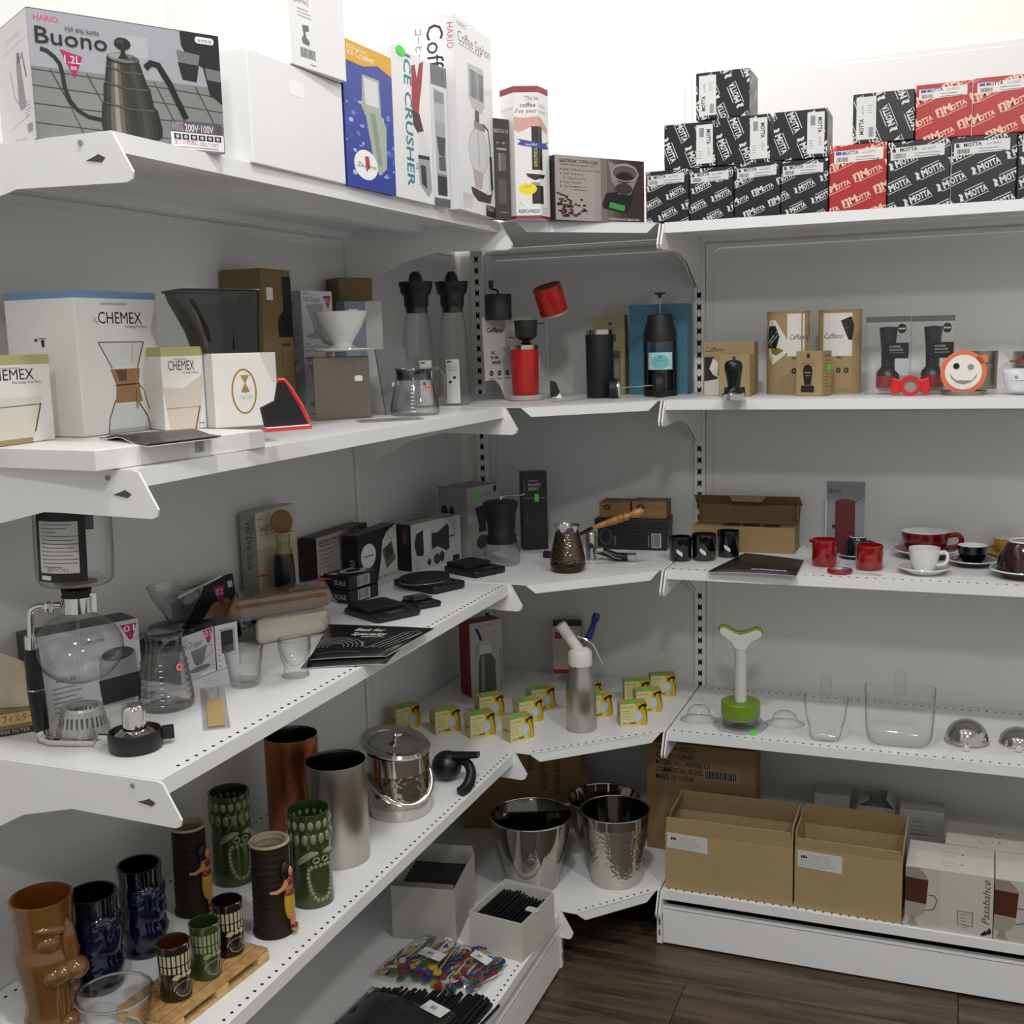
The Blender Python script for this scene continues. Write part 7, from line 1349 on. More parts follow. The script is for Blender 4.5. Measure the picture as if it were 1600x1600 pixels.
# ice bucket
C, r = stand(z4, 626, 1286, 100); C.z = q4; h = top(C, 1172); rz = face_cam(C)
M_HAM = mat('hammered_steel', 'a5a29c', .12, 1, ham=110)
ib_ = thing('ice_bucket', 'hammered steel ice bucket with a tilted lid and a bail handle', 'ice bucket', C, rz)
MB().lathe([(.0001, 0), (r*.97, 0), (r*1.0, .003), (r*1.0, h*.18)], 44).obj('foot_band', M_STEEL, ib_, smooth=True); MB().lathe([(r*1.0, h*.18), (r*1.005, h*.2), (r*1.005, h*.70), (r, h*.72)], 44).obj('hammered_wall', M_HAM, ib_, smooth=True); MB().lathe([(r, h*.72), (r*1.0, h), (r*.96, h), (r*.95, h*.2), (.0001, h*.18)], 44).obj('upper_band', M_STEEL, ib_, smooth=True)
b = MB(); b.lathe([(r*1.12, -.001), (r*1.14, .002), (r*1.06, .006), (r*.86, .005), (r*.80, .002), (r*.5, .006), (.0001, .008)], 44); b.lathe([(r*1.12, -.001), (r*.9, -.004), (.0001, -.004)], 44); MT = Matrix.Translation((-.004, 0, h+.012)) @ Matrix.Rotation(math.radians(9), 4, 'Y') @ Matrix.Rotation(math.radians(8), 4, 'X'); b.xf(MT); ld = b.obj('lid', M_STEEL, ib_, smooth=True)
b = MB(); b.lathe([(.005, .007), (.004, .012), (.008, .016), (.012, .019), (.010, .022), (.0001, .0225)], 24); b.xf(MT); b.obj('knob', M_STEEL, ld, smooth=True)
b = MB(); n = 18
pts = [((r*1.06)*math.cos(PI+.35+(PI+.2)*i/n*1.0), (r*1.10)*math.sin(PI+.35+(PI+.2)*i/n), h*.70-h*.42*math.sin(PI*min(1, i/n*1.0))) for i in range(n+1)]
b.tube(pts, .0042, 8, flat=.25); b.obj('bail_handle', M_STEEL, ib_, smooth=True)
# citrus squeezer
P = on(z4, 712, 1225); cs = thing('citrus_squeezer', 'glossy black hand citrus squeezer lying beside the ice bucket', 'squeezer', (P.x-.012, P.y+.02, q4), face_cam(P))
k = mpp(P); b = MB(); b.lathe([(.0001, .0)]+[(.027*math.cos(a), .026+.026*math.sin(a)) for a in [(-80+i*12)*PI/180 for i in range(14)]]+[(.0001, .052)], 28, xf=lambda x, y, z: (x-.012, y, z)); b.obj('cup', M_BLACK, cs, smooth=True)
b = MB(); b.tube([(.0, -.006, .046), (.022, -.012, .047), (.044, -.02, .050)], .011, 10, rads=[.012, .0115, .010], flat=.55); b.obj('upper_handle', M_BLACK, cs, smooth=True)
b = MB(); b.tube(smoothp([(.014, -.01, .038), (.026, -.022, .034), (.030, -.04, .022), (.022, -.062, .010), (.010, -.078, .007)], 3), .0095, 10, flat=.75); b.obj('lower_handle', M_BLACK, cs, smooth=True)
# ================================================================== fourth shelf, corner
# whipper box
A = on(z4, 737, 1091); B = on(z4, 787, 1079.5)
wb = carton('whipper_box', 'white and red box printed with a steel cream whipper', A, B, .165, .045, ink('7d1f28'), z=q4); W_, D_, H_ = DIM[wb.name]; f = Face(W_, H_); f.R(0, 0, 1, 1, 'b5b2ac'); f.text('Cream Whipper', .2, .93, .006, '8a4a50', width=W_*.6)
f.P([(.30, .56), (.62, .56), (.76, .46), (.78, .05), (.72, .02), (.26, .02), (.22, .05), (.24, .44)], '5a5955'); f.P([(.34, .54), (.44, .54), (.42, .06), (.32, .06)], '8d8b86'); f.R(.30, .56, .64, .68, 'cfcdc8'); f.P([(.30, .68), (.62, .68), (.58, .76), (.36, .76)], 'bdbbb6'); f.P([(.52, .74), (.66, .72), (.84, .90), (.74, .94)], 'b0aea8'); f.P([(.30, .76), (.40, .74), (.26, .92), (.16, .93)], '1d2250'); f.P([(.30, .74), (.18, .70), (.14, .52), (.2, .52), (.24, .64)], '9c9a95'); f.R(.92, .0, .96, .6, '8d8b86'); f.build('front_print', wb, 'front', DIM[wb.name])
# whipper
C, r = stand(z4, 909, 1147, 47); C.z = q4; rz = face_cam(C); hw = top(C, 1038); hh_ = top(C, 1016)
wh_ = thing('cream_whipper', 'steel cream whipper with a white head and a blue decorating tip', 'whipper', C, rz)
MB().lathe([(.0001, 0), (r*.92, 0), (r, .004), (r, hw*.62), (r*.96, hw*.74), (r*.80, hw*.88), (r*.74, hw)], 40).obj('bottle', M_BRUSHED, wh_, smooth=True)
M_WPL = mat('white_plastic_bright', 'd6d6d0', .3); MB().lathe([(r*.80, hw), (r*.80, hh_-.004), (r*.72, hh_), (r*.5, hh_+.006), (.0001, hh_+.008)], 36).obj('head', M_WPL, wh_, smooth=True)
k = mpp(C); b = MB(); b.tube([(-.004, 0, hh_+.002), (-30*k, 0, hh_+42*k)], .0115, 16); b.obj('charger_holder', M_WPL, wh_, smooth=True)
b = MB(); b.tube([(.006, 0, hh_+.004), (.010, 0, hh_+12*k)], .004, 8); b.obj('valve', M_STEEL, wh_, smooth=True)
b = MB(); b.tube([(13*k, -.004, hh_+20*k), (18*k, -.004, hh_+32*k), (22*k, -.004, hh_+44*k), (24*k, -.004, hh_+50*k), (27*k, -.004, hh_+58*k)], .005, 10, rads=[.0078, .0066, .0056, .0085, .0070]); b.obj('decorating_tip', mat('blue_plastic', '16245c', .4), wh_, smooth=True)
b = MB(); b.tube([(-4*k, -.006, hh_+24*k), (8*k, -.008, hh_+20*k), (20*k, -.010, hh_+12*k), (30*k, -.012, hh_-10*k), (34*k, -.014, hh_-20*k)], .0034, 8, flat=.6); b.obj('lever', M_STEEL, wh_, smooth=True)
# grey and white box behind
A = on(z4, 865, 1066); B = on(z4, 912, 1070); B = A+Vector((.062, .018, 0)); o = carton('siphon_box', 'dark sided box with red stripes on its white front, behind the whipper', A, B, top(A, 979), .055, ink('3a3836'), z=q4); W_, D_, H_ = DIM[o.name]; f = Face(W_, H_); f.R(0, 0, 1, 1, 'a9a49b'); f.R(0, .15, 1, .23, '9c1f24'); f.R(.08, .78, .32, .90, '9c1f24'); f.ell(.5, .30, .12, .05, 'b5a04a', 10); f.ell(.3, .08, .15, .05, '8d8b86', 10); f.build('front_print', o, 'front', DIM[o.name]); MB().box(-W_/2, -.005, H_, W_/2, .005, H_+.008).obj('hang_flap', ink('3a3836'), o)
# charger boxes
def kayser_proto():
    W_, D_, H_ = .0545, .030, .0455
    o = MB().box(-W_/2, -D_/2, 0, W_/2, D_/2, H_).obj('charger_box', ink('b5ad6e'), None, (0, 0, 0), 0, bevel=.0006); DIM[o.name] = (W_, D_, H_); f = Face(W_, H_)
    f.R(0, 0, 1, 1, 'd2c25c'); f.R(0, 0, .50, 1, 'cbc48c'); f.P([(.55, 1), (1, 1), (1, 0), (.78, 0), (.70, .4)], 'c0a01c'); f.text('KAYSER', .06, .80, .0045, '2a281a', width=W_*.42, sp=1.3); f.lines(.06, .66, 5, W_*.36, .0042, .0008, '77724a')
    f.ell(.66, .42, .17, .27, 'a9b1b6'); f.ell(.64, .44, .13, .21, 'bcc4c8'); f.P([(.66, .86), (.84, .97), (.96, .97), (.99, .85), (.93, .80), (.94, .70), (.89, .70), (.88, .84), (.80, .84), (.70, .68)], '17160f'); f.line([(.93, .72), (.99, .40), (1, .1)], .0018, '17160f'); f.P([(.30, .10), (.36, .16), (.58, .17), (.58, .07), (.36, .07)], '7a6424'); f.text('10', .08, .07, .0045, '5a5330', width=.005, bold=.03); f.R(.16, .10, .30, .14, '8a7a3a')
    f.build('front_print', o, 'front', DIM[o.name])
    f = Face(D_, H_); f.R(0, 0, 1, 1, 'b4ae84'); f.lines(.2, .85, 8, D_*.6, .004, .0008, '8a845c'); f.P([(.2, .42), (.8, .42), (.8, .5), (.2, .5)], '6b5a24'); f.build('side_print', o, 'left', DIM[o.name])
    f = Face(W_, D_); f.R(0, 0, 1, 1, 'aaa45e'); f.ell(.45, .45, .22, .22, M_GREEN, 12); f.build('top_print', o, 'top', DIM[o.name]); return o
kp = kayser_proto(); first = True
KL = [(613, 1146, 664, 1133, 'leftmost yellow charger box, behind the lidded ice bucket'), (678, 1149, 723, 1140, 'yellow charger box second from the left'), (731, 1156, 779, 1146, 'yellow charger box right above the black squeezer'), (745, 1125, 793, 1117, 'yellow charger box just below the whipper picture box'), (792, 1163, 840, 1150, 'yellow charger box nearest the shelf edge on the left side'), (806, 1134, 855, 1124, 'yellow charger box tucked behind the front left one'), (825, 1114, 874, 1105, 'yellow charger box at the back of the left row, beside the whipper'),
      (897, 1102, 945, 1098, 'yellow charger box mostly hidden behind the whipper, at the back'), (914, 1124, 962, 1117, 'yellow charger box half hidden right behind the whipper'), (962, 1136, 1019, 1132, 'yellow charger box at the shelf front right of the whipper'), (987, 1115, 1042, 1111, 'yellow charger box second row from the front on the right'), (970, 1098, 1022, 1096, 'yellow charger box third from the front on the right'), (1010, 1089, 1063, 1087, 'yellow charger box at the very back right')]
for x0, y0, x1, y1, lab in KL:
    A = on(z4, x0, y0); B = on(z4, x1, y1); e = (B-A); e.normalize(); c = (A+B)/2+Vector((-e.y, e.x, 0))*.015; rz = math.atan2(e.y, e.x)
    if first: kp.location = (c.x, c.y, q4); kp.rotation_euler = (0, 0, rz); tag(kp, lab, 'box', 'yellow charger boxes'); first = False
    else: dup(kp, (c.x, c.y, q4), rz, lab, 'yellow charger boxes')
# ================================================================== fourth shelf, right
M_LIME = mat('lime_plastic', '6f8f14', .35); M_WP = mat('white_plastic_soft', 'c9cac4', .4)
C, r = stand(z4, 1157, 1149, 86); C.z = q4; k = mpp(C); rz = face_cam(C)
pc = thing('fruit_corer', 'white and lime green fruit corer with a winged handle, standing upright', 'corer', C, rz)
h0 = top(C, 1118); h1_ = top(C, 1096); r = 30*k
b = MB(); b.prism(disc(r*1.42, 8), 0, .006); b.prism(disc(r*.9, 24), .006, h0-.003); b.obj('clear_base', M_ACRYL, pc)
MB().lathe([(.0001, h0), (r*.95, h0), (r, h0+.003), (r, h1_), (r*.95, h1_+.002), (.0001, h1_+.002)], 32).obj('wheel', M_LIME, pc, smooth=True); MB().lathe([(.0001, h0-.003), (r*.85, h0-.003), (r*.85, h0), (.0001, h0)], 32).obj('wheel_foot', M_WP, pc)
b = MB()
for i in range(8): a = 2*PI*i/8; b.add([((r*.3)*math.cos(a)-.0006*math.sin(a), r*.3*math.sin(a)+.0006*math.cos(a), h1_+.0024), (r*.95*math.cos(a)-.0006*math.sin(a), r*.95*math.sin(a)+.0006*math.cos(a), h1_+.0024), (r*.95*math.cos(a)+.0006*math.sin(a), r*.95*math.sin(a)-.0006*math.cos(a), h1_+.0024), (r*.3*math.cos(a)+.0006*math.sin(a), r*.3*math.sin(a)-.0006*math.cos(a), h1_+.0024)], [(0, 1, 2, 3)])
b.obj('wheel_lines', mat('dark_lime', '4c660c', .4), pc)
h2_ = top(C, 1008); h3_ = top(C, 990); MB().lathe([(9.5*k, h1_), (9.5*k, h2_-.01), (11*k, h2_-.004), (.0001, h2_)], 24).obj('shaft', M_WP, pc, smooth=True)
def wing(z_, th): return [(-34*k, z_+6*k), (-30*k, z_+12*k), (-22*k, z_+11*k), (-8*k, z_+3*k), (0, z_+1*k), (8*k, z_+3*k), (22*k, z_+9*k), (30*k, z_+8*k), (34*k, z_+2*k), (30*k, z_-4*k), (14*k, z_-14*k), (9*k, z_-24*k), (-9*k, z_-24*k), (-14*k, z_-14*k), (-30*k, z_-1*k)]
MB().prism(wing(h3_, 0), -.011, .011, xf=lambda x, y, z: (x, z, y)).obj('handle', M_WP, pc, bevel=.003, seg=3)
b = MB(); w_ = wing(h3_, 0)[:9]; b.add([(x, y_, z_+.0012) for x, z_ in w_ for y_ in (-.0105, .0105)], [(2*i, 2*i+1, 2*i+3, 2*i+2) for i in range(8)]); o = b.obj('handle_pad', M_LIME, pc, smooth=True); sd = o.modifiers.new('t', 'SOLIDIFY'); sd.thickness = .003
f = Face(.012, .009); f.R(0, 0, 1, 1, M_GREEN); o = f.build('price_sticker', pc, 'front'); o.location = (20*k, -r*1.36, .0015); o['label'] = 'green price sticker'
def clear_dome(label, cx, yb, w_, hgt):
    P, r = stand(z4, cx, yb, w_); P.z = q4; t = thing('clear_bowl', label, 'bowl', P, face_cam(P)); R_ = r
    b = MB(); b.lathe([(.0001, hgt), (R_*.35, hgt*.96), (R_*.55, hgt*.78), (R_*.66, hgt*.4), (R_*.75, hgt*.14), (R_, 0)], 32, sy=.8); b.obj('shell', M_ACRYL, t, smooth=True); b = MB(); b.tube([(R_*math.cos(2*PI*i/36), R_*.8*math.sin(2*PI*i/36), .001) for i in range(36)], .0009, 6, closed=True); b.obj('rim', M_ACRYL, t); return t
clear_dome('clear plastic bowl lying upside down left of the fruit corer', 1092, 1134, 58, .030); clear_dome('clear plastic bowl lying upside down right of the fruit corer', 1226, 1141, 60, .026)
# clear acrylic scoops
def scoop(label, cx, yb, wt, wb_, yt, hy, rc):
    P, r = stand(z4, cx, yb, wb_); P.z = q4; P += Vector((0, -.004, 0)); k = mpp(P); h = top(P, yt); t = thing('acrylic_scoop', label, 'scoop', P, face_cam(P), 'clear acrylic scoops')
    b = MB(); lev = [(wb_*.66, .0), (wb_*.80, .002), (wb_*.91, .007), (wb_*.98, .015), (wb_, .024), (wb_+(wt-wb_)*.5, h*.5), (wt, h)]
    rs = [[(x, y+.004, z_) for x, y in rrect(-w_*k/2, -w_*k*.30, w_*k/2, w_*k*.30, min(rc, w_*k*.28), 5)] for w_, z_ in lev]; n = len(rs[0]); b.add([v for q in rs for v in q], [(i*n+j, i*n+(j+1) % n, (i+1)*n+(j+1) % n, (i+1)*n+j) for i in range(len(rs)-1) for j in range(n)]+[tuple(range(n-1, -1, -1))]); b.obj('cup', M_ACRYL, t, smooth=True)
    b = MB(); b.tube(rs[-1], .0009, 6, closed=True); b.obj('rim', M_ACRYL, t, smooth=True)
    hz_ = top(P, hy); b = MB(); b.box(-.010, wt*k*.30+.002, h*.72, .010, wt*k*.30+.008, hz_); b.obj('handle', M_ACRYL, t, bevel=.003); return t
scoop('narrow clear acrylic scoop with a short upright handle', 1290, 1164, 66, 48, 1092, 1062, .008); scoop('wide clear acrylic scoop with rounded lower corners', 1404, 1177, 104, 98, 1078, 1057, .02)
# steel ice domes
def dome(label, cx, yb, w_, yt):
    P, r = stand(z4, cx, yb, w_); P.z = q4; h = top(P, yt); t = thing('steel_scoop', label, 'scoop', P, face_cam(P), 'steel half-ball scoops')
    MB().lathe([(r*1.03, 0), (r*1.03, .003), (r, .004)]+[(r*math.cos(a), .004+(h-.004)*math.sin(a)) for a in [i*PI/18 for i in range(1, 9)]]+[(.0001, h)], 40).obj('bowl', M_STEEL, t, smooth=True)
    b = MB(); b.tube([(0, -r*1.0, .008), (0, -r*1.25, .008), (0, -r*1.5, .007)], .004, 10, rads=[.0035, .0035, .0058]); b.obj('handle', M_STEEL, t, smooth=True); return t
dome('polished steel half-ball scoop resting rim down, fully in view', 1510, 1170, 66, 1124); dome('polished steel half-ball scoop cut off by the right edge', 1592, 1172, 60, 1137)
# ================================================================== lowest shelf
q5 = z5+.0004
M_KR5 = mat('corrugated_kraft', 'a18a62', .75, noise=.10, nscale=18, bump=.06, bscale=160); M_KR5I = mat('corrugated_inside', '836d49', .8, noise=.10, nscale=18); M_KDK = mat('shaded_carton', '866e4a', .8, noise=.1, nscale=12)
def open_carton(name, label, A, B, h, d, m, mi, flaps, t_=.003, z=None, cat='box'):
    A = Vector(A); B = Vector(B); e = Vector((B.x-A.x, B.y-A.y, 0)); w_ = e.length; e.normalize(); n = Vector((-e.y, e.x, 0)); c = (A+B)/2+n*(d/2)
    o = thing(name, label, cat, (c.x, c.y, z or q5), math.atan2(e.y, e.x)); DIM[o.name] = (w_, d, h)
    for nm, bx_ in (('front_wall', (-w_/2, -d/2, 0, w_/2, -d/2+t_, h)), ('back_wall', (-w_/2, d/2-t_, 0, w_/2, d/2, h)), ('side_wall', (-w_/2, -d/2+t_, 0, -w_/2+t_, d/2-t_, h)), ('side_wall', (w_/2-t_, -d/2+t_, 0, w_/2, d/2-t_, h)), ('bottom', (-w_/2+t_, -d/2+t_, 0, w_/2-t_, d/2-t_, t_))): MB().box(*bx_).obj(nm, m, o)
    for side, L_, ang in flaps:   # ang 0 = straight up, positive = outward
        b = MB(); s_, c_ = math.sin(ang), math.cos(ang)
        if side in 'fb': q = -1 if side == 'f' else 1; y0 = q*(d/2-t_/2); b.add([(-w_/2+.001, y0-t_/2*.6, h), (w_/2-.001, y0-t_/2*.6, h), (w_/2-.004, y0-t_/2*.6+q*s_*L_, h+c_*L_), (-w_/2+.004, y0-t_/2*.6+q*s_*L_, h+c_*L_)], [(0, 1, 2, 3)])
        else: q = -1 if side == 'l' else 1; x0 = q*(w_/2-t_/2); b.add([(x0, -d/2+.001, h), (x0, d/2-.001, h), (x0+q*s_*L_, d/2-.004, h+c_*L_), (x0+q*s_*L_, -d/2+.004, h+c_*L_)], [(0, 1, 2, 3)])
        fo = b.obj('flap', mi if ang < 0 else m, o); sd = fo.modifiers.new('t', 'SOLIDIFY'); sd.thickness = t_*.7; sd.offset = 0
    return o
def ship_label(o, u0, v0, u1, v1):
    W_, D_, H_ = DIM[o.name]; f = Face(W_, H_); f.P([(u0, v0+.02), (u1, v0-.01), (u1, v1-.02), (u0, v1)], 'c4c3bf'); f.text('m', u0+.03, v1-(v1-v0)*.42, .0065, '17171a', width=.011, bold=.06); f.lines(u0+.1, v1-(v1-v0)*.25, 3, W_*(u1-u0)*.55, .0035, .0008, '8a8a8c'); f.lines(u0+.015, v0+(v1-v0)*.42, 3, W_*(u1-u0)*.85, .0045, .0007, '77777a'); f.build('shipping_label', o, 'front', DIM[o.name])
# two open cartons on the right base shelf
A = on(z5, 1040, 1387); B = on(z5, 1238, 1417); hh_ = top(A, 1298)
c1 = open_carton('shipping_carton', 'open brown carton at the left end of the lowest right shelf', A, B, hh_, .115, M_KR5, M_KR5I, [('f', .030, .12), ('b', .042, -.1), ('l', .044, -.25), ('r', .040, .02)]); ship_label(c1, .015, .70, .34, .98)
A = on(z5, 1241, 1417); B = on(z5, 1408, 1444); hh2 = top(A, 1322)
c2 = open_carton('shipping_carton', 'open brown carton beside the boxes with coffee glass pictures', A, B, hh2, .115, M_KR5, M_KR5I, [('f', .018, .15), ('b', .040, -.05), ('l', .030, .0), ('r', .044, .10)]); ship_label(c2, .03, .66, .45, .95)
# white boxes with an Irish coffee glass
def glass_box(label, A, B, h, d, z=None, art=True):
    o = carton('glassware_box', label, A, B, h, d, mat('cream_card', 'c9c6bf', .45), 'white glassware boxes', z=z or q5); W_, D_, H_ = DIM[o.name]; f = Face(W_, H_); f.R(0, 0, 1, 1, 'b5b1aa')
    f.R(.40, 0, 1, 1, 'bdbab3')
    f.P([(-.05, .90), (.02, .98), (.16, .98), (.24, .88), (.27, .80), (-.05, .80)], '8d8378'); f.P([(-.05, .82), (.265, .80), (.245, .40), (-.05, .42)], '4a2413'); f.P([(-.05, .42), (.245, .40), (.23, .26), (.16, .18), (-.05, .18)], '9c9688'); f.line([(.25, .56), (.34, .56), (.37, .48), (.33, .33), (.24, .30)], .0018, '55514a'); f.P([(.03, .18), (.14, .18), (.12, .12), (.17, .02), (.02, .02), (.06, .12)], '8f8b82')
    f.R(.60, .14, .78, .38, '55524c'); f.R(.61, .15, .77, .37, 'b5b1aa'); f.lines(.64, .32, 5, W_*.09, .006, .001, '6b6862')
    f.text('Pasabahce', .96, .22, .0125, '1f1d1a', rot=PI/2, width=H_*.72, shear=.3); f.P([(.86, .04), (.92, .12), (.95, .06), (.90, .02)], '1f1d1a'); f.P([(.93, .10), (.97, .18), (.99, .10), (.96, .05)], '1f1d1a')
    f.build('front_print', o, 'front', DIM[o.name]); f = Face(W_, D_)
    for v in (.18, .55): f.R(.42, v, .56, v+.14, '8a8780'); f.R(.425, v+.01, .555, v+.13, 'c9c6bf'); f.P([(.62, v+.1), (.66, v+.13), (.64, v+.07)], '33312c')
    f.build('top_print', o, 'top', DIM[o.name]); return o
A = on(z5, 1413, 1445); B = on(z5, 1550, 1467.5); hg = top(A, 1352)
glass_box('white box printed with a creamy coffee glass, right of the open cartons', A, B, hg, .115)
B2 = B+(B-A); glass_box('white coffee glass box cut off by the right edge of the view', B+(B-A)*.012, B2, hg, .115)
A3 = A+Vector((.065, .118, 0)); glass_box('white glassware box in the row behind, near the wall', A3, A3+(B-A), hg, .11); A4 = A3+(B-A)*1.02; glass_box('white glassware box in the row behind, at the right edge', A4, A4+(B-A), hg, .11)
# small white cartons behind
M_SW = mat('dull_white_card', 'b4b2ad', .5)
def rb5(label, x0, x1, yt, y, d, flaps=None):
    A = ony(y, x0, 1330); B = ony(y, x1, 1330); A.z = B.z = q5; h = top(A, yt)
    if flaps: return open_carton('small_carton', label, A, B, h, d, M_SW, M_SW, flaps, .0015)
    return carton('small_carton', label, A, B, h, d, M_SW)
rb5('small white carton behind the open brown cartons, left of three', 1271, 1327, 1238, -.085, .055)
rb5('small white carton with half-open flaps, middle of three', 1338, 1397, 1258, -.105, .06, [('l', .025, -1.0), ('r', .025, -.75), ('b', .02, -.2)])
o = rb5('small white carton with small print, right of three', 1404, 1474, 1263, -.125, .055); f = Face(DIM[o.name][0], DIM[o.name][2]); f.lines(.25, .80, 4, .03, .009, .0014, '77756f'); f.text('www.espresso.com', .25, .58, .004, '2a2826', width=.045); f.build('front_print', o, 'front', DIM[o.name])
# corner cartons
A = Vector((.055, -.215, z5)); B = Vector((.300, -.075, z5))
A = onx(.12, 735, 1300); A = Vector((.070, -.235, q5)); B = Vector((.335, -.150, q5))
k1_ = carton('blender_carton', 'tall brown carton with upright lettering in the corner behind the buckets', A, B, .262, .13, M_KDK, z=q5); W_, D_, H_ = DIM[k1_.name]; f = Face(W_, H_)
for i, tx in enumerate(('MADE IN CHINA', 'COMMERCIAL BLENDER', 'MODEL NO. HBB908-CE', 'QTY: ONE', 'HAMILTON BEACH')): f.text(tx, .52+i*.105, .97, .014, '241a10', rot=-PI/2, width=len(tx)*.0092)
f.build('front_print', k1_, 'front', DIM[k1_.name])
A = ony(-.20, 1011, 1300); B = ony(-.20, 1180, 1300); A.z = B.z = q5
k2_ = carton('blender_carton', 'brown carton reading made in China, behind the open cartons', A, B, .236, .065, M_KDK, z=q5); W_, D_, H_ = DIM[k2_.name]; f = Face(W_, H_)
for i, tx in enumerate(('HAMILTON BEACH', 'QTY: ONE', 'MODEL NO. HBB908-CE', 'COMMERCIAL BLENDER', 'MADE IN CHINA')): f.text(tx, .09, .93-i*.067, .0115, '241a10', width=W_*(.50 if i in (2, 3) else .36), bold=.01)
f.R(.53, .70, .86, .79, '8a8378'); f.barcode(.55, .71, .84, .78); f.build('front_print', k2_, 'front', DIM[k2_.name])
# buckets
M_BK = mat('mirror_steel', 'a9a6a0', .07, 1)
C, r = stand(z5, 833, 1400, 82); C.z = q5; h = top(C, 1272); k = mpp(C); R_ = 63*k; rz = face_cam(C)
b1_ = thing('champagne_bucket', 'mirror-polished steel champagne bucket with ring handles', 'bucket', C, rz)
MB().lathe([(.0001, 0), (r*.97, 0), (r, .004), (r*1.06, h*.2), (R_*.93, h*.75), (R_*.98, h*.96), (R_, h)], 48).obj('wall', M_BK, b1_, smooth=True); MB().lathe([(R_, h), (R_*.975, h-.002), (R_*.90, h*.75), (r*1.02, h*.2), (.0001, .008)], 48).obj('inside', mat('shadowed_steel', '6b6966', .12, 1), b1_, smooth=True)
b = MB(); b.tube([(R_*math.cos(2*PI*i/48), R_*math.sin(2*PI*i/48), h) for i in range(48)], .0017, 8, closed=True); b.obj('rim', M_STEEL, b1_, smooth=True)
for a in (-PI/2-.06, PI/2-.06):
    R2 = r+(R_-r)*.62; p = Vector((R2*math.cos(a), R2*math.sin(a), h*.60)); nrm = Vector((math.cos(a), math.sin(a), 0)); tg = Vector((-nrm.y, nrm.x, 0))
    b = MB(); b.tube([p-nrm*.004, p+nrm*.007], .0045, 10); o = b.obj('knob', M_STEEL, b1_, smooth=True)
    b = MB(); cc = p+nrm*.007+Vector((0, 0, -.0125)); b.tube([cc+tg*(.0125*math.cos(q))+Vector((0, 0, .0125*math.sin(q)))-nrm*.002*(1-math.sin(q)) for q in [2*PI*i/20 for i in range(20)]], .0011, 6, closed=True); b.obj('ring', M_STEEL, o, smooth=True)
C, r = stand(z5, 963, 1392, 80); C.z = q5; h = top(C, 1264); k = mpp(C); R_ = 53*k
b2_ = thing('champagne_bucket', 'hammered steel bucket with another one nested inside it', 'bucket', C, face_cam(C))
MB().lathe([(.0001, 0), (r*.97, 0), (r, .004), (r*1.04, h*.2), (R_*.97, h*.86)], 48).obj('hammered_wall', mat('hammered_steel_fine', 'c2bfb8', .24, 1, ham=150), b2_, smooth=True); MB().lathe([(R_*.97, h*.86), (R_*1.0, h), (R_*.97, h), (R_*.92, h*.8), (r*.98, h*.2), (.0001, .01)], 48).obj('upper_band', M_BK, b2_, smooth=True)
b = MB(); b.tube([(R_*math.cos(2*PI*i/48), R_*math.sin(2*PI*i/48), h) for i in range(48)], .0014, 8, closed=True); b.obj('rim', M_STEEL, b2_, smooth=True)
b3_ = thing('champagne_bucket', 'second steel bucket, showing only its upper wall behind the hammered one', 'bucket', C+Vector((-.004, .016, .012)), face_cam(C)); h3_ = h+.006; R3 = 62*k
R3 = 60*k; b3_.location = C+Vector((-.068, .146, 0)); C3 = Vector(b3_.location); h3_ = top(C3, 1246)
MB().lathe([(.0001, 0), (r*.98, 0), (r*1.05, .004), (R3, h3_), (R3*.97, h3_), (r, .01), (.0001, .008)], 48).obj('wall', M_BK, b3_, smooth=True); b = MB(); b.tube([(R3*math.cos(2*PI*i/48), R3*math.sin(2*PI*i/48), h3_) for i in range(48)], .0015, 8, closed=True); b.obj('rim', M_STEEL, b3_, smooth=True)
for s_ in (-1, 1): MB().tube([(s_*R3*.97, -.01, h3_*.9), (s_*(R3+.008), -.012, h3_*.9)], .004, 10).obj('knob', M_STEEL, b3_, smooth=True)
b2_['label'] = 'hammered steel bucket in front of another steel bucket'
# straw boxes on the left base shelf
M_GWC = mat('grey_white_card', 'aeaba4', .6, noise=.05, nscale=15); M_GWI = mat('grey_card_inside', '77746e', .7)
A = on(z5, 614, 1465); B = on(z5, 713, 1473); hb = top(A, 1384)
s1 = open_carton('straw_box', 'grey white open box with a torn edge, left of two', A, B, hb, .155, M_GWC, M_GWI, [('b', .012, .1), ('f', .012, -1.3)], .0022)
MB().box(-DIM[s1.name][0]/2+.004, -DIM[s1.name][1]/2+.004, hb*.68, DIM[s1.name][0]/2-.004, DIM[s1.name][1]/2-.004, hb*.76).obj('content', mat('dark_plastic_wrap', '1c1d24', .35, noise=.3, nscale=60), s1)
A = on(z5, 735, 1482); B = on(z5, 817, 1504); hb2 = top(A, 1424)
s2 = open_carton('straw_box', 'white open box filled with black straws, at the shelf edge', A, B, hb2, .125, mat('white_straw_card', 'c2c0ba', .55), M_GWI, [('b', .006, .1)], .0022)
W_, D_, H_ = DIM[s2.name]; rng = random.Random(11); me = MB().tube([(0, -D_/2+.006, 0), (0, D_/2-.007, 0)], .0026, 7).mesh('straw', M_BLACK, True)
for row in range(5):
    for i in range(15):
        x = -W_/2+.006+i*(W_-.012)/14; link('straw', me, s2, (x+rng.uniform(-.0006, .0006), rng.uniform(-.003, .003), H_*.80-row*.0048+rng.uniform(-.001, .001)+.0035*math.sin(i*.4)))
MB().box(-W_/2+.003, -D_/2+.003, .003, W_/2-.003, D_/2-.003, H_*.80-.024).obj('straw_bed', M_BLACK, s2)
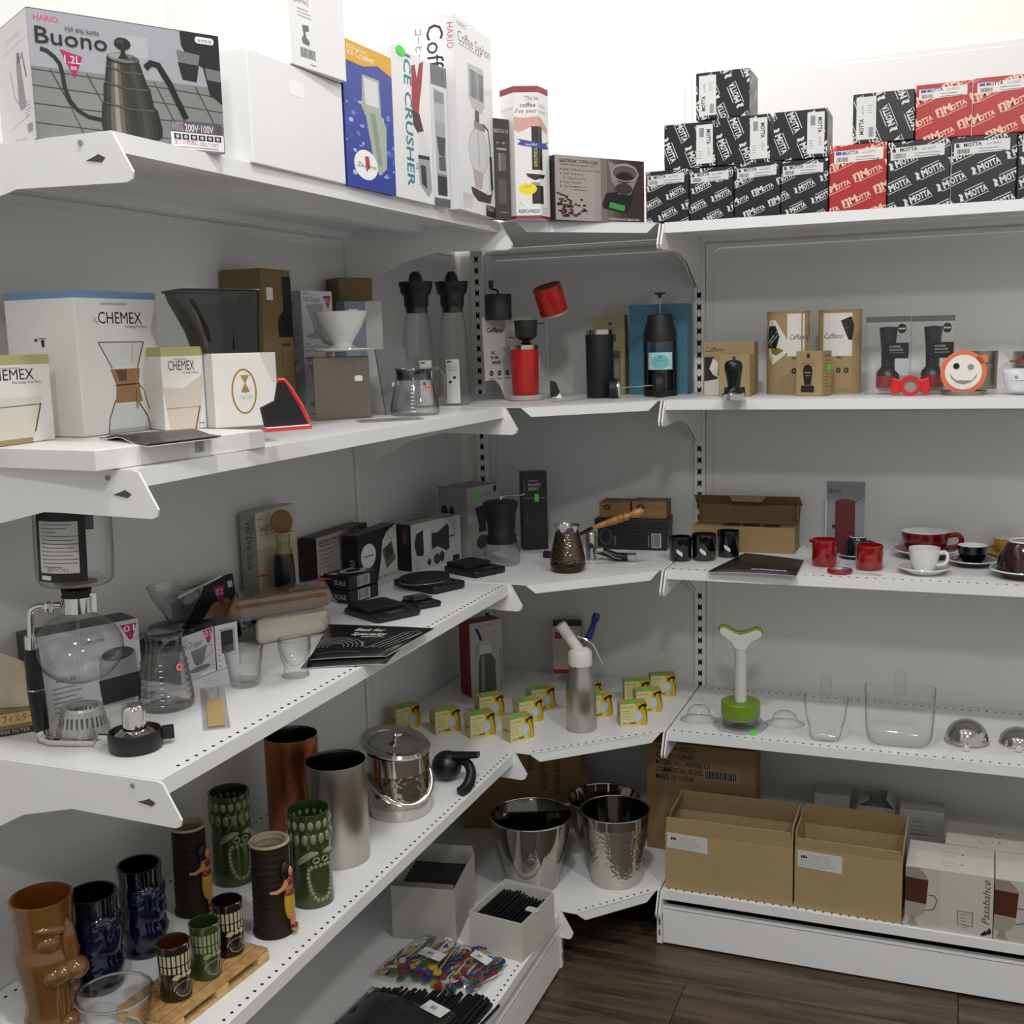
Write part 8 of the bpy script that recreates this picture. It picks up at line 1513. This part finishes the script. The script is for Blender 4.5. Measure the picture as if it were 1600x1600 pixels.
b = MB(); b.prism(rrect(-.012, -.008, .012, .008, .004), -.0005, .0005); o = b.obj('torn_tab', mat('white_straw_card', 'c2c0ba', .55), s2, (W_/2-.010, -.004, H_*.96)); 
# bag of coloured stirrers
bgq = [on(z5, *p) for p in ((582, 1526), (738, 1566), (786, 1510), (656, 1472))]; c = sum(bgq, Vector((0, 0, 0)))/4
sb_ = thing('stirrer_bag', 'clear bag of colourful plastic stirrers with round heads', 'bag', (c.x, c.y, q5), 0)
cols = [mat('stirrer_'+n_, c_, .35) for n_, c_ in (('yellow', 'b8941a'), ('blue', '1c2a7a'), ('green', '0f5a34'), ('red', '7d1418'), ('white', 'c4c4c0'), ('purple', '33205a'))]
u_ = (bgq[1]-bgq[0]); v_ = (bgq[3]-bgq[0]); rng = random.Random(21); ang0 = math.atan2(v_.y, v_.x)
sme = []
for m in cols: b = MB(); b.box(0, -.0011, -.0008, .064, .0011, .0008); b.prism(disc(.0078, 14), -.0009, .0009); sme.append(b.mesh('stirrer', m))
for i in range(150):
    a, bq = rng.uniform(.06, .94), rng.uniform(.05, .5); flip = rng.random() < .35
    if flip: bq = rng.uniform(.6, .95)
    p = bgq[0]+u_*a+v_*bq; lay_ = rng.random()*max(.05, math.sin(PI*min(max(a, .08), .92)))*.022
    link('stirrer', rng.choice(sme), sb_, (p.x-c.x, p.y-c.y, .0045+lay_), (rng.uniform(-.3, .3), rng.uniform(-.08, .08), ang0+rng.uniform(-.28, .28)+(PI if flip else 0)))
def film_over(t, quad, c, hgt, seed, n=14, m=None, name='film'):
    rng = random.Random(seed); vs = []; b = MB()
    for i in range(n+1):
        for j in range(n+1):
            u, v = i/n, j/n; p = (quad[0]*(1-u)+quad[1]*u)*(1-v)+(quad[3]*(1-u)+quad[2]*u)*v; p = c+(p-c)*1.08; e_ = min(u, v, 1-u, 1-v); vs.append((p.x-c.x, p.y-c.y, .0006+hgt*min(1, e_*5)**.7+rng.uniform(-.0022, .0028)*min(1, e_*6)))
    b.add(vs, [(i*(n+1)+j, (i+1)*(n+1)+j, (i+1)*(n+1)+j+1, i*(n+1)+j+1) for i in range(n) for j in range(n)]); return b.obj(name, m or M_CRINK, t, smooth=True)
film_over(sb_, bgq, c, .034, 5)
def paper(t, P, z, w_, h_, rz, tilt=(0, 0)):
    f = Face(w_, h_); f.R(0, 0, 1, 1, 'cfcfca'); f.barcode(.28, .35, .55, .7); f.lines(.15, .25, 2, w_*.6, .003, .0006, '8a8a88'); o = f.build('paper_label', t, 'top', (w_, h_, 0)); o.location = (P.x-t.location.x, P.y-t.location.y, z); o.rotation_euler = (tilt[0], tilt[1], rz); return o
paper(sb_, on(z5+.03, 676, 1494), .0335, .048, .022, -.25, (.1, 0)); paper(sb_, on(z5+.03, 752, 1497), .031, .040, .016, -.35, (.25, .1))
# bag of black straws at the bottom edge
bq2 = [on(z5, *p) for p in ((470, 1650), (692, 1670), (730, 1603), (583, 1547))]; c2_ = sum(bq2, Vector((0, 0, 0)))/4
bs_ = thing('straw_bag', 'clear bag of black drinking straws at the bottom of the view', 'bag', (c2_.x, c2_.y, q5), 0); u_ = bq2[1]-bq2[0]; v_ = bq2[3]-bq2[0]; rng = random.Random(31)
L_ = v_.length*.80; me = MB().tube([(0, 0, 0), (L_, 0, 0)], .0028, 6).mesh('straw', mat('black_straw', '0d0d0f', .4), True); a0 = math.atan2(v_.y, v_.x); n_ = int(u_.length/.0058)
for row in range(4):
    for i in range(n_-row*2):
        p = bq2[0]+u_*((i+1+row)/n_)+v_*(.08+rng.uniform(-.03, .03)); link('straw', me, bs_, (p.x-c2_.x, p.y-c2_.y, .004+row*.0052), (0, 0, a0+rng.uniform(-.03, .03)))
film_over(bs_, bq2, c2_, .0265, 9); paper(bs_, on(z5+.027, 680, 1578), .0285, .046, .024, -.35, (.05, 0))
# ================================================================== the layout above is in shelf units; bring the whole place to metres
S = 1.35
for o in list(sc.objects):
    if o.parent is None:
        o.location = o.location*S
        if o.type == 'CAMERA': continue
        if o.type == 'LIGHT': o.data.energy *= S*S; o.data.size *= S; continue
        o.scale = o.scale*S
